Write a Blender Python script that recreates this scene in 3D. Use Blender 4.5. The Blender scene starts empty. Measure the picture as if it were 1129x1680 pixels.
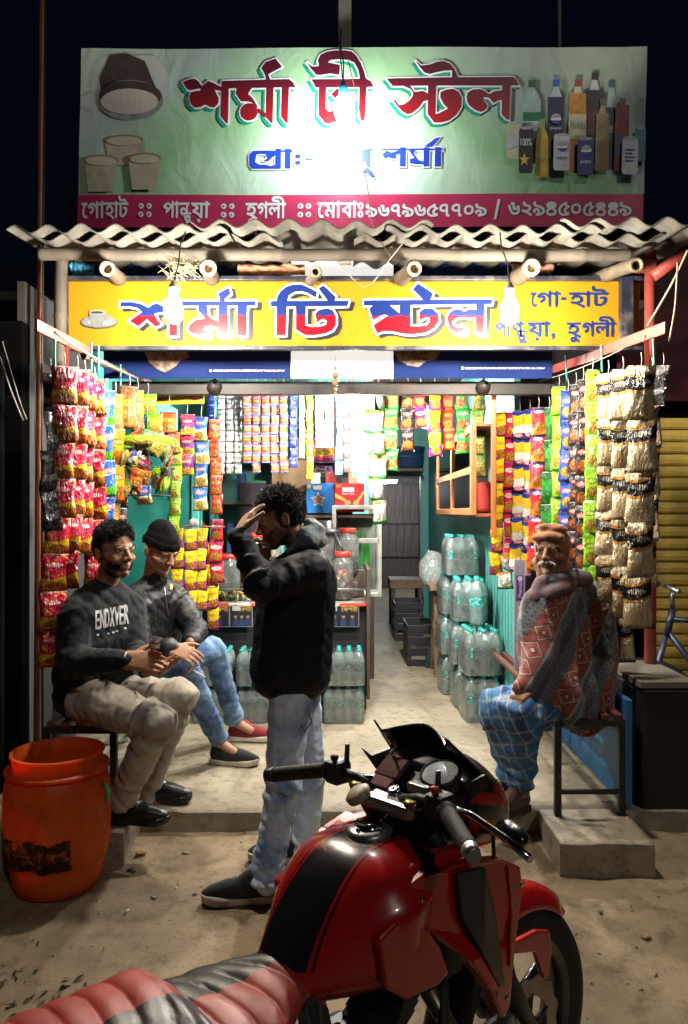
import bpy, bmesh, math, random
from mathutils import Vector, Matrix, Euler, noise, geometry
import numpy as np

R = math.radians
random.seed(7)
S = bpy.context.scene
COL = S.collection

# ------------------------------------------------------------------ camera, world, light
CAM_H, FPX = 1.52, 1250.0
cam = bpy.data.cameras.new('camera'); cam_o = bpy.data.objects.new('camera', cam); COL.objects.link(cam_o)
cam_o.location = (0, 0, CAM_H); cam_o.rotation_euler = (R(90), 0, 0)
cam.sensor_fit = 'VERTICAL'; cam.sensor_height = 36.0; cam.lens = 36.0 * FPX / 1680.0
cam.clip_start = 0.05; cam.clip_end = 500
S.camera = cam_o
S.view_settings.view_transform = 'Standard'; S.view_settings.look = 'None'
S.view_settings.exposure = 0.0; S.view_settings.gamma = 1.0
S.cycles.use_denoising = True
S.cycles.max_bounces = 7; S.cycles.diffuse_bounces = 3; S.cycles.glossy_bounces = 3
S.cycles.transmission_bounces = 6; S.cycles.transparent_max_bounces = 16
S.cycles.caustics_reflective = False; S.cycles.caustics_refractive = False
S.cycles.sample_clamp_indirect = 4.0

world = bpy.data.worlds.new('World'); S.world = world; world.use_nodes = True
wn = world.node_tree
sky = wn.nodes.new('ShaderNodeTexSky'); sky.sky_type = 'NISHITA'; sky.sun_disc = False
sky.sun_elevation = R(-3.0); sky.sun_rotation = R(200)
tint = wn.nodes.new('ShaderNodeMix'); tint.data_type = 'RGBA'; tint.blend_type = 'MULTIPLY'; tint.inputs[0].default_value = 1.0; tint.inputs[7].default_value = (.30, .55, 1.25, 1)
wn.links.new(sky.outputs[0], tint.inputs[6]); wn.links.new(tint.outputs[2], wn.nodes['Background'].inputs[0])
wn.nodes['Background'].inputs[1].default_value = 0.05
moon = bpy.data.lights.new('moon', 'SUN'); moon.energy = 0.34; moon.angle = R(2.0); moon.color = (1.0, 0.93, 0.84)  # unseen fill from the street side, added to brighten the camera-facing sides
street_fill_o = bpy.data.objects.new('moon', moon); COL.objects.link(street_fill_o); street_fill_o.rotation_euler = (R(52), 0, R(24))
BULB = 3000.0          # emission of the lit bulbs

# ------------------------------------------------------------------ helpers
def P(px, py, d):
    """point of the place that lies d metres in front of the camera on the photo's pixel px, py"""
    return Vector(((px - 564.5) / FPX * d, d, CAM_H - (py - 840.0) / FPX * d))
def sc(d): return FPX / d                       # pixels per metre there

def tag(o, label=None, cat=None, group=None, kind=None):
    if label: o['label'] = label
    if cat: o['category'] = cat
    if group: o['group'] = group
    if kind: o['kind'] = kind
    return o
def thing(name, label, cat, loc=(0, 0, 0), rz=0.0, group=None):
    o = bpy.data.objects.new(name, None); COL.objects.link(o)
    o.location = loc; o.rotation_euler = (0, 0, rz); o.empty_display_size = 0.1
    return tag(o, label, cat, group)
def link(name, me, parent=None, loc=(0, 0, 0), rot=(0, 0, 0), scale=(1, 1, 1)):
    o = bpy.data.objects.new(name, me); COL.objects.link(o)
    o.parent = parent; o.location = loc; o.rotation_euler = rot; o.scale = scale
    return o

class MB:
    """collects shapes and links them as one mesh object"""
    def __init__(s): s.v = []; s.f = []; s.m = []; s.sm = []
    def add(s, vs, fs, mi=0, smooth=False):
        b = len(s.v); s.v += [tuple(v) for v in vs]
        for f in fs: s.f.append(tuple(b + i for i in f)); s.m.append(mi); s.sm.append(smooth)
        return s
    def box(s, c, size, rot=None, mi=0):
        x, y, z = [q / 2 for q in size]
        vs = [Vector((sx * x, sy * y, sz * z)) for sx in (-1, 1) for sy in (-1, 1) for sz in (-1, 1)]
        if rot is not None:
            q = Euler(rot).to_matrix() if not isinstance(rot, Matrix) else rot
            vs = [q @ v for v in vs]
        vs = [v + Vector(c) for v in vs]
        return s.add(vs, [(0, 1, 3, 2), (4, 6, 7, 5), (0, 4, 5, 1), (2, 3, 7, 6), (0, 2, 6, 4), (1, 5, 7, 3)], mi)
    def bar(s, p0, p1, w, h, mi=0, up=(0, 0, 1)):
        p0, p1 = Vector(p0), Vector(p1); a = (p1 - p0); L = a.length; a.normalize()
        up = Vector(up)
        if abs(a.dot(up)) > .98: up = Vector((0, 1, 0))
        r = a.cross(up).normalized(); u = r.cross(a)
        m = Matrix((r, a, u)).transposed()
        return s.box((p0 + p1) / 2, (w, L, h), m, mi)
    def tube(s, pts, r, n=10, mi=0, caps=True, smooth=True):
        pts = [Vector(p) for p in pts]; k = len(pts)
        rs = r if isinstance(r, (list, tuple)) else [r] * k
        vs = []; fs = []; prev = None
        for i, p in enumerate(pts):
            t = (pts[min(i + 1, k - 1)] - pts[max(i - 1, 0)]).normalized()
            if prev is None:
                a = Vector((0, 0, 1)) if abs(t.z) < .9 else Vector((0, 1, 0))
                u = t.cross(a).normalized()
            else:
                u = (prev - t * prev.dot(t)).normalized()
            w = t.cross(u); prev = u
            for j in range(n):
                an = 2 * math.pi * j / n
                vs.append(p + (u * math.cos(an) + w * math.sin(an)) * rs[i])
        for i in range(k - 1):
            for j in range(n):
                fs.append((i * n + j, i * n + (j + 1) % n, (i + 1) * n + (j + 1) % n, (i + 1) * n + j))
        s.add(vs, fs, mi, smooth)
        if caps:
            s.add(vs[:n], [tuple(range(n))[::-1]], mi); s.add(vs[-n:], [tuple(range(n))], mi)
        return s
    def lathe(s, prof, c=(0, 0, 0), n=20, mi=0, axis=None, smooth=True, caps=False):
        c = Vector(c); vs = []; fs = []
        q = Vector((0, 0, 1)).rotation_difference(Vector(axis)).to_matrix() if axis is not None else None
        for (r, z) in prof:
            for j in range(n):
                an = 2 * math.pi * j / n
                v = Vector((r * math.cos(an), r * math.sin(an), z))
                vs.append((q @ v if q else v) + c)
        k = len(prof)
        for i in range(k - 1):
            for j in range(n):
                fs.append((i * n + j, i * n + (j + 1) % n, (i + 1) * n + (j + 1) % n, (i + 1) * n + j))
        s.add(vs, fs, mi, smooth)
        if caps:
            s.add(vs[:n], [tuple(range(n))[::-1]], mi); s.add(vs[-n:], [tuple(range(n))], mi)
        return s
    def ball(s, c, r, mi=0, n=12, m=8, rot=None):
        rx, ry, rz = (r, r, r) if not isinstance(r, (tuple, list)) else r
        vs = []; fs = []; c = Vector(c)
        for i in range(m + 1):
            a = math.pi * i / m
            for j in range(n):
                b = 2 * math.pi * j / n
                v = Vector((rx * math.sin(a) * math.cos(b), ry * math.sin(a) * math.sin(b), -rz * math.cos(a)))
                if rot is not None: v = rot @ v
                vs.append(v + c)
        for i in range(m):
            for j in range(n):
                fs.append((i * n + j, i * n + (j + 1) % n, (i + 1) * n + (j + 1) % n, (i + 1) * n + j))
        return s.add(vs, fs, mi, True)
    def grid(s, fn, nu, nv, mi=0, smooth=True):
        vs = [fn(i / nu, j / nv) for j in range(nv + 1) for i in range(nu + 1)]
        fs = [(j * (nu + 1) + i, j * (nu + 1) + i + 1, (j + 1) * (nu + 1) + i + 1, (j + 1) * (nu + 1) + i) for j in range(nv) for i in range(nu)]
        return s.add(vs, fs, mi, smooth)
    def prism(s, poly, d0, d1, fn, mi=0):
        """poly of 2-D points pushed from depth d0 to d1; fn(u, v, d) gives the 3-D point"""
        n = len(poly)
        vs = [fn(u, v, d0) for u, v in poly] + [fn(u, v, d1) for u, v in poly]
        fs = [tuple(range(n)), tuple(range(2 * n - 1, n - 1, -1))] + [(i, i + n, (i + 1) % n + n, (i + 1) % n) for i in range(n)]
        return s.add(vs, fs, mi)
    def mesh(s, name, mats):
        me = bpy.data.meshes.new(name); me.from_pydata(s.v, [], s.f)
        for m in (mats if isinstance(mats, (list, tuple)) else [mats]): me.materials.append(m)
        me.polygons.foreach_set('material_index', s.m); me.polygons.foreach_set('use_smooth', s.sm)
        bm = bmesh.new(); bm.from_mesh(me); bmesh.ops.remove_doubles(bm, verts=bm.verts, dist=1e-5)
        bmesh.ops.recalc_face_normals(bm, faces=bm.faces); bm.to_mesh(me); bm.free()
        me.update(); return me
    def build(s, name, mats, parent=None, bevel=0.0, loc=(0, 0, 0), rot=(0, 0, 0), seg=2):
        o = link(name, s.mesh(name, mats), parent, loc, rot)
        if bevel:
            b = o.modifiers.new('b', 'BEVEL'); b.width = bevel; b.segments = seg; b.limit_method = 'ANGLE'; b.angle_limit = R(40)
        return o

def boxo(name, c, size, m, parent=None, rot=None, bevel=0.003):
    b = MB(); b.box((0, 0, 0), size); o = b.build(name, m, parent, bevel, loc=c)
    if rot: o.rotation_euler = rot
    return o

# ------------------------------------------------------------------ materials
_M = {}
def nd(t, ty, **kw):
    n = t.nodes.new(ty)
    for k, v in kw.items():
        if hasattr(n, k): setattr(n, k, v)
    return n
def mix(t, fac, a, b, mode='MIX'):
    n = t.nodes.new('ShaderNodeMix'); n.data_type = 'RGBA'; n.blend_type = mode
    for sock, v in ((n.inputs[0], fac), (n.inputs[6], a), (n.inputs[7], b)):
        if hasattr(v, 'is_output') or isinstance(v, bpy.types.NodeSocket): t.links.new(v, sock)
        else: sock.default_value = v if not isinstance(v, tuple) else (v + (1,) if len(v) == 3 else v)
    return n.outputs[2]
def math_n(t, op, a, b=None, c=None):
    n = t.nodes.new('ShaderNodeMath'); n.operation = op
    for i, v in enumerate((a, b, c)):
        if v is None: continue
        if isinstance(v, bpy.types.NodeSocket): t.links.new(v, n.inputs[i])
        else: n.inputs[i].default_value = v
    return n.outputs[0]
def ramp(t, fac, stops, interp='LINEAR'):
    n = t.nodes.new('ShaderNodeValToRGB'); n.color_ramp.interpolation = interp
    e = n.color_ramp.elements
    while len(e) > 1: e.remove(e[-1])
    e[0].position = stops[0][0]; e[0].color = tuple(stops[0][1]) + ((1,) if len(stops[0][1]) == 3 else ())
    for p, c in stops[1:]:
        q = e.new(p); q.color = tuple(c) + ((1,) if len(c) == 3 else ())
    t.links.new(fac, n.inputs[0]); return n.outputs[0]
def noise_n(t, vec, scale, detail=4, rough=.55, dist=0.0):
    n = t.nodes.new('ShaderNodeTexNoise'); n.inputs['Scale'].default_value = scale; n.inputs['Detail'].default_value = detail
    n.inputs['Roughness'].default_value = rough; n.inputs['Distortion'].default_value = dist
    if vec is not None: t.links.new(vec, n.inputs['Vector'])
    return n.outputs[0]
def mapping(t, vec, scale=(1, 1, 1), loc=(0, 0, 0), rot=(0, 0, 0)):
    n = t.nodes.new('ShaderNodeMapping'); n.inputs['Scale'].default_value = scale; n.inputs['Location'].default_value = loc
    n.inputs['Rotation'].default_value = rot; t.links.new(vec, n.inputs['Vector']); return n.outputs[0]
def coords(t, kind='Object'):
    return t.nodes.new('ShaderNodeTexCoord').outputs[kind]
def bump(t, h, strength, dist=0.01):
    n = t.nodes.new('ShaderNodeBump'); n.inputs['Strength'].default_value = strength; n.inputs['Distance'].default_value = dist
    t.links.new(h, n.inputs['Height']); return n.outputs[0]
def new_mat(name):
    m = bpy.data.materials.new(name); m.use_nodes = True
    return m, m.node_tree, m.node_tree.nodes['Principled BSDF']
def M(name, col=(.5, .5, .5), rough=.6, metal=0.0, col2=None, scale=6.0, stretch=(1, 1, 1), contrast=(.35, .65), bmp=0.0, bscale=40.0,
      spec=.5, coat=0.0, dirt=None, dirt_amt=.5, rvar=.0, emit=None, alpha=None):
    if name in _M: return _M[name]
    m, t, b = new_mat(name); _M[name] = m
    b.inputs['Roughness'].default_value = rough; b.inputs['Metallic'].default_value = metal
    b.inputs['Specular IOR Level'].default_value = spec
    if coat: b.inputs['Coat Weight'].default_value = coat; b.inputs['Coat Roughness'].default_value = .06
    tc = coords(t); mp = mapping(t, tc, stretch)
    c2 = col2 if col2 else tuple(x * .72 for x in col)
    nz = noise_n(t, mp, scale, 5, .6)
    c = ramp(t, nz, [(contrast[0], c2), (contrast[1], col)])
    if dirt:
        n2 = noise_n(t, tc, scale * .45 + 1.3, 6, .65, .4)
        f = ramp(t, n2, [(.5, (0, 0, 0)), (.68, (dirt_amt,) * 3)])
        c = mix(t, f, c, dirt)
    t.links.new(c, b.inputs['Base Color'])
    if rvar:
        r = math_n(t, 'MULTIPLY_ADD', noise_n(t, tc, scale * 1.7, 4), rvar * 2, rough - rvar)
        t.links.new(r, b.inputs['Roughness'])
    if bmp:
        t.links.new(bump(t, noise_n(t, mapping(t, tc, stretch), bscale, 5, .6), bmp), b.inputs['Normal'])
    if emit: b.inputs['Emission Color'].default_value = tuple(emit[:3]) + (1,); b.inputs['Emission Strength'].default_value = emit[3]
    if alpha is not None: b.inputs['Alpha'].default_value = alpha
    return m
def clear(name, tint=(.9, .95, .95), gloss=.12, rough=.08, haze=0.0, hazecol=(.8, .85, .85)):
    """thin clear plastic or glass: mostly see-through, with reflections"""
    if name in _M: return _M[name]
    m, t, b = new_mat(name); _M[name] = m; t.nodes.remove(b); out = t.nodes['Material Output']
    tr = t.nodes.new('ShaderNodeBsdfTransparent'); tr.inputs[0].default_value = tint + (1,)
    gl = t.nodes.new('ShaderNodeBsdfGlossy'); gl.inputs['Roughness'].default_value = rough
    fr = t.nodes.new('ShaderNodeFresnel'); fr.inputs[0].default_value = 1.45
    fac = math_n(t, 'ADD', fr.outputs[0], gloss)
    mx = t.nodes.new('ShaderNodeMixShader'); t.links.new(fac, mx.inputs[0]); t.links.new(tr.outputs[0], mx.inputs[1]); t.links.new(gl.outputs[0], mx.inputs[2])
    last = mx.outputs[0]
    if haze:
        df = t.nodes.new('ShaderNodeBsdfDiffuse'); df.inputs[0].default_value = hazecol + (1,)
        m2 = t.nodes.new('ShaderNodeMixShader'); t.links.new(last, m2.inputs[1]); t.links.new(df.outputs[0], m2.inputs[2])
        nz = noise_n(t, coords(t), 30, 3); t.links.new(math_n(t, 'MULTIPLY', nz, haze * 2), m2.inputs[0]); last = m2.outputs[0]
    t.links.new(last, out.inputs[0]); return m
# ------------------------------------------------------------------ shared materials
TEAL = M('teal_paint', (.10, .42, .40), .5, col2=(.07, .34, .33), scale=3, dirt=(.05, .16, .15), dirt_amt=.6, bmp=.15, bscale=25)
BAMBOO = M('bamboo', (.12, .10, .078), .75, col2=(.06, .052, .043), scale=5, stretch=(1, 1, 1), dirt=(.08, .07, .06), bmp=.3, bscale=30)
BAMBOO_PALE = M('bamboo_pale', (.18, .145, .10), .7, col2=(.09, .07, .05), scale=7, dirt=(.10, .08, .06), bmp=.3, bscale=30)
REDPAINT = M('red_painted_steel', (.42, .075, .055), .45, col2=(.30, .06, .05), scale=9, dirt=(.10, .05, .04), dirt_amt=.7, bmp=.1)
DARKSTEEL = M('dark_steel', (.035, .033, .035), .5, .3, col2=(.02, .02, .022), scale=12, dirt=(.09, .05, .03), dirt_amt=.5)
BLACK = M('black_matte', (.012, .012, .013), .55, col2=(.008, .008, .009))
CABLE = M('black_cable', (.01, .01, .01), .5)
ORANGEWOOD = M('orange_varnished_wood', (.42, .13, .03), .4, col2=(.28, .08, .02), scale=4, stretch=(6, 6, 1), bmp=.1, dirt=(.12, .05, .02))
WOODDARK = M('dark_wood', (.10, .065, .045), .6, col2=(.05, .034, .026), scale=5, stretch=(8, 8, 1), bmp=.2)
WOODPLAIN = M('plain_wood', (.26, .17, .10), .6, col2=(.17, .10, .06), scale=5, stretch=(8, 8, 1), bmp=.2, dirt=(.08, .06, .04))

# ------------------------------------------------------------------ ground: trodden earth and cement, rising to the step
def smooth(a, b, x):
    q = min(1, max(0, (x - a) / (b - a))); return q * q * (3 - 2 * q)
def gz(x, y):
    z = -.12 + .12 * smooth(2.0, 3.1, y) + .045 * smooth(3.2, 3.5, y)
    z += .012 * noise.noise((x * 2.2, y * 2.2, 0)) + .006 * noise.noise((x * 7, y * 7, 3)) + .0025 * noise.noise((x * 22, y * 22, 5))
    return z
def ground_mat():
    m, t, b = new_mat('trodden_earth'); tc = coords(t)
    n1 = noise_n(t, tc, 1.5, 8, .62, .3); n2 = noise_n(t, tc, 11, 8, .72, .2); n3 = noise_n(t, tc, 75, 5, .7)
    c = ramp(t, n1, [(.28, (.13, .095, .06)), (.5, (.245, .182, .11)), (.72, (.345, .268, .17))])
    c = mix(t, ramp(t, n2, [(.36, (1, 1, 1)), (.52, (0, 0, 0))]), c, (.15, .105, .064))
    c = mix(t, ramp(t, n3, [(.34, (.5,) * 3), (.44, (0, 0, 0))]), c, (.13, .095, .06))
    c = mix(t, ramp(t, n3, [(.64, (0, 0, 0)), (.72, (.35,) * 3)]), c, (.52, .43, .30))
    st = noise_n(t, mapping(t, tc, (1, 1, 1), (3.3, 1.2, 0)), 3.2, 6, .7, .8)
    c = mix(t, ramp(t, st, [(.60, (0, 0, 0)), (.68, (.65,) * 3)]), c, (.09, .066, .045))
    t.links.new(c, b.inputs['Base Color']); b.inputs['Roughness'].default_value = .82
    h = math_n(t, 'MULTIPLY_ADD', n3, .45, math_n(t, 'MULTIPLY', n2, .9))
    t.links.new(bump(t, h, .45, .016), b.inputs['Normal']); return m
GROUND = ground_mat()
g = MB()
def gp(u, v):
    x = -2.6 + 5.2 * u; y = .4 + 4.9 * v
    return (x, y, gz(x, y))
g.grid(gp, 210, 200)
tag(g.build('ground', GROUND), kind='structure')
far = MB(); far.grid(lambda u, v: (-60 + 120 * u, -40 + 160 * v, -.16), 8, 8)
tag(far.build('terrain', M('far_earth', (.12, .10, .08), .9)), kind='structure')

# ------------------------------------------------------------------ raised cement floor of the stall
def cement_mat(name, ca, cb, cc):
    m, t, b = new_mat(name); tc = coords(t)
    n1 = noise_n(t, tc, 1.6, 7, .6, .5); n2 = noise_n(t, tc, 14, 7, .7); n3 = noise_n(t, tc, 90, 4, .6)
    c = ramp(t, n1, [(.3, ca), (.5, cb), (.7, cc)])
    c = mix(t, ramp(t, n2, [(.34, (.75,) * 3), (.5, (0, 0, 0))]), c, tuple(x * .55 for x in ca))
    sm = noise_n(t, mapping(t, tc, (1, .35, 1), (1.7, 0, 0)), 2.6, 6, .65, 1.0)
    c = mix(t, ramp(t, sm, [(.58, (0, 0, 0)), (.66, (.5,) * 3)]), c, tuple(x * .6 for x in ca))
    t.links.new(c, b.inputs['Base Color'])
    t.links.new(ramp(t, n1, [(.3, (.45,) * 3), (.7, (.72,) * 3)]), b.inputs['Roughness'])
    t.links.new(bump(t, math_n(t, 'MULTIPLY_ADD', n3, .3, n2), .35, .012), b.inputs['Normal']); return m
CEMENT = cement_mat('worn_cement', (.205, .172, .12), (.31, .268, .19), (.395, .348, .255))
CEMENT_B = cement_mat('dirty_cement_block', (.17, .145, .11), (.28, .24, .175), (.38, .33, .24))
PZ = .14
def slab(name, x0, x1, y0, y1, z0, z1, m, wob=.012, n=40):
    b = MB()
    def ed(x, y): return wob * noise.noise((x * 5, y * 5, 1.5))
    def top(u, v):
        x = x0 + (x1 - x0) * u; y = y0 + (y1 - y0) * v
        yy = y + (ed(x, 0) if v == 0 else 0); xx = x + (ed(0, y) if u in (0, 1) else 0)
        return (xx, yy, z1 + .004 * noise.noise((x * 3, y * 3, 0)) - (.006 + .004 * noise.noise((x * 9, y * 9, 2)) if v == 0 else 0))
    b.grid(top, n, n, smooth=True)
    def front(u, v):
        x = x0 + (x1 - x0) * u; p = top(u, 0); k = (1 - v)
        return (p[0], p[1] - .004 * k + .006 * noise.noise((x * 8, v * 3, 4)) * k, z0 + (p[2] - z0) * v)
    b.grid(front, n, 4, smooth=False)
    for ux in (0, 1):
        b.grid(lambda u, v, ux=ux: (top(ux, u)[0], top(ux, u)[1], z0 + (top(ux, u)[2] - z0) * v), n, 2, smooth=False)
    return b.build(name, m)
tag(slab('raised_floor', -2.0, 1.62, 3.52, 14.0, -.15, PZ, CEMENT, n=60), kind='structure')
tag(slab('cement_step_block', .895, 1.29, 3.17, 3.53, -.15, PZ + .003, CEMENT_B, .008, 14), 'grey cement block under the bench legs, jutting out at the right', 'step')
tag(slab('cement_step_block', -1.75, -.945, 3.26, 3.53, -.15, PZ + .012, CEMENT_B, .008, 14), 'grey cement block beside the orange drum under the black shoe', 'step')

# ------------------------------------------------------------------ walls, ceiling and passage of the stall
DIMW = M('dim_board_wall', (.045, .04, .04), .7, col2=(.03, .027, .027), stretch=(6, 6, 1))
def wall(name, c, size, m=TEAL): return tag(boxo(name, c, size, m, bevel=0), kind='structure')
RIB = TEAL
def ribbed_mat():
    m, t, b = new_mat('teal_ribbed_sheet'); tc = coords(t)
    sep = t.nodes.new('ShaderNodeSeparateXYZ'); t.links.new(tc, sep.inputs[0])
    n1 = noise_n(t, mapping(t, tc, (1, 1.5, .35)), 5, 7, .7, .3)
    c = ramp(t, n1, [(.3, (.055, .25, .235)), (.55, (.11, .43, .40)), (.75, (.20, .55, .50))])
    n4 = noise_n(t, mapping(t, tc, (1, 9, .6)), 3, 5, .6)
    c = mix(t, ramp(t, n4, [(.55, (0, 0, 0)), (.7, (.6,) * 3)]), c, (.06, .19, .18))
    t.links.new(c, b.inputs['Base Color']); b.inputs['Roughness'].default_value = .45
    w = math_n(t, 'SINE', math_n(t, 'MULTIPLY', sep.outputs[1], 70.0))
    t.links.new(bump(t, w, .5, .01), b.inputs['Normal']); return m
RIBBED = ribbed_mat()
wall('wall_right', (1.08, 7.2, 1.42), (.04, 4.9, 2.6), RIBBED)
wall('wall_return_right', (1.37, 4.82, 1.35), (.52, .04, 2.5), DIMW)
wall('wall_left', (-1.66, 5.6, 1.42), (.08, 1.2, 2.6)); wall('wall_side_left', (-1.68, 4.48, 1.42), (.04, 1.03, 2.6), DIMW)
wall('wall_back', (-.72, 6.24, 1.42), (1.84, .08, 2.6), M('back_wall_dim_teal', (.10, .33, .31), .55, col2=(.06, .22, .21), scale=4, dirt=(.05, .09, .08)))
wall('wall_passage', (.22, 9.9, 1.42), (.06, 7.2, 2.6), WOODDARK)
wall('wall_lintel', (.66, 9.62, 2.33), (.80, .08, .72))
wall('wall_jamb', (1.01, 9.62, 1.05), (.10, .08, 1.84))
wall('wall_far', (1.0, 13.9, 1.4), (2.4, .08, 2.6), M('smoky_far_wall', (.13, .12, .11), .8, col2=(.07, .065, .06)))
wall('wall_far_side', (1.75, 11.8, 1.4), (.06, 4.3, 2.6), M('smoky_far_wall'))
wall('ceiling', (-.2, 9.1, 2.74), (3.9, 9.6, .05), M('dark_tin_ceiling', (.07, .065, .06), .7, bmp=.2))

# far plank door
dr = thing('plank_door', 'dark brown plank door at the far end of the passage', 'door', (.86, 13.78, PZ))
dm = M('grey_brown_planks', (.13, .105, .10), .7, col2=(.07, .055, .052), scale=4, stretch=(6, 6, .7), bmp=.3)
for i in range(7):
    boxo('plank', (-.42 + i * .14, 0, .92), (.136, .03 + .006 * (i % 2), 1.84), dm, dr, bevel=.002)
for z in (.62, 1.22): boxo('ledge', (0, -.035, z), (.96, .03, .10), dm, dr)
for s in (-1, 1): boxo('door_frame', (s * .53, 0, .95), (.07, .08, 1.95), dm, dr)
boxo('door_frame', (0, 0, 1.96), (1.13, .085, .07), dm, dr)
for i in range(5):
    boxo('slat', (0, -.01, 2.06 + i * .075), (1.1, .03, .06), dm, dr)
# ------------------------------------------------------------------ lamps
BULBM = M('lit_bulb', (1, 1, 1), .4, emit=(1.0, .90, .74, BULB * .88 * .55))
BULBM_TOP = M('lit_bulb_cool', (1, 1, 1), .4, emit=(.93, .97, 1.0, BULB * .20 * .55))
BULBM_IN = M('lit_bulb_inside', (1, 1, 1), .4, emit=(1.0, .95, .86, BULB * 1.25 * .55))
def bulb(c, label, m, cord_to, r=.032, holder=M('bulb_holder', (.55, .5, .42), .5), tilt=None):
    t = thing('light_bulb', label, 'light bulb', c, group='lit bulbs of the stall')
    pr = [(0.001, -.092), (.022, -.088), (.036, -.073), (.043, -.048), (.042, -.020), (.032, .008), (.021, .028), (.014, .036)]
    b = MB(); b.lathe(pr, n=18); b.build('bulb_glass', m, t)
    h = MB(); h.lathe([(.014, .034), (.021, .036), (.022, .075), (.017, .085), (.008, .10)], n=16, caps=True); h.build('holder', holder, t)
    k = MB(); p = Vector(cord_to) - Vector(c)
    k.tube([(0, 0, .095), Vector((0, 0, .095)).lerp(p, .35) + Vector((.006, -.01, -.0)), Vector((0, 0, .095)).lerp(p, .7) + Vector((-.008, -.006, 0)), p], .0035, 6); k.build('cord', CABLE, t)
    return t
B_LEFT = P(285, 497, 3.44); B_RIGHT = P(836, 499, 3.44); B_TOP = P(563, 168, 3.68); B_IN = P(577, 646, 4.52)
bulb(B_LEFT, 'lit bulb glaring in front of the left half of the yellow board', BULBM, B_LEFT + Vector((.02, .16, .38)))
bulb(B_RIGHT, 'lit bulb glaring in front of the right half of the yellow board', BULBM, B_RIGHT + Vector((-.01, .16, .38)))
bulb(B_TOP, 'lit bulb hanging before the middle of the green banner', BULBM_TOP, B_TOP + Vector((-.01, .20, .48)), holder=M('blue_holder', (.02, .25, .55), .4))
bulb(B_IN, 'lit bulb hanging inside among the white sachets', BULBM_IN, B_IN + Vector((0, .03, .40)))
B_PASS = P(698, 682, 5.6); bulb(B_PASS, 'lit bulb glinting behind the packets over the passage', M('lit_bulb_passage', (1, 1, 1), .4, emit=(1.0, .95, .88, BULB * 1.3 * .55)), B_PASS + Vector((0, .02, .45)))
tl = thing('tube_light', 'short lit tube light in the dark back room over the plank door', 'tube light', P(632, 791, 12.6))
tb = MB(); tb.tube([(-.20, 0, 0), (.18, 0, 0)], .018, 10); tb.build('tube', M('lit_tube', (1, 1, 1), .4, emit=(.9, .97, 1, 420.0)), tl)
boxo('fitting', (-.01, .03, .03), (.44, .03, .03), M('white_fitting', (.7, .7, .68), .5), tl)
# ------------------------------------------------------------------ roof, posts, sign boards
# corrugated cement sheets: two overlapping lengths seen at their front edge
ASB = M('asbestos_sheet', (.135, .13, .115), .9, col2=(.07, .067, .06), scale=6, dirt=(.10, .09, .075), dirt_amt=.8, bmp=.4, bscale=50)
def sheet(x0, x1, y0, z0, y1, z1, lab, ph, amp=.020, wl=.160, th=.0055):
    b = MB(); n = int((x1 - x0) / .0128)
    jag = random.random() * 9
    def f(u, v, o=0):
        x = x0 + (x1 - x0) * u
        y = y0 + (y1 - y0) * v + (.022 * noise.noise((x * 6, jag, 0)) if v == 0 else 0)
        return (x, y, z0 + (z1 - z0) * v + amp * math.sin(2 * math.pi * (x - ph) / wl) + .006 * noise.noise((x * 2.5, y, jag)) + o)
    b.grid(lambda u, v: f(u, v), n, 6)
    b.grid(lambda u, v: f(u, v, th), n, 6)
    b.grid(lambda u, v: f(u, 0, th * v), n, 1, smooth=False)
    o = b.build('corrugated_sheet', ASB, None)
    return tag(o, lab, 'roof sheet', 'corrugated roof sheets')
def zs(y): return 2.865 + (y - 3.58) * .10
sheet(-1.60, -.55, 3.60, zs(3.60) - .012, 5.4, zs(5.4), 'grey corrugated roof sheet above the painted tea cup', 0.0)
sheet(-.72, .42, 3.57, zs(3.57) + .004, 5.4, zs(5.4) + .014, 'grey corrugated roof sheet in the middle, under the glaring top bulb', .02)
sheet(.20, 1.22, 3.61, zs(3.61) - .010, 5.4, zs(5.4), 'grey corrugated roof sheet above the right half of the yellow board', .01)
sheet(1.02, 1.86, 3.56, zs(3.56) + .010, 5.4, zs(5.4) + .018, 'grey corrugated roof sheet at the right end, over the red post', .03)
sheet(-1.50, -.30, 3.70, zs(3.70) - .030, 5.4, zs(5.4) - .022, 'lower corrugated roof sheet peeping out under the left one', .05)
sheet(.05, 1.55, 3.69, zs(3.69) - .030, 5.4, zs(5.4) - .022, 'lower corrugated roof sheet peeping out under the right one', .06)

def bamboo(name, p0, p1, r, lab, cat, m, node=.30, hollow=True, group=None):
    p0, p1 = Vector(p0), Vector(p1); L = (p1 - p0).length; t = thing(name, lab, cat, p0, group=group)
    a = (p1 - p0).normalized(); b = MB(); pts = []; rs = []; q = 0
    while q < L:
        j = Vector((noise.noise((q * 2, r * 90, 1)), noise.noise((q * 2, r * 90, 5)), noise.noise((q * 2, 3, r * 70)))) * .008
        for dq, k in ((0, 1.0), (.010, 1.14), (.022, 1.0), (node * .5, .97)):
            if q + dq < L: pts.append(a * (q + dq) + j); rs.append(r * k)
        q += node
    pts.append(a * L); rs.append(r)
    b.tube(pts, rs, 14, caps=False); b.build('culm', m, t)
    if hollow:
        e = MB(); e.lathe([(r, 0), (r * .62, -.002), (r * .60, .05), (.001, .05)], (0, 0, 0), 14, axis=a)
        e.build('cut_end', M('bamboo_cut_end', (.42, .34, .23), .7, col2=(.20, .15, .10), scale=40), t)
    return t
bamboo('bamboo_beam', (-1.52, 3.80, 2.805), (1.42, 3.80, 2.80), .030, 'long grey bamboo pole running under the corrugated roof edge', 'pole', BAMBOO, hollow=False)
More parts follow.
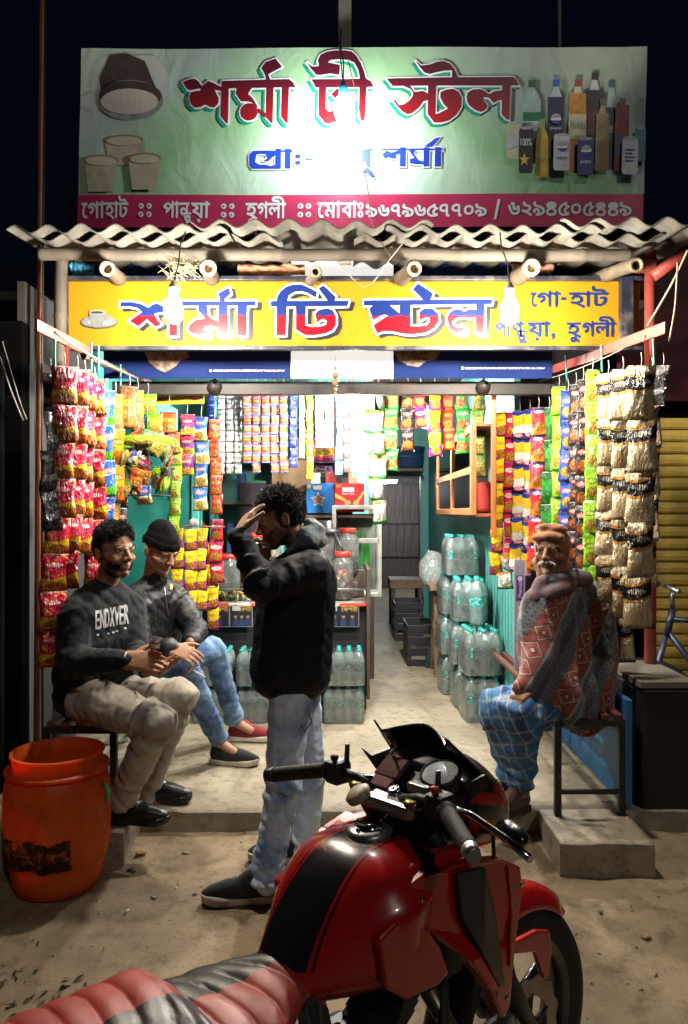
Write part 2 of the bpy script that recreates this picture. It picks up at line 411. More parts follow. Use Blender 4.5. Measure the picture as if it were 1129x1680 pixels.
for i, (px, py, r, lab) in enumerate([(176, 441, .036, 'pale bamboo rafter end at far left above the yellow board'), (342, 440, .038, 'bamboo rafter end above the glaring left bulb'),
        (518, 446, .026, 'thin bamboo rafter end above the middle of the yellow board'), (680, 441, .036, 'bamboo rafter end above the yellow board right of middle'),
        (873, 439, .040, 'bamboo rafter end with pale blue bore near the right bulb'), (1045, 435, .034, 'bamboo rafter end beside the red post')]):
    p = P(px, py, 3.70)
    bamboo('bamboo_rafter', p, p + Vector(((-.12 if i != 4 else .02), .95, .16)), r, lab, 'pole', BAMBOO_PALE, group='bamboo rafters')

# left posts and pipes
bamboo('bamboo_post', (-1.50, 4.0, gz(-1.5, 3.4) + .1), (-1.485, 4.0, 2.86), .032, 'grey bamboo post at the left end of the yellow board', 'post', BAMBOO, hollow=False)
o = MB(); o.tube([(-1.60, 3.96, -.1), (-1.585, 3.96, 2.0), (-1.56, 3.96, 4.6)], .017, 10); tag(o.build('conduit_pipe', M('orange_brown_pipe', (.36, .13, .06), .5, dirt=(.1, .05, .03))), 'thin orange brown pipe rising past the banner on the left', 'pipe')
o = MB(); o.tube([(-1.555, 3.93, .1), (-1.56, 3.93, 2.2), (-1.535, 3.93, 4.6)], .006, 6); tag(o.build('power_cable', CABLE), 'black power cable running up beside the left pipe', 'cable')
# right red post with brackets
t = thing('steel_post', 'red painted steel post at the right end of the yellow board', 'post', (1.60, 3.98, 0))
o = MB(); o.tube([(.0, 0, .1), (0, 0, 2.88)], .030, 12); o.build('pole', REDPAINT, t)
o = MB(); o.tube([(0, -.02, 2.74), (.16, -.02, 2.86), (.55, -.04, 3.06)], .030, 12); o.build('brace', REDPAINT, t)
boxo('mounting_plate', (-.03, -.01, 2.80), (.10, .05, .06), REDPAINT, t)
o = MB(); o.tube([P(1005, 1000, 3.95), P(1041, 700, 3.95), P(1041, 1000, 3.95)][1:], .02, 8)

# yellow board
def sign_yellow():
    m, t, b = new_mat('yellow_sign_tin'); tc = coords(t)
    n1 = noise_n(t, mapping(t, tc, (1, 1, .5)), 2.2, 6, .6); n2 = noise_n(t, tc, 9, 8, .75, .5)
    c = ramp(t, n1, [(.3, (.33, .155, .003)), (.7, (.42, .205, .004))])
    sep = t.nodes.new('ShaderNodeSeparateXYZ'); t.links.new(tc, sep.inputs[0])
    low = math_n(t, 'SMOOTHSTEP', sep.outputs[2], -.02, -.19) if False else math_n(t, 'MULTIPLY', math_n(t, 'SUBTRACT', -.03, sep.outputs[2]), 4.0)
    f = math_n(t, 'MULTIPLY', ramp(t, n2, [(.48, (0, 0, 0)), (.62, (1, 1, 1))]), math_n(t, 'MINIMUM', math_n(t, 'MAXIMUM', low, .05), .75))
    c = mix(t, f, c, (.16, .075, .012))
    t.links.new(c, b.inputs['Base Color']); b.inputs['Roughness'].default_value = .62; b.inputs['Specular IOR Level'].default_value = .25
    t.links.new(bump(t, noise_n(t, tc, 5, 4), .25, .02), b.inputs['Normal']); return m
SY = 4.05
def sx(px, d=SY): return (px - 564.5) / FPX * d
def sz(py, d=SY): return CAM_H - (py - 840) / FPX * d
yb = thing('shop_sign_board', 'long yellow painted shop board with blue and red lettering', 'sign', (sx(565), SY, sz(516)))
YO = yb.location
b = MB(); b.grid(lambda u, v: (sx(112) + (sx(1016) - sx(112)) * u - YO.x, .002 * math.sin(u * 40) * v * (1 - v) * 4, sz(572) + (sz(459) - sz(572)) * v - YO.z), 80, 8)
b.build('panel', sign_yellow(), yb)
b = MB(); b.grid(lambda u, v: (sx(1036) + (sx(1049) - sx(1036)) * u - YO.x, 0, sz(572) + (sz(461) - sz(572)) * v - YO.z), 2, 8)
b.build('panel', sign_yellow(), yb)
FR = M('dark_blue_frame', (.02, .025, .05), .45, col2=(.012, .014, .022), scale=14, dirt=(.20, .17, .13), dirt_amt=.6)
for (x0, y0, x1, y1) in ((105, 576, 1052, 569), (105, 462, 1052, 455)):
    boxo('frame', ((sx(x0) + sx(x1)) / 2 - YO.x, -.012, (sz(y0) + sz(y1)) / 2 - YO.z), (sx(x1) - sx(x0), .035, sz(y1) - sz(y0)), FR, yb)
for (xa, xb) in ((104, 113), (1015, 1036)):
    boxo('frame', ((sx(xa) + sx(xb)) / 2 - YO.x, -.014, sz(516) - YO.z), (sx(xb) - sx(xa), .04, sz(455) - sz(576)), FR, yb)

# blue drinks flex behind and under the board
FXY = 4.30
fx = thing('flex_valance', 'dark blue drinks flex with a white middle, hung behind the yellow board', 'banner', (0, FXY, 2.6))
def flex(u0, u1, m):
    b = MB(); b.grid(lambda u, v: (u0 + (u1 - u0) * u, .010 * math.sin((u0 + (u1 - u0) * u) * 9) * (1 - v), sz(621, FXY) + (sz(424, FXY) - sz(621, FXY)) * v - 2.6), 30, 8)
    return b.build('flex_panel', m, fx)
BLUEFLEX = M('navy_flex', (.010, .026, .135), .75, col2=(.007, .018, .10), scale=3, spec=.15)
flex(sx(170, FXY), sx(477.5, FXY), BLUEFLEX); flex(sx(645.5, FXY), sx(905, FXY), BLUEFLEX)
flex(sx(477.5, FXY), sx(645.5, FXY), M('white_flex_glow', (.82, .84, .84), .4, col2=(.74, .77, .78), emit=(1, .98, .95, .8)))  # white middle glows by added emission, to look blown out by the bulbs
SPL = M('cola_splash', (.13, .075, .05), .3, col2=(.30, .24, .20), scale=26, contrast=(.42, .58))
for pts in ([(238, 578), (310, 578), (311, 588), (298, 592), (290, 601), (272, 612), (258, 606), (246, 596)], [(646, 578), (722, 578), (716, 590), (700, 593), (686, 603), (668, 600), (654, 592)]):
    b = MB(); n = len(pts); b.add([(sx(x, FXY), -.014, sz(y, FXY) - 2.6) for x, y in pts], [tuple(range(n))]); b.build('splash_print', SPL, fx)
boxo('beam', (.02, 4.42, 2.235), (1.75, .06, .075), DARKSTEEL).name = 'lintel_beam'
tag(bpy.data.objects['lintel_beam'], 'dark steel lintel beam under the blue flex', 'beam')
bpy.data.objects['lintel_beam'].scale.x = 1.55
for px, lab in ((352, 'small dark spotlight under the lintel at left'), (795, 'small dark spotlight under the lintel at right')):
    p = P(px, 632, 4.36); t = thing('spotlight', lab, 'spotlight', p)
    b = MB(); b.lathe([(.012, .02), (.036, .01), (.042, -.03), (.036, -.034), (.001, -.028)], n=16, axis=(.2, -.6, .4)); b.build('shade', DARKSTEEL, t)
    b = MB(); b.tube([(0, .02, .015), (0, .03, .06)], .008, 8); b.build('bracket', DARKSTEEL, t)

# hanging side rails for the packets
def rail(lab, p0, p1, m, flat=True):
    p0, p1 = Vector(p0), Vector(p1); t = thing('packet_rail', lab, 'rail', p0)
    b = MB(); b.bar((0, 0, 0), p1 - p0, .014 if flat else .03, .05 if flat else .03); b.build('bar', m, t, .002)
    return t
LA, LB = Vector((-1.285, 3.18, 2.30)), Vector((-1.24, 4.85, 2.345))
RA, RB = Vector((1.345, 3.18, 2.29)), Vector((1.32, 4.80, 2.42))
t = rail('red flat steel rail carrying the left packets', LA, LA.lerp(LB, .38), REDPAINT)
b = MB(); q = LA.lerp(LB, .20) - LA; b.bar(q, q + Vector((-.10, .25, -.33)), .02, .03); b.build('strut', REDPAINT, t)
bamboo('bamboo_rail', LA.lerp(LB, .30) + Vector((.012, 0, -.035)), LB, .018, 'grey bamboo rail behind the left red rail, teal cords on it', 'rail', BAMBOO, hollow=False)
t = rail('red flat steel rail carrying the right packets', RA, RA.lerp(RB, .45), REDPAINT)
b = MB(); q = RA.lerp(RB, .12) - RA; b.bar(q, q + Vector((.12, .30, -.42)), .02, .03); b.build('strut', REDPAINT, t)
rail('second red steel rail farther back on the right', RA.lerp(RB, .47) + Vector((0, 0, -.01)), RB, REDPAINT)

# wooden pole holding the banner
t = thing('banner_post', 'grey wooden post rising behind the middle of the green banner', 'post', (sx(566, 4.1), 4.12, 2.86))
boxo('post', (0, 0, 1.0), (.07, .05, 2.0), M('grey_post', (.33, .30, .25), .7, stretch=(6, 6, 1), dirt=(.12, .1, .08)), t)
t = thing('thin_post', 'thin dark post rising behind the right part of the green banner', 'post', (sx(921, 4.1), 4.14, 2.86))
boxo('post', (0, 0, 1.0), (.022, .022, 2.0), DARKSTEEL, t)
# ------------------------------------------------------------------ flat lettering
def cdt_fill(contours):
    """triangles of the union (non-zero winding) of closed 2-D contours; opposite turns cut holes"""
    vs = []; es = []
    for c in contours:
        b = len(vs); n = len(c); vs += [Vector((p[0], p[1])) for p in c]; es += [(b + i, b + (i + 1) % n) for i in range(n)]
    ov, oe, of, *_ = geometry.delaunay_2d_cdt(vs, es, [], 0, 1e-6)
    if not of: return [], []
    A = np.array([(v.x, v.y) for v in ov]); T = np.array([f for f in of if len(f) == 3]); C = A[T].mean(1)
    W = np.zeros(len(C), int)
    for c in contours:
        q = np.array([(p[0], p[1]) for p in c]); q2 = np.roll(q, -1, 0)
        for (x0, y0), (x1, y1) in zip(q, q2):
            if y0 == y1: continue
            up = (y0 <= C[:, 1]) & (y1 > C[:, 1]); dn = (y1 <= C[:, 1]) & (y0 > C[:, 1])
            s = (x1 - x0) * (C[:, 1] - y0) - (C[:, 0] - x0) * (y1 - y0)
            W += (up & (s > 0)).astype(int); W -= (dn & (s < 0)).astype(int)
    keep = W != 0
    return [tuple(p) for p in A], [tuple(t) for t in T[keep]]
def area(c): return sum(c[i][0] * c[(i + 1) % len(c)][1] - c[(i + 1) % len(c)][0] * c[i][1] for i in range(len(c)))
def ccw(c):
    a = sum(c[i][0] * c[(i + 1) % len(c)][1] - c[(i + 1) % len(c)][0] * c[i][1] for i in range(len(c)))
    return list(c) if a > 0 else list(c)[::-1]
def fatten(contours, w, keep=False):
    """each contour pushed outwards by w (its own turn kept when keep is set, so holes shrink)"""
    out = []
    for c in contours:
        c = list(c) if keep else ccw(c); n = len(c); r = []
        for i in range(n):
            p, q, s = Vector(c[i - 1][:2]), Vector(c[i][:2]), Vector(c[(i + 1) % n][:2])
            d0 = (q - p); d1 = (s - q)
            if d0.length < 1e-7 or d1.length < 1e-7: continue
            d0.normalize(); d1.normalize()
            n0 = Vector((d0.y, -d0.x)); n1 = Vector((d1.y, -d1.x)); h = n0 + n1
            if h.length < .5: r += [tuple(q + n0 * w + d0 * w * .6), tuple(q + n1 * w - d1 * w * .6)]
            else:
                h.normalize(); k = min(1.5, 1 / max(.3, h.dot(n0))); r.append(tuple(q + h * w * k))
        if len(r) > 2: out.append(r)
    return out
def subdiv_round(c, k=1):
    for _ in range(k):
        r = []
        for i in range(len(c)):
            p, q = Vector(c[i]), Vector(c[(i + 1) % len(c)])
            L = (q - p).length
            if L < 1e-6: continue
            a = min(.25, .012 / L if L > .048 else .25)
            r += [tuple(p.lerp(q, a)), tuple(p.lerp(q, 1 - a))]
        c = r
    return c
def flat(name, contours, fn, m, parent):
    """fn(u, v) -> local 3-D point; contours in (u, v)"""
    V, F = cdt_fill(contours); me = bpy.data.meshes.new(name)
    me.from_pydata([fn(u, v) for u, v in V], [], F); me.materials.append(m)
    bm = bmesh.new(); bm.from_mesh(me); loose = [v for v in bm.verts if not v.link_faces]; bmesh.ops.delete(bm, geom=loose, context='VERTS')
    for f in bm.faces:
        if f.normal.y > 0: f.normal_flip()
    bm.to_mesh(me); bm.free()
    return link(name, me, parent)
def circ(x, y, r, n=18, ry=None): return [(x + r * math.cos(2 * math.pi * j / n), y + (ry or r) * math.sin(2 * math.pi * j / n)) for j in range(n)]
def rect(x0, y0, x1, y1): return [(x0, y0), (x1, y0), (x1, y1), (x0, y1)]
_cache = {}
def glyphs(s, off=0.0):
    """contours of one glyph string of the built-in font, with its advance box"""
    k = (s, off)
    if k in _cache: return _cache[k]
    cu = bpy.data.curves.new('tmp', 'FONT'); cu.body = s; cu.size = 1.0; cu.fill_mode = 'NONE'; cu.resolution_u = 4; cu.offset = off
    o = bpy.data.objects.new('tmp', cu); COL.objects.link(o)
    dg = bpy.context.evaluated_depsgraph_get(); me = o.evaluated_get(dg).to_mesh()
    n = len(me.vertices); nxt = {}
    for e in me.edges: nxt.setdefault(e.vertices[0], []).append(e.vertices[1]); nxt.setdefault(e.vertices[1], []).append(e.vertices[0])
    co = [tuple(v.co[:2]) for v in me.vertices]; seen = set(); cs = []
    for i in range(n):
        if i in seen or i not in nxt: continue
        c = [i]; seen.add(i); cur = min(nxt[i])
        while cur not in seen:
            c.append(cur); seen.add(cur)
            w = [q for q in nxt[cur] if q not in seen]
            if not w: break
            cur = w[0]
        if len(c) > 2: cs.append([co[q] for q in c])
    if cs and max(cs, key=lambda c: abs(area(c))) and area(max(cs, key=lambda c: abs(area(c)))) > 0: cs = [c[::-1] for c in cs]
    bpy.data.objects.remove(o); bpy.data.curves.remove(cu)
    _cache[k] = cs; return cs
def place(cs, x0, x1, y0, y1, box=None):
    """fit contours into x0..x1, y0 (bottom) .. y1 (top) of their own or a given box"""
    xs = [p[0] for c in cs for p in c]; ys = [p[1] for c in cs for p in c]
    bx0, bx1, by0, by1 = box if box else (min(xs), max(xs), min(ys), max(ys))
    return [[(x0 + (p[0] - bx0) / (bx1 - bx0) * (x1 - x0), y0 + (p[1] - by0) / (by1 - by0) * (y1 - y0)) for p in c] for c in cs]
def by_word(cs, w, fn, m, parent, gap=4.0):
    """each run of touching letters becomes one printed word"""
    it = sorted(cs, key=lambda c: (round(sum(p[1] for p in c) / len(c) / 40), min(p[0] for p in c))); runs = []
    for c in it:
        x0, x1 = min(p[0] for p in c), max(p[0] for p in c); y = round(sum(p[1] for p in c) / len(c) / 40)
        if runs and x0 < runs[-1][1] + gap and y == runs[-1][2]: runs[-1][0].append(c); runs[-1][1] = max(runs[-1][1], x1)
        else: runs.append([[c], x1, y])
    for r in runs: flat('printed_word', fatten(r[0], w, True), fn, m, parent)
HB = None
def word(s, x0, x1, base, head, extra=()):
    """a word in visual glyph order, its baseline and head line given"""
    global HB
    if HB is None:
        h = glyphs('হ'); ys = [p[1] for c in h for p in c]; HB = (min(ys), max(ys))
    cs = glyphs(s); xs = [p[0] for c in cs for p in c]
    return place(cs, x0, x1, base, head, (min(xs), max(xs), HB[0] if HB[0] > -.05 else 0.0, HB[1]))
def px(crop, pts, flipy=True):
    x0, y0, k = crop; return [(x0 + a / k, y0 + b / k) for a, b in pts]

# ------------------------------------------------------------------ letters traced for the two boards (photo pixels)
c1 = (290, 80, 5.645); c2 = (490, 70, 5.942); c3 = (620, 90, 4.704); c4 = (190, 455, 4.704); c5 = (430, 455, 6.641); c6 = (580, 455, 4.704); c7 = (390, 220, 3.226)
BAN = [px(c1, p) for p in (
    [(52, 318), (110, 292), (155, 285), (195, 312), (230, 362), (215, 372), (160, 385), (125, 392), (95, 385)],
    [(215, 372), (232, 352), (290, 308), (340, 330), (418, 372), (418, 402), (345, 392), (385, 470), (380, 520), (345, 555), (310, 550), (262, 525), (220, 550), (170, 555), (130, 520), (113, 460), (125, 415), (170, 402), (222, 398)],
    [(410, 330), (475, 330), (475, 702), (462, 700), (408, 635)],
    [(413, 310), (1030, 298), (1070, 325), (1093, 372), (413, 380)],
    [(555, 370), (545, 430), (595, 500), (640, 500), (690, 508), (720, 540), (825, 610), (838, 662), (790, 617), (740, 605), (752, 560), (705, 480), (655, 430), (695, 370)],
    circ(668, 597, 80), [(825, 340), (890, 340), (888, 702), (870, 695), (825, 640)], [(968, 340), (1034, 340), (1026, 704), (1012, 698), (966, 640)],
    [(775, 195), (815, 140), (905, 110), (965, 185), (838, 252), (862, 310), (826, 310), (810, 255)])]
BAN += [px(c2, p) for p in (
    [(115, 375), (640, 375), (690, 395), (722, 455), (160, 455)],
    [(190, 420), (260, 420), (260, 660), (300, 690), (360, 670), (410, 620), (415, 560), (380, 530), (345, 560), (310, 520), (360, 470), (430, 475), (480, 530), (490, 610), (450, 710), (380, 785), (300, 805), (255, 800), (190, 720)],
    [(582, 370), (655, 370), (640, 792), (605, 775), (582, 750)],
    [(70, 212), (125, 255), (185, 250), (175, 190), (200, 140), (260, 112), (340, 100), (430, 100), (500, 110), (545, 150), (590, 220), (625, 300), (648, 385), (590, 385), (570, 290), (530, 215), (470, 190), (380, 183), (300, 190), (268, 215), (340, 228), (392, 240), (385, 335), (300, 320), (200, 335), (160, 330), (110, 275)])]
BAN += [px(c3, p) for p in (
    [(58, 203), (1030, 190), (1055, 210), (1078, 255), (105, 262)],
    [(280, 70), (320, 108), (380, 100), (440, 78), (490, 72), (540, 90), (575, 130), (607, 195), (607, 215), (560, 215), (560, 142), (500, 145), (430, 160), (390, 172), (350, 160), (315, 120)],
    [(160, 250), (230, 250), (275, 310), (335, 300), (385, 325), (385, 372), (345, 380), (310, 430), (260, 470), (225, 480), (180, 455), (140, 410), (112, 370), (125, 366), (158, 410), (195, 402), (235, 375), (262, 340), (262, 310), (240, 285)],
    [(378, 230), (440, 230), (436, 480), (470, 470), (535, 435), (500, 400), (473, 350), (475, 310), (520, 290), (570, 285), (610, 305), (635, 350), (635, 420), (600, 480), (545, 525), (480, 543), (430, 543), (378, 475)],
    [(675, 345), (685, 310), (725, 288), (780, 285), (815, 300), (845, 325), (890, 300), (960, 290), (960, 365), (915, 372), (885, 390), (850, 350), (797, 345), (815, 380), (837, 410), (825, 440), (790, 460), (755, 450), (710, 420), (685, 390)],
    [(950, 230), (1014, 230), (1006, 522), (985, 515), (950, 475)])]
BLU = [px(c7, p) for p in (
    [(65, 112), (82, 92), (132, 90), (132, 106), (102, 110), (95, 150), (115, 163), (115, 186), (80, 186), (65, 165)],
    [(125, 90), (208, 90), (208, 112), (185, 128), (165, 148), (138, 146), (160, 130), (150, 108), (125, 108)], [(108, 164), (150, 164), (175, 172), (206, 164), (206, 186), (112, 186)],
    rect(203, 80, 232, 186), rect(253, 80, 283, 186), rect(205, 88, 292, 98), rect(308, 110, 335, 131), rect(308, 145, 335, 165), rect(360, 131, 400, 141),
    rect(458, 87, 625, 97), [(468, 96), (532, 96), (532, 181), (510, 181), (504, 156), (468, 150), (490, 130)], rect(572, 80, 601, 181),
    rect(625, 86, 718, 96), [(638, 96), (706, 96), (708, 181), (688, 187), (680, 156), (640, 150), (660, 128)], [(688, 182), (715, 203), (735, 236), (715, 239), (690, 215), (664, 218), (666, 200)],
    [(768, 112), (790, 95), (815, 106), (862, 92), (862, 112), (838, 120), (842, 137), (815, 139), (800, 130), (785, 138), (772, 130)], rect(860, 78, 890, 179), rect(760, 85, 1086, 94),
    [(905, 92), (942, 92), (932, 110), (960, 148), (990, 155), (990, 167), (940, 167), (914, 162), (912, 140), (937, 135), (920, 115)], rect(985, 80, 1014, 179), rect(1045, 78, 1076, 179), [(985, 77), (1050, 28), (1072, 27), (1060, 42), (1028, 76)])]
YEL = [px(c4, p) for p in (
    [(40, 195), (130, 193), (190, 205), (230, 225), (255, 238), (285, 212), (320, 205), (370, 225), (420, 230), (420, 290), (350, 272), (300, 285), (330, 340), (357, 365), (310, 387), (245, 325), (180, 382), (108, 340), (205, 270), (170, 240), (110, 228), (40, 230)],
    rect(415, 190, 478, 455), [(380, 188), (1080, 186), (1078, 222), (380, 222)],
    [(640, 210), (705, 210), (715, 290), (740, 320), (805, 345), (805, 398), (740, 378), (690, 385), (682, 408), (716, 420), (700, 448), (640, 452), (580, 430), (558, 400), (580, 360), (620, 330), (690, 320), (640, 260)],
    rect(795, 200, 865, 451), [(940, 200), (1015, 200), (1010, 451), (940, 451)], [(790, 128), (875, 83), (888, 130), (842, 172), (848, 196), (806, 196), (803, 165)])]
YEL += [px(c5, p) for p in (
    [(160, 300), (165, 220), (200, 160), (260, 110), (330, 85), (420, 80), (500, 110), (602, 165), (585, 227), (500, 175), (420, 155), (350, 165), (290, 205), (272, 300), (258, 634), (160, 634)],
    [(95, 262), (946, 258), (930, 318), (100, 325)],
    [(370, 300), (480, 300), (472, 525), (540, 545), (640, 540), (695, 520), (708, 480), (660, 455), (600, 497), (578, 400), (620, 360), (700, 340), (770, 360), (807, 430), (805, 520), (770, 580), (690, 615), (580, 634), (470, 634), (370, 575)],
    [(618, 127), (667, 90), (802, 215), (788, 275), (725, 275)])]
YEL += [px(c6, p) for p in (
    [(80, 180), (1070, 172), (1065, 210), (80, 222)], [(455, 95), (497, 50), (614, 125), (600, 165), (580, 195), (552, 195)],
    [(122, 245), (165, 205), (262, 205), (357, 280), (357, 205), (440, 205), (440, 378), (490, 380), (560, 375), (588, 345), (582, 315), (550, 315), (512, 337), (505, 275), (545, 243), (610, 243), (655, 285), (660, 340), (625, 390), (560, 430), (460, 442), (390, 440), (300, 420), (230, 418), (185, 436), (152, 372), (264, 298), (235, 292), (150, 332)],
    [(720, 320), (735, 280), (780, 248), (825, 250), (855, 268), (890, 250), (955, 252), (955, 310), (905, 318), (860, 310), (800, 315), (763, 340), (768, 375), (800, 387), (857, 382), (842, 425), (790, 433), (745, 402)],
    [(945, 190), (1012, 190), (1003, 432), (940, 432)])]

# ------------------------------------------------------------------ yellow board lettering
def yfn(y): return lambda u, v: (sx(u) - YO.x, y, sz(v) - YO.z)
def two_tone():
    m, t, b = new_mat('blue_over_red_paint'); tc = coords(t); sep = t.nodes.new('ShaderNodeSeparateXYZ'); t.links.new(tc, sep.inputs[0])
    h = math_n(t, 'ADD', sep.outputs[2], math_n(t, 'MULTIPLY', math_n(t, 'SUBTRACT', noise_n(t, tc, 22, 4), .5), .045))
    c = ramp(t, math_n(t, 'MULTIPLY_ADD', h, 1.0, .5), [(.488, (.30, .004, .012)), (.496, (.008, .022, .13))])
    t.links.new(c, b.inputs['Base Color']); b.inputs['Roughness'].default_value = .3; return m
WHITEP = M('white_letter_paint', (.80, .80, .80), .35, col2=(.72, .72, .73)); BLACKP = M('black_letter_paint', (.018, .022, .03), .35); BLUEP = M('blue_letter_paint', (.008, .03, .15), .35)
Y2 = [subdiv_round(c, 1) for c in YEL]
sh = [[(x + 6.5, y + 4.5) for x, y in c] for c in Y2]
flat('lettering_shadow', fatten(sh, 3.2), yfn(-.004), BLACKP, yb)
flat('lettering_outline', fatten(Y2, 3.2), yfn(-.006), WHITEP, yb)
flat('lettering', [ccw(c) for c in Y2], yfn(-.008), two_tone(), yb)
def fix_y(cs): return cs
W = []
W += word('ে', 871, 880, 503, 481) + word('গা', 881, 919, 503, 481); W += [rect(921, 489, 928, 492)]
W += word('হাট', 934, 997, 503, 481)
W += word('পা', 812, 838, 552, 530) + word('ণ', 841, 858, 552, 530) + word('ড', 848, 862, 560, 543) + word('ু', 852, 864, 556, 540) + word('য়া', 866, 902, 552, 530) + word(',', 905, 910, 552, 530)
W += word('হ', 930, 952, 552, 530) + word('ু', 936, 950, 552, 530) + word('গলী', 955, 1009, 552, 530)
by_word(W, .8, yfn(-.005), BLUEP, yb)
# the painted cup and saucer
GREYP = M('grey_cup_paint', (.20, .21, .21), .4, col2=(.12, .13, .135), scale=20); LIGHTP = M('pale_cup_paint', (.36, .37, .36), .4); DKP = M('dark_cup_paint', (.05, .05, .05), .4)
flat('cup_print', [circ(163, 529, 31, 24, 11)], yfn(-.004), DKP, yb); flat('cup_print', [circ(163, 528, 29.5, 24, 9.6)], yfn(-.0055), GREYP, yb); flat('cup_print', [circ(163, 529, 18, 24, 5)], yfn(-.007), LIGHTP, yb)
flat('cup_print', [ccw([(147, 513), (174, 513), (171, 531), (164, 538), (155, 538), (149, 531)]), circ(175, 522, 6)], yfn(-.0085), GREYP, yb)
flat('cup_print', [circ(160.5, 513, 13.5, 20, 3.6)], yfn(-.010), LIGHTP, yb); flat('cup_print', [circ(160.5, 513.5, 11, 20, 2.2)], yfn(-.0115), DKP, yb)

# ------------------------------------------------------------------ top banner
BY = 3.95
def bx(p): return (p - 564.5) / FPX * BY
def bz(p): return CAM_H - (p - 840) / FPX * BY
bn = thing('flex_banner', 'green printed tea stall banner with red lettering above the corrugated roof', 'banner', (0, BY, bz(225)))
def wob(x, z):
    e = smooth(-.75, -1.4, x)
    return .004 * math.sin(x * 3.1 + z * 2) + .002 * math.sin(x * 7 - z * 5) + e * .0035 * math.sin((x * 1.0 + z * .8) * 12) + smooth(1.0, 1.5, x) * .003 * math.sin((x - z * .6) * 15)
def bfn(y):
    def f(u, v):
        # the printed sheet hangs a little askew
        v2 = v + (u - 128) * -.004 * (1 if v < 225 else .6) + 4 * ((375 - v) / 297) * 0
        x = bx(u - (v - 225) * .02); z = bz(v2) - bz(225)
        return (x, y - wob(x, z), z)
    return f
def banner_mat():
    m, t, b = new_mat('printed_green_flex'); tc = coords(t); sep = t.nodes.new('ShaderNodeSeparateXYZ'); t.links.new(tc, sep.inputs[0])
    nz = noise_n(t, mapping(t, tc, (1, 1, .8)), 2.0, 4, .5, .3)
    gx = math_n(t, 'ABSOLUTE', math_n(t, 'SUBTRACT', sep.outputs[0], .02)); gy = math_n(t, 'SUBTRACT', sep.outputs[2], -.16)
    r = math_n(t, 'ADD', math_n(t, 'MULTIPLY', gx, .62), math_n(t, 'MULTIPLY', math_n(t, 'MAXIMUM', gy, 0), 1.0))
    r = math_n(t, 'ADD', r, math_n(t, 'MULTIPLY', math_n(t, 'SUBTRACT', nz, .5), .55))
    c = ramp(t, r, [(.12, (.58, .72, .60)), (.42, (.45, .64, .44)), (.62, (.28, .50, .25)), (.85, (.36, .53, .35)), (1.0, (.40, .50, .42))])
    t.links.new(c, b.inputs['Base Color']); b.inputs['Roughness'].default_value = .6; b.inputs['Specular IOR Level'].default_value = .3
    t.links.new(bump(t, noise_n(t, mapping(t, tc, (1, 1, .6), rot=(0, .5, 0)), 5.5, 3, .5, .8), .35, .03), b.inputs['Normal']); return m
FULL = rect(130, 78, 1060, 372)
def sheetb(name, u0, v0, u1, v1, y, m, nu=70, nv=24):
    f = bfn(y); b = MB(); b.grid(lambda a, c: f(u0 + (u1 - u0) * a, v0 + (v1 - v0) * c), nu, nv); return b.build(name, m, bn)
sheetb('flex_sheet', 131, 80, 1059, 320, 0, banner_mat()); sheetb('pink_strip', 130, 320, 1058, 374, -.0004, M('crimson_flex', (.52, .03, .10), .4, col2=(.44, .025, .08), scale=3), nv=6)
def red_grad():
    m, t, b = new_mat('maroon_to_red_print'); tc = coords(t); sep = t.nodes.new('ShaderNodeSeparateXYZ'); t.links.new(tc, sep.inputs[0])
    c = ramp(t, math_n(t, 'MULTIPLY_ADD', sep.outputs[2], 2.2, .1), [(.15, (.36, .008, .012)), (.75, (.075, .005, .014))])
    t.links.new(c, b.inputs['Base Color']); b.inputs['Roughness'].default_value = .4; return m
B2 = [subdiv_round(c, 1) for c in BAN]
flat('lettering_shadow', fatten([[(x - 4.5, y + 4.5) for x, y in c] for c in B2], 1.8), bfn(-.005), M('green_print', (.01, .33, .20), .4), bn)
flat('lettering_outline', fatten(B2, 2.6), bfn(-.007), WHITEP, bn)
flat('lettering', [ccw(c) for c in B2], bfn(-.009), red_grad(), bn)
flat('owner_outline', fatten(BLU, 2.2), bfn(-.005), WHITEP, bn); flat('owner_lettering', [ccw(c) for c in BLU], bfn(-.007), M('royal_blue_print', (.015, .06, .50), .4), bn)
W = []
W += word('ে', 137, 146, 358, 334) + word('গা', 147, 175, 358, 334) + word('হাট', 176, 213, 358, 334)
for x in (241, 376, 502): W += [circ(x + a * 6.5, 346 + c * 7, 4, 10) for a in (-1, 1) for c in (-1, 1)]
W += word('পা', 271, 297, 358, 334) + word('ন', 298, 313, 358, 334) + word('ড', 304, 316, 364, 350) + word('ু', 308, 318, 361, 348) + word('য়া', 317, 346, 358, 334)
W += word('হ', 406, 424, 358, 334) + word('ু', 411, 422, 358, 334) + word('গলী', 425, 471, 358, 334)
W += word('ে', 524, 533, 358, 334) + word('মা', 534, 562, 358, 334) + word('বাঃ', 563, 598, 358, 334)
W += word('৯৬৭৯৬৫৭৭০৯', 603, 800, 357, 337) + [ccw([(813, 362), (816, 362), (822, 330), (819, 330)])] + word('৬২৯৪৫০৫৪৪৯', 836, 1038, 356, 334)
# small circles inside the dots stay pink: drawn as rings
by_word(W, .7, bfn(-.003), WHITEP, bn)
flat('dot_centre', [circ(x + a * 6.5, 346 + c * 7, 1.7, 8) for x in (241, 376, 502) for a in (-1, 1) for c in (-1, 1)], bfn(-.006), M('crimson_flex'), bn)
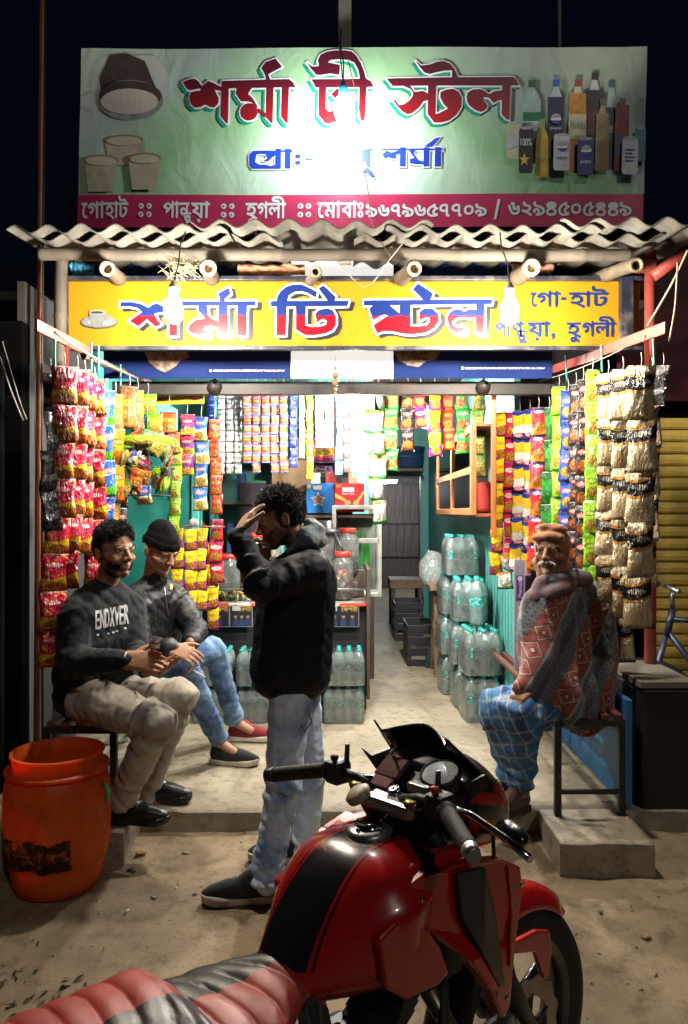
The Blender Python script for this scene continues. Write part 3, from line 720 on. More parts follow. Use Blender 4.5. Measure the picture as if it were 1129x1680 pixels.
# printed tea pan and clay cups on the left
def pm(n, a, b, s=14): return M(n, a, .42, col2=b, scale=s, contrast=(.3, .7))
PAN = pm('print_pan', (.34, .33, .31), (.16, .15, .14)); TEA = pm('print_tea', (.56, .50, .42), (.47, .42, .36)); DK = pm('print_dark', (.035, .03, .028), (.075, .05, .04)); CLAY = pm('print_clay', (.55, .47, .34), (.40, .34, .24)); CLAYD = pm('print_clay_rim', (.24, .14, .07), (.36, .25, .15)); HAND = pm('print_cloth', (.55, .56, .52), (.34, .37, .35), 9)
flat('cloth_print', [ccw([(200, 92), (250, 90), (275, 120), (277, 145), (262, 175), (240, 150), (215, 110)]), ccw([(131, 160), (150, 150), (162, 175), (150, 185), (132, 178)])], bfn(-.002), HAND, bn)
flat('pan_print', [ccw([(178, 92), (205, 88), (235, 100), (247, 128), (255, 145), (165, 148), (162, 130)])], bfn(-.0035), DK, bn)
flat('pan_print', [circ(213, 165, 54, 28, 33)], bfn(-.005), PAN, bn); flat('pan_print', [circ(213, 158, 51, 28, 24)], bfn(-.0065), DK, bn); flat('pan_print', [circ(212, 168, 47, 28, 21)], bfn(-.008), TEA, bn)
for i, (x, y, w, h) in enumerate(((204, 222, 32, 50), (168, 256, 28, 60), (239, 253, 27, 60))):
    q = bfn; a = i * .004
    flat('clay_cup_print', [ccw([(x - w, y + 8), (x + w, y + 8), (x + w * .72, y + h), (x - w * .72, y + h)]), circ(x, y + 8, w, 20, 9)], bfn(-.003 - a), CLAY, bn)
    flat('clay_cup_print', [circ(x, y + 8, w, 20, 8.5)], bfn(-.0045 - a), CLAYD, bn); flat('clay_cup_print', [circ(x, y + 10, w * .9, 20, 7.5)], bfn(-.006 - a), pm('print_tea_in_cup', (.60, .53, .40), (.52, .45, .33)), bn)
# printed bottles and cans on the right
def pb(x, y0, y1, w, body, cap, liquid_y, label=None, lab_y=None, k=0, clear_c=(.45, .62, .55)):
    o = -.002 - k * .0045
    bot = [(x - w, y1), (x + w, y1), (x + w, y0 + (y1 - y0) * .34), (x + w * .75, y0 + (y1 - y0) * .22), (x + w * .34, y0 + 12), (x + w * .34, y0), (x - w * .34, y0), (x - w * .34, y0 + 12), (x - w * .75, y0 + (y1 - y0) * .22), (x - w, y0 + (y1 - y0) * .34)]
    flat('bottle_print', [ccw(bot)], bfn(o), pm('print_clear_%d' % x, clear_c, tuple(c * .7 for c in clear_c), 20), bn)
    flat('bottle_print', [ccw(rect(x - w * .94, liquid_y, x + w * .94, y1 - 1))], bfn(o - .001), pm('print_liq_%d' % x, body, tuple(c * .6 for c in body), 25), bn)
    flat('cap_print', [ccw(rect(x - w * .40, y0 - 3, x + w * .40, y0 + 9))], bfn(o - .001), pm('print_cap_%d' % x, cap, cap), bn)
    if label: flat('label_print', [ccw(rect(x - w * .96, lab_y[0], x + w * .96, lab_y[1]))], bfn(o - .002), pm('print_lab_%d' % x, label, tuple(c * .8 for c in label), 30), bn)
def roundel(x, y, r, o):
    flat('roundel_print', [circ(x, y, r)], bfn(o), WHITEP, bn)
    flat('roundel_print', [ccw([(x + r * math.cos(a), y - abs(r * math.sin(a))) for a in np.linspace(.25, math.pi - .1, 12)])], bfn(o - .001), M('print_red', (.5, .02, .03), .4), bn)
    flat('roundel_print', [ccw([(x + r * math.cos(a), y + abs(r * math.sin(a))) for a in np.linspace(.35, math.pi - .35, 12)])], bfn(o - .001), M('print_blue', (.01, .05, .32), .4), bn)
def small_text(s, x0, x1, y0, y1, o, m, parent=None, fn=None, name='small_print', w=0):
    cs = place(glyphs(s), x0, x1, y0, y1)
    return flat(name, cs, fn(o) if fn else bfn(o), m, parent or bn)
pb(1002, 138, 280, 12, (.02, .06, .10), (.02, .12, .12), 180, (.5, .5, .5), (210, 222), 0)
pb(974, 126, 276, 14, (.03, .02, .04), (.015, .01, .01), 152, (.10, .02, .03), (185, 225), 1, (.6, .62, .66))
pb(871, 138, 232, 15, (.01, .22, .10), (.01, .09, .05), 188, (.62, .66, .60), (203, 219), 1)
pb(910, 138, 264, 14, (.012, .022, .07), (.03, .12, .35), 164, (.012, .03, .11), (188, 222), 2, (.6, .68, .72))
pb(946, 138, 288, 14.5, (.62, .26, .03), (.35, .03, .02), 158, (.62, .58, .40), (192, 232), 2, (.62, .58, .48))
pb(987, 170, 284, 11, (.42, .32, .12), (.12, .10, .04), 192, None, None, 3, (.40, .34, .20))
pb(1019, 170, 284, 12, (.20, .015, .015), (.10, .02, .02), 178, (.06, .08, .16), (225, 262), 3, (.30, .05, .05))
pb(888, 204, 296, 10.5, (.68, .42, .03), (.25, .40, .10), 235, None, None, 4, (.65, .45, .08))
def can(x, y0, y1, w, col, k, top=(.45, .46, .48)):
    o = -.004 - k * .0045
    flat('can_print', [ccw([(x - w * .85, y0), (x + w * .85, y0), (x + w, y0 + 5), (x + w, y1 - 5), (x + w * .8, y1), (x - w * .8, y1), (x - w, y1 - 5), (x - w, y0 + 5)])], bfn(o), pm('print_can_%d' % x, col, tuple(c * .75 for c in col), 20), bn)
    flat('can_print', [circ(x, y0 + 1, w * .85, 14, 2.6)], bfn(o - .001), pm('print_can_top', top, (.3, .3, .32)), bn); return o - .0015
o = can(841, 208, 266, 11.5, (.55, .55, .35), 5); flat('label_print', [ccw([(831, 232), (852, 226), (852, 244), (831, 252)])], bfn(o), M('print_red'), bn)
o = can(861, 217, 291, 11.5, (.015, .013, .014), 6); small_text('100%', 852, 870, 246, 234, o, WHITEP); flat('star_print', [[(858.5 + (9 if j % 2 == 0 else 4) * math.sin(j * math.pi / 5), 269 - (11 if j % 2 == 0 else 4.5) * math.cos(j * math.pi / 5)) for j in range(10)][::1]], bfn(o), M('print_gold', (.62, .45, .08), .4), bn)
o = can(919, 227, 286, 13, (.66, .68, .70), 6); roundel(920, 247, 8.5, o); small_text('pepsi', 911, 928, 270, 262, o, M('print_blue'))
o = can(958, 234, 294, 13, (.012, .035, .20), 7); roundel(959, 254, 8.5, o); small_text('pepsi', 950, 967, 277, 269, o, WHITEP)
o = can(1031, 232, 292, 13, (.62, .64, .68), 7, (.5, .1, .08)); [flat('faded_print', [ccw(rect(1023, y_, 1039 - k9, y_ + 2.6))], bfn(o), M('print_blue'), bn) for k9, y_ in ((0, 251), (4, 257), (0, 263), (2, 269))]
can(1049, 215, 268, 9, (.03, .20, .22), 4)
roundel(910, 201, 8.5, -.020); small_text('pepsi', 901, 919, 220, 214, -.020, WHITEP); small_text('Dukes', 858, 884, 216, 206, -.0165, M('print_red')); small_text('Mirinda', 934, 958, 218, 206, -.020, M('print_green2', (.03, .22, .08), .4)); small_text('Slice', 882, 894, 272, 262, -.032, M('print_green2'))
# ropes and loose wires of the banner
def wire(name, pts, r, lab, m=CABLE):
    b = MB(); pts = [Vector(p) for p in pts]
    fine = []
    for i in range(len(pts) - 1):
        p0, p1, p2, p3 = pts[max(i - 1, 0)], pts[i], pts[i + 1], pts[min(i + 2, len(pts) - 1)]
        for k in range(5):
            s = k / 5; fine.append(.5 * ((2 * p1) + (p2 - p0) * s + (2 * p0 - 5 * p1 + 4 * p2 - p3) * s * s + (3 * p1 - p0 - 3 * p2 + p3) * s ** 3))
    b.tube(fine + [pts[-1]], r, 6); return tag(b.build(name, m), lab, 'wire')
wire('loose_wire', [P(572, 100, 3.86), P(592, 200, 3.84), P(584, 240, 3.85), P(600, 290, 3.84), P(606, 330, 3.84), P(612, 372, 3.76), P(640, 420, 3.66)], .0028, 'thin loose wire trailing down over the middle of the green banner', M('brown_wire', (.16, .10, .05), .5))
wire('loose_wire', [P(552, 0, 3.9), P(556, 60, 3.86), P(562, 130, 3.82)], .003, 'black wire hanging down to the top bulb')
wire('loose_wire', [P(556, 432, 3.7), P(600, 470, 3.68), P(640, 425, 3.7), P(660, 400, 3.66)], .0025, 'thin pale wire looping under the bamboo pole near the middle', M('pale_wire', (.35, .30, .24), .5))
wire('loose_wire', [P(1129, 410, 3.5), P(1100, 470, 3.6), P(1062, 535, 3.75)], .006, 'pale rope slung from the red brace down to the post', M('rope', (.34, .28, .20), .8))
wire('loose_wire', [P(1112, 430, 3.5), P(1108, 500, 3.5), P(1098, 560, 3.5)], .005, 'frayed rope hanging free beside the red post', M('rope'))

for x0_, x1_, y_ in ((345, 468, 609), (757, 893, 605)):
    cs = place(glyphs('CARBONATED WATER. THUMS UP IS A REGISTERED TRADEMARK OF THE COCA-COLA COMPANY'), x0_ + 5, x1_, y_ + 1.6, y_ - 1.6) + [rect(x0_, y_ - 2, x0_ + 3, y_ + 2)]
    flat('small_print', cs, lambda u, v: (sx(u, FXY), -.016, sz(v, FXY) - 2.6), WHITEP, fx)
# ------------------------------------------------------------------ neighbours left and right
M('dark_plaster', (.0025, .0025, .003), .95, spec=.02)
def shutter(lab, x0, x1, y, z0, z1, m, pitch=.075):
    t = thing('rolling_shutter', lab, 'shutter', ((x0 + x1) / 2, y, z0)); w = x1 - x0
    b = MB(); b.add([(-w / 2, 0, 0), (w / 2, 0, 0), (w / 2, -.012, .012), (-w / 2, -.012, .012), (-w / 2, -.016, pitch * .5), (w / 2, -.016, pitch * .5), (-w / 2, -.010, pitch - .008), (w / 2, -.010, pitch - .008), (-w / 2, .004, pitch - .004), (w / 2, .004, pitch - .004)],
        [(0, 1, 2, 3), (3, 2, 5, 4), (4, 5, 7, 6), (6, 7, 9, 8)]); me = b.mesh('slat', m)
    for i in range(int((z1 - z0) / pitch)): link('slat', me, t, (0, random.uniform(-.002, .002), i * pitch), (0, random.uniform(-.002, .002), 0))
    for s in (-1, 1): boxo('guide_rail', (s * (w / 2 + .02), -.01, (z1 - z0) / 2), (.05, .05, z1 - z0), M('dark_plaster'), t)
    return t
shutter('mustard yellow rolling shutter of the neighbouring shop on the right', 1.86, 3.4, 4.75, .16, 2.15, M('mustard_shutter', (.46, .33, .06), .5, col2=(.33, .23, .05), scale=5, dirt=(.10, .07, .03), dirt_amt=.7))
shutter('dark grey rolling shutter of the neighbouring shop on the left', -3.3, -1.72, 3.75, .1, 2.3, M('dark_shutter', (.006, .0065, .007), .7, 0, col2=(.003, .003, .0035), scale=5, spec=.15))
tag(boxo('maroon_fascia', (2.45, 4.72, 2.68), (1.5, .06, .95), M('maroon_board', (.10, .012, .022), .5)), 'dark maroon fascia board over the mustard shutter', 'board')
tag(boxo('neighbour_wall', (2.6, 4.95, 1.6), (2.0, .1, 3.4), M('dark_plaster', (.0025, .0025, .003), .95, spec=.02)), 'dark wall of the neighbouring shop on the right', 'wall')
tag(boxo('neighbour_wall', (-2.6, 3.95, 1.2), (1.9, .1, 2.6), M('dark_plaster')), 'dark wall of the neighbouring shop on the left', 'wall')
tag(boxo('neighbour_step', (2.6, 4.62, .06), (1.9, .24, .2), CEMENT_B), 'cement ledge in front of the mustard shutter', 'step')
wire('slack_cable', [P(0, 585, 3.6), P(18, 640, 3.6), P(38, 690, 3.6)], .004, 'thin slack cable hanging on the dark left shutter', M('grey_cable', (.22, .2, .18), .5))
wire('slack_cable', [P(4, 560, 3.6), P(30, 650, 3.62), P(44, 688, 3.62)], .003, 'second thin cable beside it on the dark left shutter', M('grey_cable'))

# ------------------------------------------------------------------ counter with glass tray, posters and rails
CX0, CX1, CY, CZ = -1.02, .155, 5.28, .885
ct = thing('shop_counter', 'dark serving counter with posters on its front', 'counter', ((CX0 + CX1) / 2, CY, PZ)); cw = CX1 - CX0
def cl(x, y, z): return (x - ct.location.x, y - CY, z - PZ)
boxo('body', cl((CX0 + CX1) / 2, CY + .30, (PZ + CZ) / 2), (cw, .56, CZ - PZ - .02), M('counter_black', (.02, .02, .024), .5), ct)
boxo('top', cl((CX0 + CX1) / 2, CY + .29, CZ), (cw + .02, .62, .03), M('steel_top', (.42, .42, .42), .35, .6, dirt=(.2, .16, .1)), ct)
boxo('edge_strip', cl((CX0 + CX1) / 2, CY - .028, CZ - .004), (cw, .012, .022), M('red_white_tape', (.55, .06, .04), .4, col2=(.75, .70, .6), scale=3, contrast=(.48, .52)), ct)
boxo('end_panel', cl(CX1 + .012, CY + .28, (PZ + 1.06) / 2 + .08), (.022, .64, .90), M('laminate_end', (.10, .07, .06), .45), ct)
STEEL = M('bright_steel', (.66, .66, .64), .28, .9)
for z in (.985, 1.085):
    if z > 1.05: continue
    b = MB(); b.tube([cl(CX0, CY - .02, z), cl(CX1 + .02, CY - .02, z)], .008, 8); b.build('guard_rail', STEEL, ct)
for x in (CX0 + .05, -.55, CX1 - .01):
    b = MB(); b.tube([cl(x, CY - .02, CZ), cl(x, CY - .02, .985)], .006, 8); b.build('rail_post', STEEL, ct)
GLASS = clear('clear_glass', (.93, .97, .96), .05, .02)
PBK = M('poster_black', (.012, .013, .02), .35, col2=(.02, .022, .032)); PGOLD = M('poster_gold', (.75, .45, .07), .4); PSKIN = M('poster_skin', (.36, .20, .12), .4); PNAVY = M('poster_navy', (.03, .045, .12), .4)
for i, (x0, x1) in enumerate(((341, 376.5), (378, 414), (536, 589))):
    d = CY - .032; t2 = thing('counter_poster', ['black poster with gold lettering at the left end of the counter', 'black poster with gold lettering beside the standing man, left', 'black poster with gold lettering at the right end of the counter'][i], 'poster', P((x0 + x1) / 2, 1009.5, d), group='posters on the counter front')
    o0 = t2.location.copy()
    fnp = lambda y, d=d, o0=o0: (lambda u, v: (sx(u, d) - o0.x, y, sz(v, d) - o0.z))
    boxo('board', (0, .004, 0), ((x1 - x0) / FPX * d, .006, 38 / FPX * d), M('poster_edge', (.55, .55, .52), .4), t2, bevel=0)
    flat('print', [ccw(rect(x0 + .6, 991.5, x1 - .6, 1027.5))], fnp(-.001), PBK, t2)
    cs = word('কেশরী' if False else 'েকশরী', x0 + (x1 - x0) * .45, x1 - 2, 1003, 997)
    flat('lettering', cs, fnp(-.002), PGOLD, t2); [flat('faded_print', [ccw(rect(x0 + (x1 - x0) * a_, 993.4, x0 + (x1 - x0) * b_, 995.2))], fnp(-.002), PGOLD, t2) for a_, b_ in ((.44, .62), (.66, .84))]
    if i: flat('packet_print', [ccw(rect(x0 + 3, 993, x0 + 17, 1002))], fnp(-.002), M('print_red'), t2)
    for k in range(3 if i else 2):
        xx = x0 + (x1 - x0) * (.24 + .28 * k)
        flat('figure_print', [ccw([(xx - 5, 1027), (xx + 5, 1027), (xx + 4.5, 1018), (xx + 1.5, 1014), (xx - 1.5, 1014), (xx - 4.5, 1018)])], fnp(-.002), PNAVY, t2)
        flat('figure_print', [circ(xx, 1010.5, 3, 12, 4)], fnp(-.003), PSKIN, t2); flat('figure_print', [circ(xx, 1008, 3.1, 12, 2.2)], fnp(-.004), PBK, t2)
# glass tray with fried snacks
gt = thing('snack_tray', 'clear tray of yellow fried snacks behind the counter rail', 'tray', cl(0, 0, 0)); gt.location = (-.72, CY + .10, CZ + .016)
b = MB(); b.box((0, -.1, .04), (.50, .004, .08)); b.box((0, .1, .04), (.50, .004, .08)); b.box((0, 0, .004), (.50, .2, .006)); b.build('tray_body', GLASS, gt)
SN = M('fried_snack', (.62, .33, .05), .6, col2=(.42, .19, .03), scale=30); SN2 = M('pale_snack', (.70, .52, .25), .6)
b = MB()
for i in range(60):
    a = random.uniform(-.23, .23); q = random.uniform(-.08, .08); zz = random.uniform(.012, .06); an = random.uniform(0, 6.3)
    pts = [(a + .022 * math.cos(an + k * .8), q + .01 * k / 3, zz + .02 * math.sin(an + k * .8)) for k in range(5)]; b.tube(pts, .006, 6, mi=i % 2)
tag(b.build('fried_snacks', [SN, SN2], gt), kind='stuff')

# jars with red lids
JAR = clear('clear_jar', (.92, .96, .95), .06, .06, .10)
LID = M('red_lid', (.50, .025, .02), .35)
def jar(p, r, h, lab, fill, cols, seed=0):
    t = thing('snack_jar', lab, 'jar', p, group='red lidded jars on the counter')
    b = MB(); b.lathe([(.001, .004), (r * .9, .004), (r, .02), (r, h * .70), (r * .93, h * .80), (r * .68, h * .88), (r * .66, h * .93)], n=24); b.build('glass', JAR, t)
    l = MB(); l.lathe([(r * .74, h * .90), (r * .76, h * .92), (r * .76, h * .99), (r * .70, h), (.001, h)], n=24); ld = l.build('lid', LID, t)
    rnd = random.Random(seed); f = MB()
    for i in range(70 if fill > .2 else 14):
        a = rnd.uniform(0, 6.28); q = r * .86 * math.sqrt(rnd.random()); z = .012 + rnd.random() * h * fill
        f.box((q * math.cos(a), q * math.sin(a), z), (.034 * rnd.uniform(.6, 1.2), .012, .02), (rnd.uniform(-1, 1), rnd.uniform(-1, 1), rnd.uniform(0, 3)), mi=rnd.randrange(len(cols)))
    tag(f.build('sweets', cols, t), kind='stuff'); return t
RDW = [M('sweet_red', (.55, .02, .03), .3), M('sweet_white', (.75, .7, .65), .35), M('sweet_orange', (.65, .22, .02), .35)]
BIS = [M('biscuit', (.55, .33, .13), .6), M('biscuit_dark', (.40, .20, .07), .6)]
z0 = CZ + .016
jar((sx(562, 5.36), 5.36, z0), .075, .34, 'tall jar of red wrapped sweets at the right end of the counter', .56, RDW, 1)
jar((sx(571, 5.58), 5.58, z0 + .16), .080, .34, 'jar of brown biscuits behind the sweets jar', .40, BIS, 2)
jar((sx(532, 5.62), 5.62, z0 + .22), .080, .33, 'jar of pale sweets just behind the standing man', .50, [RDW[1], BIS[0]], 3)
jar((sx(374, 5.42), 5.42, z0), .088, .32, 'nearly empty jar left of the standing man', .12, [SN2], 4)
jar((sx(418, 5.50), 5.50, z0 + .13), .075, .34, 'jar of orange rusks beside the standing man\'s raised arm', .55, [M('rusk', (.62, .25, .07), .6), BIS[0]], 5)
jar((sx(352, 5.60), 5.60, z0 + .02), .07, .28, 'small jar of steel grey sweets at the left end of the counter', .5, [M('foil_sweet', (.6, .6, .62), .25, .8)], 6)
jar((sx(396, 5.62), 5.62, z0 + .13), .07, .30, 'jar of red sweets on the low step, left of the raised arm', .5, RDW, 7); jar((sx(446, 5.64), 5.64, z0 + .13), .07, .30, 'jar of pale rusks half hidden behind the raised arm', .55, [SN2, BIS[0]], 8)
tag(boxo('jar_shelf', (-.40, 5.60, z0 + .06), (1.0, .24, .10), WOODDARK), 'low dark shelf step behind the front jars', 'shelf')
tag(boxo('jar_shelf', (.02, 5.66, z0 + .10), (.30, .22, .19), WOODDARK), 'higher dark shelf step under the biscuit jar', 'shelf')

# steel framed glass case and mixer on the counter
gc = thing('glass_case', 'white framed small glass case right of the standing man', 'case', (sx(585, 5.8), 5.80, CZ + .02))
WF = M('aluminium_frame', (.62, .63, .60), .35, .5, dirt=(.3, .28, .22))
W2, H2, D2 = .17, .46, .12
for s in (-1, 1):
    for q in (-1, 1): boxo('frame', (s * W2 / 1, q * D2, H2 / 2 + .09), (.03, .03, H2 + .2), WF, gc)
for z in (.0, H2 + .19): boxo('frame', (0, 0, z), (W2 * 2 + .03, D2 * 2 + .03, .03), WF, gc)
boxo('frame', (0, -D2, H2 - .06), (W2 * 2, .03, .035), WF, gc)
b = MB(); b.box((0, -D2 + .002, .3), (W2 * 2 - .02, .003, .55)); b.build('pane', GLASS, gc)
boxo('backing', (0, D2 - .004, .3), (W2 * 2 - .02, .004, .6), M('case_back', (.25, .27, .25), .6), gc)
for x, h in ((-.06, .2), (.02, .33), (.08, .26)): boxo('green_packet', (x, .03, h / 2 + .14), (.05, .04, h), M('green_pack', (.05, .33, .06), .35), gc)
mx = thing('mixer_jar', 'black lidded mixer jar behind the standing man\'s hood', 'mixer', (sx(531, 5.55), 5.55, CZ + .10))
b = MB(); b.lathe([(.06, .0), (.075, .02), (.085, .36), (.088, .38)], n=24); b.build('jar_body', clear('smoky_jar', (.7, .72, .72), .1, .1, .12), mx)
b = MB(); b.lathe([(.105, .37), (.112, .38), (.112, .405), (.07, .41), (.066, .47), (.058, .475), (.001, .475)], n=24, caps=True); b.build('lid', M('black_plastic', (.02, .022, .025), .35), mx)
b = MB(); b.tube([(.07, -.06, .40), (.13, -.09, .28), (.17, -.10, .20)], .010, 8); b.build('handle', M('black_plastic'), mx)

# printed cartons on the shelf behind
def carton(name, lab, x0, y0, x1, y1, d, col, depth=.16):
    t = thing(name, lab, 'box', P((x0 + x1) / 2, y1, d)); w = (x1 - x0) / FPX * d; h = (y1 - y0) / FPX * d
    boxo('carton_body', (0, depth / 2, h / 2), (w, depth, h), col, t, bevel=.003)
    L = t.location.copy(); return t, (lambda y: (lambda u, v: (sx(u, d) - L.x, y, sz(v, d) - L.z)))
t, f = carton('sweets_carton', 'bright blue carton with a star and a red logo', 502, 793, 548, 842, 5.75, M('carton_blue', (.01, .18, .55), .35))
flat('logo_print', [ccw([(513, 797), (529, 796), (527, 804), (515, 804)])], f(-.002), M('print_red'), t); small_text('TASTY', 515, 527, 802.5, 798.5, -.003, WHITEP, t, f)
st = lambda x, y, a, b: [(x + (a if j % 2 == 0 else b) * math.sin(j * math.pi / 5), y - (a if j % 2 == 0 else b) * math.cos(j * math.pi / 5)) for j in range(10)]
flat('star_print', [st(522, 820, 12.5, 6.5)], f(-.002), WHITEP, t); flat('star_print', [st(522, 820, 11, 5.4)], f(-.003), M('choc_print', (.16, .06, .03), .4, col2=(.4, .25, .15), scale=60), t)
flat('corner_print', [circ(507, 798, 3.4)], f(-.002), M('print_gold'), t)
t, f = carton('sweets_carton', 'red carton of almond sweets above the glass case', 549, 793, 598, 840, 5.72, M('carton_red', (.52, .012, .022), .35))
flat('logo_print', [ccw(rect(562, 800, 581, 806.5))], f(-.002), WHITEP, t); small_text('JINGLE', 563.5, 579.5, 805.6, 801.2, -.003, M('print_red'), t, f); small_text('Almond Time', 561, 581, 811.5, 808, -.002, WHITEP, t, f)
flat('picture_print', [circ(577, 829, 11, 18, 9)], f(-.002), M('choc_print2', (.10, .025, .015), .4), t); flat('picture_print', [circ(571, 826, 5.5), circ(584, 826, 5)], f(-.003), M('nut_print', (.55, .27, .10), .4), t); flat('picture_print', [circ(577, 831, 5.5)], f(-.004), M('choc_print3', (.22, .04, .03), .4), t)
flat('ribbon_print', [ccw([(550, 809), (556, 812), (567, 819), (567, 823), (550, 816)]), ccw([(585, 821), (596, 806), (597.5, 809), (588, 824)])], f(-.002), M('print_gold'), t); flat('corner_print', [circ(557, 836, 5, 14, 3.6)], f(-.002), BIS[0], t); flat('corner_print', [ccw(rect(551.5, 795.5, 559, 799.5))], f(-.002), M('print_orange', (.65, .2, .02), .4), t)
tag(boxo('carton_shelf', (sx(540, 5.85), 5.86, sz(845, 5.75) - .012), (.72, .26, .022), WOODDARK), 'dark shelf board carrying the blue and red cartons', 'shelf')
# purple shop-shelf edge strips
pt = thing('purple_strip', 'purple and white shelf strip above the blue carton', 'sign', P(525, 770, 5.5)); L = pt.location.copy(); f = lambda y: (lambda u, v: (sx(u, 5.5) - L.x, y, sz(v, 5.5) - L.z))
boxo('strip', (0, .004, 0), (sx(550, 5.5) - sx(512, 5.5), .006, .05), M('pale_strip', (.62, .6, .66), .4), pt, bevel=0); [flat('print', [q_], f(-.001), M('purple_print', (.10, .02, .22), .4), pt) for q_ in (ccw(rect(520, 764, 533, 774)), circ(515.5, 766.5, 3), circ(541, 769, 5))]; small_text('Phenols', 521, 536, 771.5, 766.5, -.003, WHITEP, pt, f)
pv = thing('purple_strip', 'upright purple and white strip leaning on the right wall below the packets', 'sign', P(853, 985, 4.30)); L2 = pv.location.copy(); f = lambda y: (lambda u, v: (sx(u, 4.3) - L2.x, y, sz(v, 4.3) - L2.z))
boxo('strip', (0, .005, -.08), (.062, .01, .62), M('grey_purple_strip', (.30, .28, .36), .4), pv); [flat('print', [q_], f(-.002), M('purple_print'), pv) for q_ in (ccw(rect(847, 944, 859, 985)), ccw(rect(847, 1018, 859, 1060)))]; [flat('print', [q_], f(-.004), M('pale_strip'), pv) for q_ in (circ(853, 949, 4), circ(853, 997, 3), circ(853, 1024, 4))]
for yy in (966, 1040):
    b_ = place(glyphs('Phenols'), -14, 14, -3, 3); flat('small_print', [[(853 - q, yy - p_) for p_, q in c] for c in b_], f(-.0045), M('pale_strip'), pv)

# back shelving behind the counter
bs = thing('back_shelving', 'dim wooden shelving with goods behind the counter', 'shelving', (-.75, 6.1, PZ))
for z in (.55, 1.05, 1.45, 1.78, 2.1): boxo('shelf_board', (0, -.06, z), (1.62, .30, .022), WOODDARK, bs)
for x in (-.80, -.27, .27, .80): boxo('upright', (x, -.06, 1.15), (.035, .302, 2.3), TEAL if x < .5 else WOODPLAIN, bs)
rn = random.Random(3); cols = [M('goods_%d' % i, c, .45) for i, c in enumerate([(.5, .04, .03), (.55, .4, .05), (.05, .12, .35), (.5, .48, .42), (.06, .25, .1), (.22, .13, .08), (.35, .03, .12)])]
GN = 0; ORD = ['first', 'second', 'third', 'fourth', 'fifth', 'sixth', 'seventh', 'eighth', 'ninth', 'tenth', 'eleventh', 'twelfth', 'thirteenth', 'fourteenth', 'fifteenth']
for z in (1.061, 1.461, 1.791):
    x = -.76; k9 = 0
    while x < .74:
        w = rn.uniform(.06, .15); h = rn.uniform(.12, .26)
        if not any(abs(x + w / 2 - u) < w / 2 + .03 for u in (-.27, .27)):
            o = boxo('goods_box', (-.75 + x + w / 2, 6.0 + rn.uniform(0, .05), PZ + z + h / 2), (w * .92, .12, h), cols[(ci := rn.randrange(7))])
            GN += 1; tag(o, '%s carton, %s on the %s dim back shelf from the left' % (['red', 'yellow', 'dark blue', 'cream', 'green', 'brown', 'crimson'][ci], ORD[k9], {1.061: 'lowest', 1.461: 'middle', 1.791: 'top'}[z]), 'box', 'goods on the back shelves'); k9 += 1
        x += w + rn.uniform(.0, .04)
tag(boxo('tan_carton', P(480, 782, 5.9), (.30, .2, .24), M('cardboard', (.34, .22, .12), .75, dirt=(.2, .12, .07))), 'tan cardboard carton on the shelf above the standing man', 'box')
tag(boxo('dark_board', P(420, 850, 5.95), (.26, .03, .55), M('violet_dark', (.05, .035, .06), .6)), 'dark violet panel behind the man\'s raised hand', 'panel')

# left teal door leaf and cupboard behind the seated men
td = thing('teal_door', 'teal painted door leaf behind the seated men', 'door', (-1.28, 5.2, PZ))
boxo('leaf', (0, 0, 1.0), (.62, .04, 2.0), M('teal_door_paint', (.02, .20, .17), .4, col2=(.012, .14, .12), scale=3), td)
for s in (-.27, .27): boxo('stile', (s, -.026, 1.0), (.05, .015, 1.96), TEAL, td)
tag(boxo('teal_crossbar', (-1.12, 4.75, 2.12), (.06, .5, .14), TEAL), 'teal board at the top left behind the hanging packets', 'board')

# right side: glazed cabinet doors, orange shutter leaf, blue crate on shelf
def glazed(lab, p0, p1, z0, z1, rows, cols, m, name='glazed_cabinet', depth=.22):
    p0, p1 = Vector(p0), Vector(p1); w = (p1 - p0).length; an = math.atan2(p1.y - p0.y, p1.x - p0.x)
    t = thing(name, lab, 'cabinet' if 'cab' in name else 'shutter', (p0.x, p0.y, z0), an); h = z1 - z0; st_ = .045
    for c in range(cols + 1): boxo('stile', (w * c / cols, 0, h / 2), (st_, .035, h), m, t)
    for r in range(rows + 1):
        for c in range(cols): boxo('rail', (w * (c + .5) / cols, .001, h * r / rows + (st_ / 2 if r == 0 else -st_ / 2 if r == rows else 0)), (w / cols - st_, .030, st_), m, t)
    for r in range(rows):
        for c in range(cols):
            b = MB(); b.box((w * (c + .5) / cols, .004, h * (r + .5) / rows), (w / cols - st_, .003, h / rows - st_)); b.build('pane', clear('cabinet_glass', (.85, .93, .92), .10, .03), t)
    return t
gcab = glazed('orange framed glazed wall cabinet on the right wall', (.80, 4.72, 0), (.80, 6.45, 0), 1.50, 2.06, 2, 2, M('cabinet_trim', (.34, .15, .05), .4, col2=(.24, .10, .04), stretch=(6, 1, 6)))
boxo('cabinet_back', (.86, -.20, .28), (1.74, .01, .54), M('cabinet_inside', (.35, .45, .42), .6), gcab, bevel=0); boxo('cabinet_floor', (.86, -.11, .0), (1.74, .20, .02), ORANGEWOOD, gcab); boxo('cabinet_roof', (.86, -.11, .56), (1.74, .20, .02), ORANGEWOOD, gcab)
for i in range(5): boxo('stored_jar', (.25 + i * .3, -.11, .12), (.09, .09, .2), cols[i], gcab, bevel=.02)
ol = thing('shutter_leaf', 'orange varnished wooden shutter leaf beside the right packets', 'shutter', (sx(810, 4.5), 4.5, 1.38), R(78))
OW = ORANGEWOOD
for x in (0, .24): boxo('stile', (x, 0, .45), (.05, .03, .92), OW, ol)
for z in (.02, .31, .60, .88): boxo('rail', (.12, .001, z), (.19, .028, .05), OW, ol)
for z in (.165, .455, .74): boxo('panel', (.12, .004, z), (.19, .012, .235), M('orange_panel', (.30, .085, .02), .45), ol)
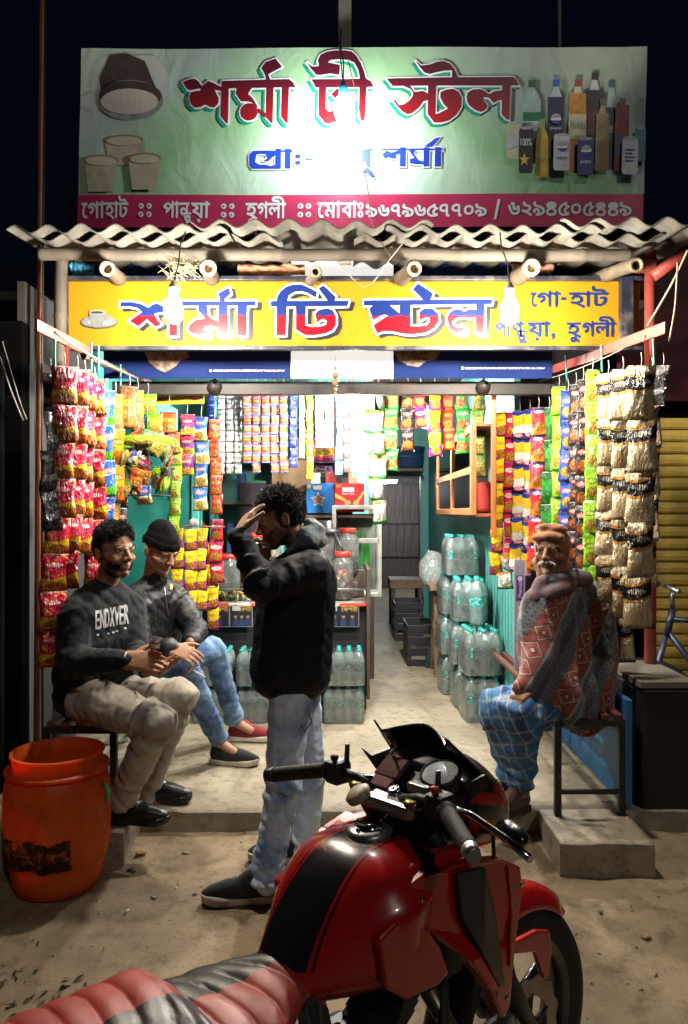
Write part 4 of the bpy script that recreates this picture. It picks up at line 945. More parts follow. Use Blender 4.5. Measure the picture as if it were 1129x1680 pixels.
tag(boxo('passage_shelf', (.62, 8.9, sz(772, 8.9)), (.60, .4, .035), WOODDARK), 'shelf board over the passage', 'shelf')
cr = thing('blue_tub', 'dark blue plastic tub on the shelf over the passage', 'tub', (sx(664, 8.85), 8.85, sz(772, 8.85) + .02))
b = MB(); b.lathe([(.001, .0), (.19, .0), (.215, .02), (.225, .22), (.24, .225), (.24, .25), (.215, .25), (.205, .03)], n=28); b.build('tub_body', M('blue_tub_plastic', (.02, .06, .13), .4), cr)
b = MB(); b.lathe([(.226, .12), (.232, .125), (.232, .14), (.226, .145)], n=28); b.build('band', M('blue_tub_plastic'), cr)

# passage clutter
tb_ = thing('wooden_table', 'small wooden table far down the passage', 'table', (sx(665, 9.2), 9.2, PZ)); tz = sz(955, 9.2) - PZ
boxo('table_top', (0, 0, tz), (.40, .5, .10), WOODPLAIN, tb_)
for a in (-1, 1):
    for c in (-1, 1): boxo('leg', (a * .16, c * .2, tz / 2 - .025), (.05, .05, tz - .05), WOODDARK, tb_)
def crate(lab, p, w, d, h, m, rz=0):
    t = thing('bottle_crate', lab, 'crate', p, rz)
    for z in (h * .1, h * .38, h * .66, h * .94):
        for s in (-1, 1): boxo('slat', (0, s * d / 2, z), (w, .012, h * .16), m, t, bevel=.002); boxo('slat', (s * w / 2, 0, z), (.012, d - .013, h * .16), m, t, bevel=.002)
    for a in (-1, 1):
        for c in (-1, 1): boxo('corner_post', (a * (w / 2 - .015), c * (d / 2 - .015), h / 2), (.035, .035, h), m, t)
    return t
BP = M('black_crate', (.02, .02, .024), .45)
crate('black plastic crate in the passage, nearer one', P(692, 1082, 7.05) * 1, .30, .5, .36, BP).location.z = PZ
crate('black plastic crate in the passage, farther one', P(668, 1040, 8.4), .30, .5, .40, M('black_crate2', (.028, .03, .04), .45)).location.z = PZ
o = boxo('blue_board', P(709, 1045, 6.75), (.03, .12, .46), M('blue_paint_board', (.03, .12, .24), .5), rot=(R(14), R(12), 0)); o.location.z = PZ + .23; tag(o, 'narrow blue board leaning on the black crates', 'board')
rk = thing('wooden_rack', 'narrow brown wooden trestle beside the bottle packs', 'trestle', (sx(722, 6.5), 6.5, PZ))
for s in (-1, 1):
    b = MB(); b.bar((s * .05, -.14, 0), (s * .04, .0, .72), .03, .04); b.build('leg', WOODPLAIN, rk); b = MB(); b.bar((s * .05, .22, 0), (s * .04, .06, .72), .03, .04); b.build('leg', WOODPLAIN, rk)
for z in (.16, .42): b = MB(); b.bar((-.07, -.11 + z * .15, z), (.07, -.11 + z * .15, z), .03, .05); b.build('rung', WOODPLAIN, rk)
boxo('rack_top', (0, .03, .74), (.20, .30, .04), WOODPLAIN, rk)

# ------------------------------------------------------------------ packs of water bottles
PET = clear('pet_bottle', (.86, .97, .97), .15, .05, .20, (.62, .86, .84)); CAPT = M('teal_cap', (.02, .40, .36), .4); LABT = M('teal_label', (.01, .30, .30), .35, col2=(.45, .72, .70), scale=55, stretch=(1, 1, 2.5), contrast=(.42, .46))
WRAP = clear('shrink_wrap', (.96, .98, .98), .06, .10, .13, (.75, .85, .84))
def bottle_meshes(h, r):
    prof = [(.001, .006), (r * .7, .0), (r * .95, .012)]
    k = 7
    for i in range(k): z = .02 + (h * .62 - .02) * i / k; prof += [(r, z), (r * .955, z + (h * .62 - .02) / k * .5)]
    prof += [(r, h * .63), (r * .97, h * .70), (r * .78, h * .80), (r * .45, h * .89), (r * .36, h * .91), (r * .36, h * .94)]
    a = MB(); a.lathe(prof, n=14); c = MB(); c.lathe([(r * .43, h * .925), (r * .43, h * .995), (r * .36, h), (.001, h)], n=12); l = MB(); l.lathe([(r * 1.008, h * .40), (r * 1.008, h * .60)], n=14)
    return a.mesh('bottle', PET), c.mesh('cap', CAPT), l.mesh('bottle_label', LABT)
BM_S = bottle_meshes(.235, .033); BM_L = bottle_meshes(.30, .040)
def pack(p, lab, nx, ny, bm, r, h, rz=0.0, hidden=()):
    t = thing('water_bottle_pack', lab, 'bottle pack', p, rz, 'shrink wrapped packs of water bottles'); s = 2 * r * 1.01
    for i in range(nx):
        for j in range(ny):
            o = link('bottle', bm[0], t, ((i - (nx - 1) / 2) * s, (j - (ny - 1) / 2) * s, 0), (0, 0, random.random() * 6))
            link('cap', bm[1], o); link('label_band', bm[2], o)
    w, d = nx * s / 2 + .004, ny * s / 2 + .004; b = MB()
    def wf(u, v):
        a = u * 2 * math.pi; k = max(abs(math.cos(a)), abs(math.sin(a))) ** .82; q = 1 - .20 * smooth(.72, 1, v)
        n_ = 1 + .02 * noise.noise((math.cos(a) * 4, math.sin(a) * 4, v * 5 + p[0] * 9))
        return (w * math.cos(a) / k * q * n_, d * math.sin(a) / k * q * n_, v * h * .93)
    b.grid(wf, 40, 10); tw = b.build('shrink_wrap', WRAP, t)
    return t
for i in range(4):
    for k in range(2):
        pos = ['leftmost', 'second from the left', 'third from the left', 'rightmost'][i]
        pack((-.86 + i * .285 + random.uniform(-.006, .006), 5.06 + random.uniform(-.01, .01), PZ + .003 + k * .243), '%s pack of small water bottles in the %s layer before the counter' % (pos, ['bottom', 'top'][k]), 4, 3, BM_S, .033, .235, random.uniform(-.02, .02))
spots = [(.915, 5.14, 0), (.915, 5.15, 1), (.90, 5.50, 0), (.885, 5.52, 1), (.90, 5.52, 2), (.90, 5.42, 2), (.86, 5.90, 0), (.85, 5.90, 1), (.86, 5.90, 2), (.88, 5.80, 3)]
names = ['bottom pack of the nearest water stack on the right', 'pack on top of the nearest bottom pack on the right', 'bottom pack of the middle water stack on the right', 'second pack of the middle water stack on the right', 'third pack of the middle water stack on the right',
    'loose pack lying on the near water stack on the right', 'bottom pack of the farthest water stack on the right', 'second pack of the farthest water stack on the right', 'third pack of the farthest water stack on the right', 'topmost pack of the water bottles by the right wall']
for (x, y, k), lab in zip(spots, names):
    if k == 2 and y == 5.42:
        continue
    pack((x, y, PZ + .003 + k * .303), lab, 4 if y < 6 else 4, 3, BM_L, .040, .30, R(90) + random.uniform(-.05, .05))
t = thing('water_bottle', 'single big water bottle standing on the near right pack', 'bottle', (.90, 5.16, PZ + .612))
o = link('bottle_body', BM_L[0], t, scale=(1.25, 1.25, 1.1)); link('cap', BM_L[1], o); link('label_band', BM_L[2], o)
t = thing('bottle_bag', 'clear plastic bag of empty bottles hung at the passage end', 'bag', P(711, 935, 6.9))
b = MB(); b.ball((0, 0, 0), (.13, .12, .17), n=18, m=12)
b.v = [tuple(Vector(v) * (1 + .13 * noise.noise(Vector(v) * 14))) for v in b.v]; b.build('bag_film', clear('bag_film', (.9, .95, .94), .10, .1, .25), t)

# ------------------------------------------------------------------ benches
def bench(lab, x0, x1, y0, y1, top, m, n=5, ground=PZ):
    t = thing('slatted_bench', lab, 'bench', ((x0 + x1) / 2, (y0 + y1) / 2, ground)); w = x1 - x0; l = y1 - y0; h = top - ground
    for i in range(n): boxo('slat', ((i + .5) / n * w - w / 2, 0, h - .012), (w / n * .55, l, .024), m, t)
    for y in (-l / 2 + .02, 0, l / 2 - .02): boxo('cross_bar', (0, y, h - .04), (w, .03, .03), DARKSTEEL, t)
    for a in (-1, 1):
        for c in (-1, 1): boxo('leg', (a * (w / 2 - .015), c * (l / 2 - .02), (h - .05) / 2), (.03, .03, h - .05), DARKSTEEL, t)
        boxo('stretcher', (0, a * (l / 2 - .02), .11), (w - .05, .02, .02), DARKSTEEL, t)
    return t
RUST = M('red_brown_slats', (.16, .05, .035), .5, col2=(.10, .035, .025), stretch=(6, 1, 1), dirt=(.05, .03, .02))
bench('dark slatted bench under the old man, right', .955, 1.275, 3.44, 5.05, .605, RUST)
bench('dark bench under the two seated men, left', -1.32, -1.0, 3.34, 4.75, .60, RUST)
o = boxo('blue_board', (1.32, 4.15, PZ + .26), (.03, 1.25, .5), M('blue_panel_paint', (.03, .18, .42), .5, dirt=(.02, .08, .2))); tag(o, 'blue board standing along the platform under the right bench', 'board')
# dark chest on the right, plastic bag, bicycle
ch = thing('dark_chest', 'black chest with dusty top beside the old man', 'chest', (sx(1062, 3.75), 3.80, .06))
boxo('chest_body', (.02, 0, .32), (.26, .5, .64), M('chest_black', (.010, .010, .012), .6), ch, bevel=.02); boxo('lid', (.02, 0, .655), (.27, .52, .03), M('pale_lit_lid', (.20, .18, .14), .7, dirt=(.1, .09, .07)), ch)  # lid colour far paler than the body: light on the top painted in
bg = thing('plastic_bag', 'crumpled clear plastic bag on the ground at the right edge', 'bag', (1.63, 3.72, .05))
b = MB(); b.ball((0, 0, .06), (.10, .09, .07), n=20, m=12); b.v = [tuple(Vector(v) + Vector(v).normalized() * .05 * noise.noise(Vector(v) * 25)) for v in b.v]; b.build('film', clear('bag_film'), bg)
bc = thing('bicycle', 'dark bicycle leaning by the mustard shutter, cut by the right edge', 'bicycle', (1.80, 4.30, .04), R(-10))
BM_ = M('bicycle_blue', (.03, .045, .10), .35, .3); CH = M('bicycle_chrome', (.5, .5, .5), .3, .9)
def wheel(x):
    b = MB(); b.tube([(x + .31 * math.cos(a), 0, .33 + .31 * math.sin(a)) for a in np.linspace(0, 2 * math.pi, 33)], .016, 8, caps=False); w_ = b.build('tyre', BLACK, bc)
    b = MB()
    for k in range(16): a = k * math.pi / 8; b.tube([(x, 0, .33), (x + .3 * math.cos(a), 0, .33 + .3 * math.sin(a))], .0016, 4)
    tag(b.build('spokes', CH, w_), kind='stuff')
wheel(-.1); wheel(.92)
for nm, p0, p1, r in (('fork', (-.1, 0, .33), (.02, 0, .80), .016), ('head_tube', (.02, 0, .78), (.05, 0, .93), .02), ('down_tube', (.03, 0, .80), (.40, 0, .30), .017), ('top_tube', (.04, 0, .88), (.44, 0, .84), .015), ('seat_tube', (.40, 0, .30), (.47, 0, .96), .015), ('chain_stay', (.40, 0, .30), (.92, 0, .33), .011), ('seat_stay', (.45, 0, .82), (.92, 0, .33), .011), ('stem', (.05, 0, .93), (.05, 0, 1.05), .013), ('handlebar', (.02, -.28, 1.06), (.02, .28, 1.06), .012)):
    b = MB(); b.tube([p0, p1], r, 10); b.build(nm, BM_ if nm not in ('stem', 'handlebar') else CH, bc)
boxo('saddle', (.48, 0, .99), (.24, .13, .05), BLACK, bc, bevel=.02)

# odds and ends tucked above the yellow board
RC = M('red_print_cloth', (.45, .07, .04), .8, col2=(.55, .35, .2), scale=40)
for nm, lab, x0, x1, y0, y1, m in (('cloth_bundle', 'folded red printed cloth tucked above the yellow board', 392, 500, 434, 452, RC), ('blue_sheet', 'piece of light blue sheet above the left end of the yellow board', 120, 158, 426, 452, M('light_blue_sheet', (.05, .25, .45), .6)), ('cloth_bundle', 'dark red cloth tucked above the yellow board near the right bulb', 838, 905, 432, 450, M('dark_red_cloth', (.20, .04, .04), .8, col2=(.3, .15, .1), scale=30))):
    b = MB(); dd = 4.18; b.grid(lambda u, v: Vector(P(x0 + (x1 - x0) * u, y0 + (y1 - y0) * v, dd)) + Vector((0, .05 * math.sin(v * 3.1) * -1 + .02 * noise.noise((u * 7, v * 3, x0)), .012 * noise.noise((u * 6, v * 2, 5 + x0)))), 24, 8)
    o = b.build(nm, m); sl = o.modifiers.new('s', 'SOLIDIFY'); sl.thickness = .012; tag(o, lab, 'cloth' if 'cloth' in nm else 'sheet')
st9 = MB(); rn = random.Random(5)
for i in range(60):
    c0 = P(rn.gauss(300, 14), rn.gauss(441, 7), 3.74 + rn.uniform(-.03, .03)); d0 = Vector((rn.gauss(0, 1), rn.gauss(0, .5), rn.gauss(0, .8))).normalized() * rn.uniform(.02, .06); st9.tube([c0 - d0, c0 + Vector((0, 0, rn.uniform(-.01, .01))), c0 + d0], .0011, 4)
tag(st9.build('straw_wisps', M('straw', (.34, .27, .16), .8)), 'wisps of straw caught between the left rafters', 'straw', kind='stuff')
# ------------------------------------------------------------------ snack packets and sachets
def packet_mat(name, bands, logo=None, lz=.62, food=None, fz=.25, accent=None, rough=.24, metal=0.0, crink=.75):
    """bands: [(height 0..1, colour)] from the bottom; printed with a logo patch and a food picture"""
    if name in _M: return _M[name]
    deep = lambda c_: tuple(min(1, q ** 1.28 * 1.08) for q in c_) if c_ else c_
    bands = [(h_, deep(c_)) for h_, c_ in bands]; food = deep(food); accent = deep(accent); logo = (deep(logo[0]), deep(logo[1])) if logo else None
    m, t, b = new_mat(name); _M[name] = m; g_ = coords(t, 'Generated'); sep = t.nodes.new('ShaderNodeSeparateXYZ'); t.links.new(g_, sep.inputs[0])
    x, z = sep.outputs[0], sep.outputs[2]
    oi = t.nodes.new('ShaderNodeObjectInfo'); seed = math_n(t, 'MULTIPLY', oi.outputs['Random'], 40.0)
    cmb = t.nodes.new('ShaderNodeCombineXYZ'); t.links.new(x, cmb.inputs[0]); t.links.new(z, cmb.inputs[1]); t.links.new(seed, cmb.inputs[2])
    pv_ = cmb.outputs[0]
    cm2 = t.nodes.new('ShaderNodeCombineXYZ'); t.links.new(x, cm2.inputs[0]); t.links.new(z, cm2.inputs[1]); flatv = cm2.outputs[0]
    zz = math_n(t, 'ADD', z, math_n(t, 'MULTIPLY', math_n(t, 'SINE', math_n(t, 'MULTIPLY', x, 4.4)), .05))
    st_ = []
    for i, (h, c) in enumerate(bands): st_.append((h, c))
    c = ramp(t, zz, st_, 'CONSTANT')
    def ell(cx, cz, rx, rz_):
        a = math_n(t, 'POWER', math_n(t, 'DIVIDE', math_n(t, 'SUBTRACT', x, cx), rx), 2.0); d = math_n(t, 'POWER', math_n(t, 'DIVIDE', math_n(t, 'SUBTRACT', z, cz), rz_), 2.0)
        return math_n(t, 'LESS_THAN', math_n(t, 'ADD', a, d), 1.0)
    if food:
        vo = t.nodes.new('ShaderNodeTexVoronoi'); vo.inputs['Scale'].default_value = 9.0; t.links.new(flatv, vo.inputs['Vector'])
        fc = ramp(t, vo.outputs['Distance'], [(.1, food), (.55, tuple(q * .35 for q in food))])
        c = mix(t, ell(.52, fz, .36, .17), c, fc)
    if accent:
        nz = noise_n(t, flatv, 6.0, 2, .5, 1.5)
        c = mix(t, ramp(t, nz, [(.60, (0, 0, 0)), (.61, (1, 1, 1))]), c, accent)
    if logo:
        e = ell(.5, lz, .36, .085); c = mix(t, e, c, logo[0])
        wv = t.nodes.new('ShaderNodeTexWave'); wv.inputs['Scale'].default_value = 4.2; wv.inputs['Distortion'].default_value = 5.0; wv.inputs['Detail Scale'].default_value = 3; t.links.new(flatv, wv.inputs['Vector'])
        c = mix(t, math_n(t, 'MULTIPLY', ell(.5, lz, .30, .055), math_n(t, 'GREATER_THAN', wv.outputs['Fac'], .5)), c, logo[1])
    edge = math_n(t, 'GREATER_THAN', math_n(t, 'ABSOLUTE', math_n(t, 'SUBTRACT', z, .5)), .468)
    c = mix(t, math_n(t, 'MULTIPLY', edge, .35), c, (.7, .7, .7))
    t.links.new(c, b.inputs['Base Color']); b.inputs['Roughness'].default_value = rough; b.inputs['Metallic'].default_value = metal
    h = noise_n(t, mapping(t, pv_, (1.3, .8, 1)), 5.5, 3, .6, 1.2)
    cr_ = math_n(t, 'MULTIPLY', math_n(t, 'SINE', math_n(t, 'MULTIPLY', z, 260.0)), math_n(t, 'MULTIPLY', edge, .06))
    t.links.new(bump(t, math_n(t, 'ADD', h, cr_), crink, .03), b.inputs['Normal']); return m
def bag_mesh(name, w, h, T, m, seed, nu=8, nv=11, flatness=.55):
    b = MB(); rn_ = seed * 7.3
    def f(side):
        def g_(u, v):
            q = (max(0, math.sin(math.pi * u)) ** .55) * (max(0, math.sin(math.pi * min(1, max(0, (v - .07) / .86)))) ** flatness)
            pin = 1 - .13 * math.sin(math.pi * v) ** 2 + .03 * noise.noise((v * 3, rn_, 1))
            cr1 = 1 - abs(noise.noise((u * 2.6 + v * 1.7 + rn_, v * 2.2 - u, side * 3))) * 2
            n_ = (noise.noise((u * 3.2, v * 3.2 + rn_, side * 3)) * .30 + cr1 * .22) * q
            return ((u - .5) * w * pin, side * T * (q * .85 + n_) * .5, (v - 1) * h)
        return g_
    b.grid(f(-1), nu, nv); b.grid(f(1), nu, nv); return b.mesh(name, m)
_bags = {}
def bags(key, w, h, T, m):
    k = (key, round(w, 3), round(h, 3))
    if k not in _bags: _bags[k] = [bag_mesh('packet', w, h, T, m, s) for s in range(3)]
    return _bags[k]
CORD = M('teal_cord', (.05, .32, .28), .6); WHITECORD = M('white_cord', (.5, .48, .42), .7)
_hang = 0
def strip(lab, x, y0, y1, d, n, w, mat, yaw=0.0, drift=0.0, grp='strips of snack packets', name='packet_strip', thick=.30, over=1.06, hang=.06, jit=.09, part='packet'):
    """n packets one under the other, from pixel row y0 to y1 at distance d; w pixels wide"""
    p = P(x, y0, d); t = thing(name, lab, 'packet strip' if part == 'packet' else 'sachet strip', p, R(yaw), grp)
    H = (y1 - y0) / FPX * d / n; W_ = w / FPX * d / max(.45, math.cos(R(yaw)))
    ms = bags(mat.name, W_, H * over, W_ * thick, mat); dx = drift / FPX * d
    for i in range(n):
        link(part, ms[random.randrange(3)], t, (dx * (i / max(1, n - 1)) ** 1.6 + random.uniform(-.05, .05) * W_, random.uniform(-.12, .12) * W_ + (i % 2) * .001, -H * i),
             (random.uniform(-jit, jit), random.uniform(-jit, jit) * .6, random.uniform(-jit, jit) * 3))
    if hang:
        b = MB(); b.tube([(0, 0, -.004), (.004, .003, hang * .5), (0, 0, hang)], .0018, 5); b.build('cord', WHITECORD, t)
    return t
G1, G2, G3 = 'pink packets on the left', 'packets on the left rail', 'packets on the right rail'
PINK = packet_mat('pk_pink', [(0, (.60, .16, .02)), (.22, (.70, .50, .02)), (.40, (.62, .012, .10)), (.92, (.42, .01, .08))], ((.62, .012, .09), (.85, .8, .75)), .72, (.70, .25, .02), .13, (.78, .42, .03))
SILV = packet_mat('pk_silver_back', [(0, (.06, .06, .065)), (.3, (.25, .25, .26)), (.45, (.05, .05, .055)), (.8, (.22, .22, .23))], None, .6, None, .2, None, .2, .7, .9)
BLUEG = packet_mat('pk_blue_green', [(0, (.10, .42, .04)), (.3, (.02, .16, .55)), (.62, (.60, .62, .62)), (.75, (.02, .14, .50))], ((.7, .05, .04), (.8, .8, .8)), .7)
ORYE = packet_mat('pk_orange_yellow', [(0, (.60, .14, .02)), (.35, (.68, .44, .02)), (.7, (.40, .28, .03))], ((.55, .05, .02), (.8, .7, .2)), .66, (.7, .3, .03), .28, (.65, .2, .02))
ORNG = packet_mat('pk_orange', [(0, (.66, .20, .02)), (.5, (.62, .12, .015)), (.85, (.55, .09, .015))], ((.7, .5, .05), (.5, .03, .02)), .6, (.6, .35, .06), .28)
LIME = packet_mat('pk_lime', [(0, (.24, .50, .02)), (.45, (.36, .58, .03)), (.86, (.22, .46, .02))], ((.06, .30, .02), (.80, .75, .2)), .62, (.62, .45, .08), .28)
PURY = packet_mat('pk_purple_yellow', [(0, (.65, .45, .03)), (.30, (.22, .02, .20)), (.75, (.45, .03, .10))], ((.6, .04, .05), (.8, .75, .6)), .66, (.70, .42, .06), .22)
BLWH = packet_mat('pk_blue_white', [(0, (.62, .50, .20)), (.42, (.68, .68, .66)), (.52, (.02, .17, .52)), (.93, (.01, .10, .36))], ((.62, .02, .04), (.8, .8, .8)), .74, (.66, .50, .14), .24)
REDO = packet_mat('pk_red_orange', [(0, (.58, .06, .02)), (.5, (.55, .03, .015)), (.9, (.66, .18, .02))], ((.68, .30, .03), (.5, .02, .02)), .64, (.68, .36, .05), .24)
YEMA = packet_mat('pk_yellow_magenta', [(0, (.40, .02, .26)), (.42, (.74, .58, .01)), (.95, (.66, .48, .01))], ((.72, .54, .02), (.62, .10, .04)), .66, (.70, .34, .03), .24)
CREAM = packet_mat('pk_cream_black', [(0, (.66, .55, .38)), (.46, (.74, .66, .52)), (.52, (.52, .30, .09)), (.58, (.025, .025, .028)), (.82, (.55, .28, .07)), (.87, (.70, .60, .44))], ((.025, .025, .028), (.55, .52, .45)), .69, None, .24, None, .2, .1, 1.0)
BKOR = packet_mat('pk_black_orange', [(0, (.10, .03, .01)), (.4, (.016, .015, .016)), (.85, (.025, .02, .02))], ((.55, .04, .03), (.7, .7, .7)), .70, (.66, .22, .03), .30)
BLUE = packet_mat('pk_blue', [(0, (.012, .07, .36)), (.5, (.02, .12, .50)), (.85, (.01, .05, .26))], ((.5, .02, .04), (.8, .8, .8)), .66, (.66, .44, .08), .30)
REDP = packet_mat('pk_red_purple', [(0, (.66, .26, .04)), (.30, (.58, .03, .04)), (.86, (.14, .02, .22))], ((.12, .02, .20), (.8, .8, .75)), .84, (.72, .30, .03), .30)
YWB = packet_mat('pk_yellow_white_blue', [(0, (.03, .06, .36)), (.20, (.72, .70, .64)), (.5, (.74, .52, .04)), (.86, (.03, .06, .34))], ((.55, .03, .05), (.8, .8, .8)), .12, None, .3)
REDW = packet_mat('pk_red_white', [(0, (.60, .03, .05)), (.55, (.55, .02, .10)), (.88, (.4, .02, .16))], ((.72, .68, .62), (.5, .03, .05)), .68, (.7, .4, .06), .28)
DGRN = packet_mat('pk_dark_green', [(0, (.02, .16, .02)), (.5, (.03, .26, .03)), (.8, (.015, .12, .015))], None, .6, None, .2, None, .25, .2, .8)
GRBR = packet_mat('pk_green_brown', [(0, (.04, .36, .06)), (.16, (.35, .13, .03)), (.55, (.03, .33, .05))], ((.45, .05, .03), (.8, .8, .8)), .78, (.50, .22, .05), .34)
GOLD = packet_mat('pk_gold_green', [(0, (.32, .26, .04)), (.4, (.42, .38, .10)), (.7, (.14, .24, .03))], ((.2, .14, .02), (.7, .65, .3)), .60, (.45, .40, .10), .28)
SILG = packet_mat('pk_silver_green', [(0, (.05, .42, .10)), (.16, (.60, .62, .60)), (.7, (.68, .70, .70)), (.88, (.60, .30, .04))], None, .6, None, .2, (.55, .30, .05), .2, .5, .9)
SACH = {
 'grey': packet_mat('sc_grey', [(0, (.42, .43, .42)), (.22, (.50, .51, .50)), (.9, (.36, .37, .36))], ((.06, .07, .06), (.45, .46, .45)), .52, None, .2, None, .3, .35, .4),
 'red': packet_mat('sc_red', [(0, (.06, .28, .55)), (.16, (.58, .08, .03)), (.78, (.05, .24, .50)), (.9, (.62, .10, .03))], ((.70, .45, .04), (.5, .03, .02)), .50, None, .2, None, .3, 0, .4),
 'blue': packet_mat('sc_blue', [(0, (.02, .04, .30)), (.8, (.03, .08, .42))], ((.03, .06, .36), (.6, .65, .75)), .5, None, .2, None, .3, 0, .4),
 'pale': packet_mat('sc_pale', [(0, (.62, .62, .60)), (.8, (.3, .36, .5))], ((.10, .14, .22), (.7, .7, .7)), .5, None, .2, None, .3, .2, .4),
 'lime': packet_mat('sc_lime', [(0, (.58, .66, .02)), (.8, (.50, .60, .02))], ((.60, .68, .03), (.12, .18, .02)), .5, None, .2, None, .35, 0, .3),
 'white': packet_mat('sc_white', [(0, (.74, .72, .70)), (.82, (.55, .15, .2))], ((.74, .72, .70), (.6, .06, .1)), .45, None, .2, None, .35, 0, .3),
 'sky': packet_mat('sc_sky', [(0, (.10, .40, .66)), (.35, (.68, .72, .74)), (.8, (.08, .34, .62))], ((.6, .03, .05), (.8, .8, .8)), .55, None, .2, None, .3, 0, .4),
 'rosy': packet_mat('sc_rosy', [(0, (.62, .08, .07)), (.4, (.72, .66, .62)), (.85, (.58, .05, .05))], ((.6, .05, .05), (.8, .8, .8)), .58, None, .2, None, .3, 0, .4)}

# --- left rail, near to far
strip('black and silver foil strip at the far left edge of the packets', 83, 612, 868, 3.24, 4, 24, SILV, 40, -2, G2, jit=.15)
strip('long strip of pink packets, leftmost, reaching lowest', 106, 601, 1092, 3.26, 8, 42, PINK, 18, -22, G1)
strip('strip of pink packets, second from the left', 127, 606, 962, 3.38, 6, 36, PINK, 22, -14, G1)
strip('strip of pink packets, third from the left', 139, 612, 905, 3.52, 5, 34, PINK, 25, -3, G1)
strip('strip of pink packets nearest the blue foil strip', 155, 622, 968, 3.64, 6, 36, PINK, 15, 2, G1)
strip('narrow blue and green foil strip beside the pink packets', 176, 640, 870, 3.78, 4, 18, BLUEG, 48, 1, G2, jit=.14)
strip('yellow and orange packet strip beside the blue foil strip', 190, 645, 880, 3.92, 4, 24, ORYE, 42, -2, G2, jit=.14)
strip('black and orange packet strip behind the yellow one on the left', 199, 740, 880, 4.0, 3, 18, BKOR, 35, -2, G2, hang=.3)
strip('orange packet pair hanging high on the left bamboo rail', 213, 634, 700, 4.08, 1, 26, ORNG, 25, -4, G2, jit=.1)
strip('second orange packet pair hanging high beside it', 226, 640, 705, 4.16, 1, 20, ORYE, 20, 2, G2, jit=.1)
strip('lime green packets hanging above the round basket', 243, 646, 712, 4.26, 2, 27, LIME, 12, 10, G2, jit=.12)
strip('orange packet strip right of the round basket', 277, 676, 742, 4.42, 2, 27, ORNG, 8, 4, G2, hang=.16)
strip('lime green narrow packet strip right of the round basket', 288, 735, 872, 4.46, 5, 21, LIME, 8, -2, G2, hang=.2)
strip('purple and yellow packet strip below the yellow sign', 307, 680, 778, 4.52, 3, 25, PURY, 5, 0, G2, hang=.14)
strip('blue and white packet strip below the yellow sign', 330, 684, 836, 4.56, 4, 25, BLWH, -2, -3, G2, hang=.14)
strip('red orange packet strip nearest the grey sachets', 352, 688, 842, 4.60, 5, 21, REDO, -5, 4, G2, hang=.14)
strip('red packet strip hanging low behind the yellow packets', 356, 852, 955, 4.75, 3, 24, REDW, -5, 0, G2, hang=.1)
for i, (x, y0, y1, n) in enumerate(((291, 866, 1030, 5), (311, 868, 1036, 5), (330, 866, 1000, 4), (346, 890, 1032, 4))):
    strip('yellow and magenta packet strip behind the seated men, %s from the left' % ['first', 'second', 'third', 'fourth'][i], x, y0, y1, 4.62 + .06 * i, n, 22, YEMA, 4, [-2, 3, 0, 2][i], 'yellow and magenta packets at left', hang=.05)
t = thing('display_rod', 'thin red wire rod holding the yellow and magenta packets', 'rod', P(318, 862, 4.66)); b = MB(); b.tube([(-.14, 0, 0), (.18, .06, -.01)], .004, 6); b.build('rod', REDPAINT, t); b = MB(); b.ball((0, 0, .02), (.03, .008, .022)); b.build('tag', M('print_red'), t)
# round wire basket full of mixed packets
bk = thing('packet_basket', 'round wire basket heaped with small mixed packets, hung on the left', 'basket', P(242, 768, 4.05)); s_ = 4.05 / FPX
mats = [SILG, BLWH, REDW, LIME, GOLD, ORNG, GRBR, SILV, REDO]
for i in range(34):
    a = random.uniform(0, 6.28); zz = random.uniform(-52, 58); rr = 40 * math.sqrt(max(.1, 1 - (zz / 72) ** 2)) * random.uniform(.7, 1)
    ms = bags('bk%d' % (i % 9), .085, .10, .04, mats[i % 9]); o = link('packet', ms[i % 3], bk, (rr * s_ * math.cos(a), rr * s_ * math.sin(a), zz * s_ + .04), (random.uniform(-.7, .7), random.uniform(-1.3, 1.3), a + 1.57))
b = MB()
for zz, rr in ((40, 40), (0, 44), (-45, 38)): b.tube([(rr * s_ * math.cos(q), rr * s_ * math.sin(q), zz * s_) for q in np.linspace(0, 6.2832, 25)], .003, 5, caps=False)
for k in range(10): q = k * .628; b.tube([(40 * s_ * math.cos(q), 40 * s_ * math.sin(q), 40 * s_), (44 * s_ * math.cos(q), 44 * s_ * math.sin(q), 0), (34 * s_ * math.cos(q), 34 * s_ * math.sin(q), -52 * s_)], .0018, 4)
b.build('wire_frame', DARKSTEEL, bk); b = MB(); b.lathe([(.125, .115), (.135, .12), (.138, .16), (.130, .165)], n=24); b.build('green_rim', LIME, bk)
b = MB(); b.tube([(0, 0, .12), (0, 0, .40)], .002, 5); b.build('cord', CORD, bk)
# small yellow sign
ys = thing('small_yellow_sign', 'small yellow sign with red lozenges hanging under the blue flex', 'sign', P(293, 651, 4.48), R(-8)); dq = 4.48; k_ = dq / FPX
boxo('sign_plate', (0, .004, 0), (86 * k_, .006, 24 * k_), M('sign_yellow2', (.66, .50, .03), .4), ys, bevel=0)
for xx in (-27, 29):
    flat('lozenge_print', [circ(xx, 0, 11, 16, 7)], lambda u, v: (u * k_, -.001, -v * k_), M('sign_maroon', (.28, .02, .03), .4), ys)
    flat('lettering', place(glyphs('Wala'), xx - 8, xx + 8, 4, -4), lambda u, v: (u * k_, -.002, -v * k_), WHITEP, ys)
for q_ in ((-13, -3.4, 0, -1.6), (2, -3.4, 15, -1.6), (-9, 2.6, 0, 4.4), (2, 2.6, 11, 4.4)): flat('faded_print', [ccw(rect(*q_))], lambda u, v: (u * k_, -.002, -v * k_), M('sign_brown', (.3, .16, .02), .4), ys)
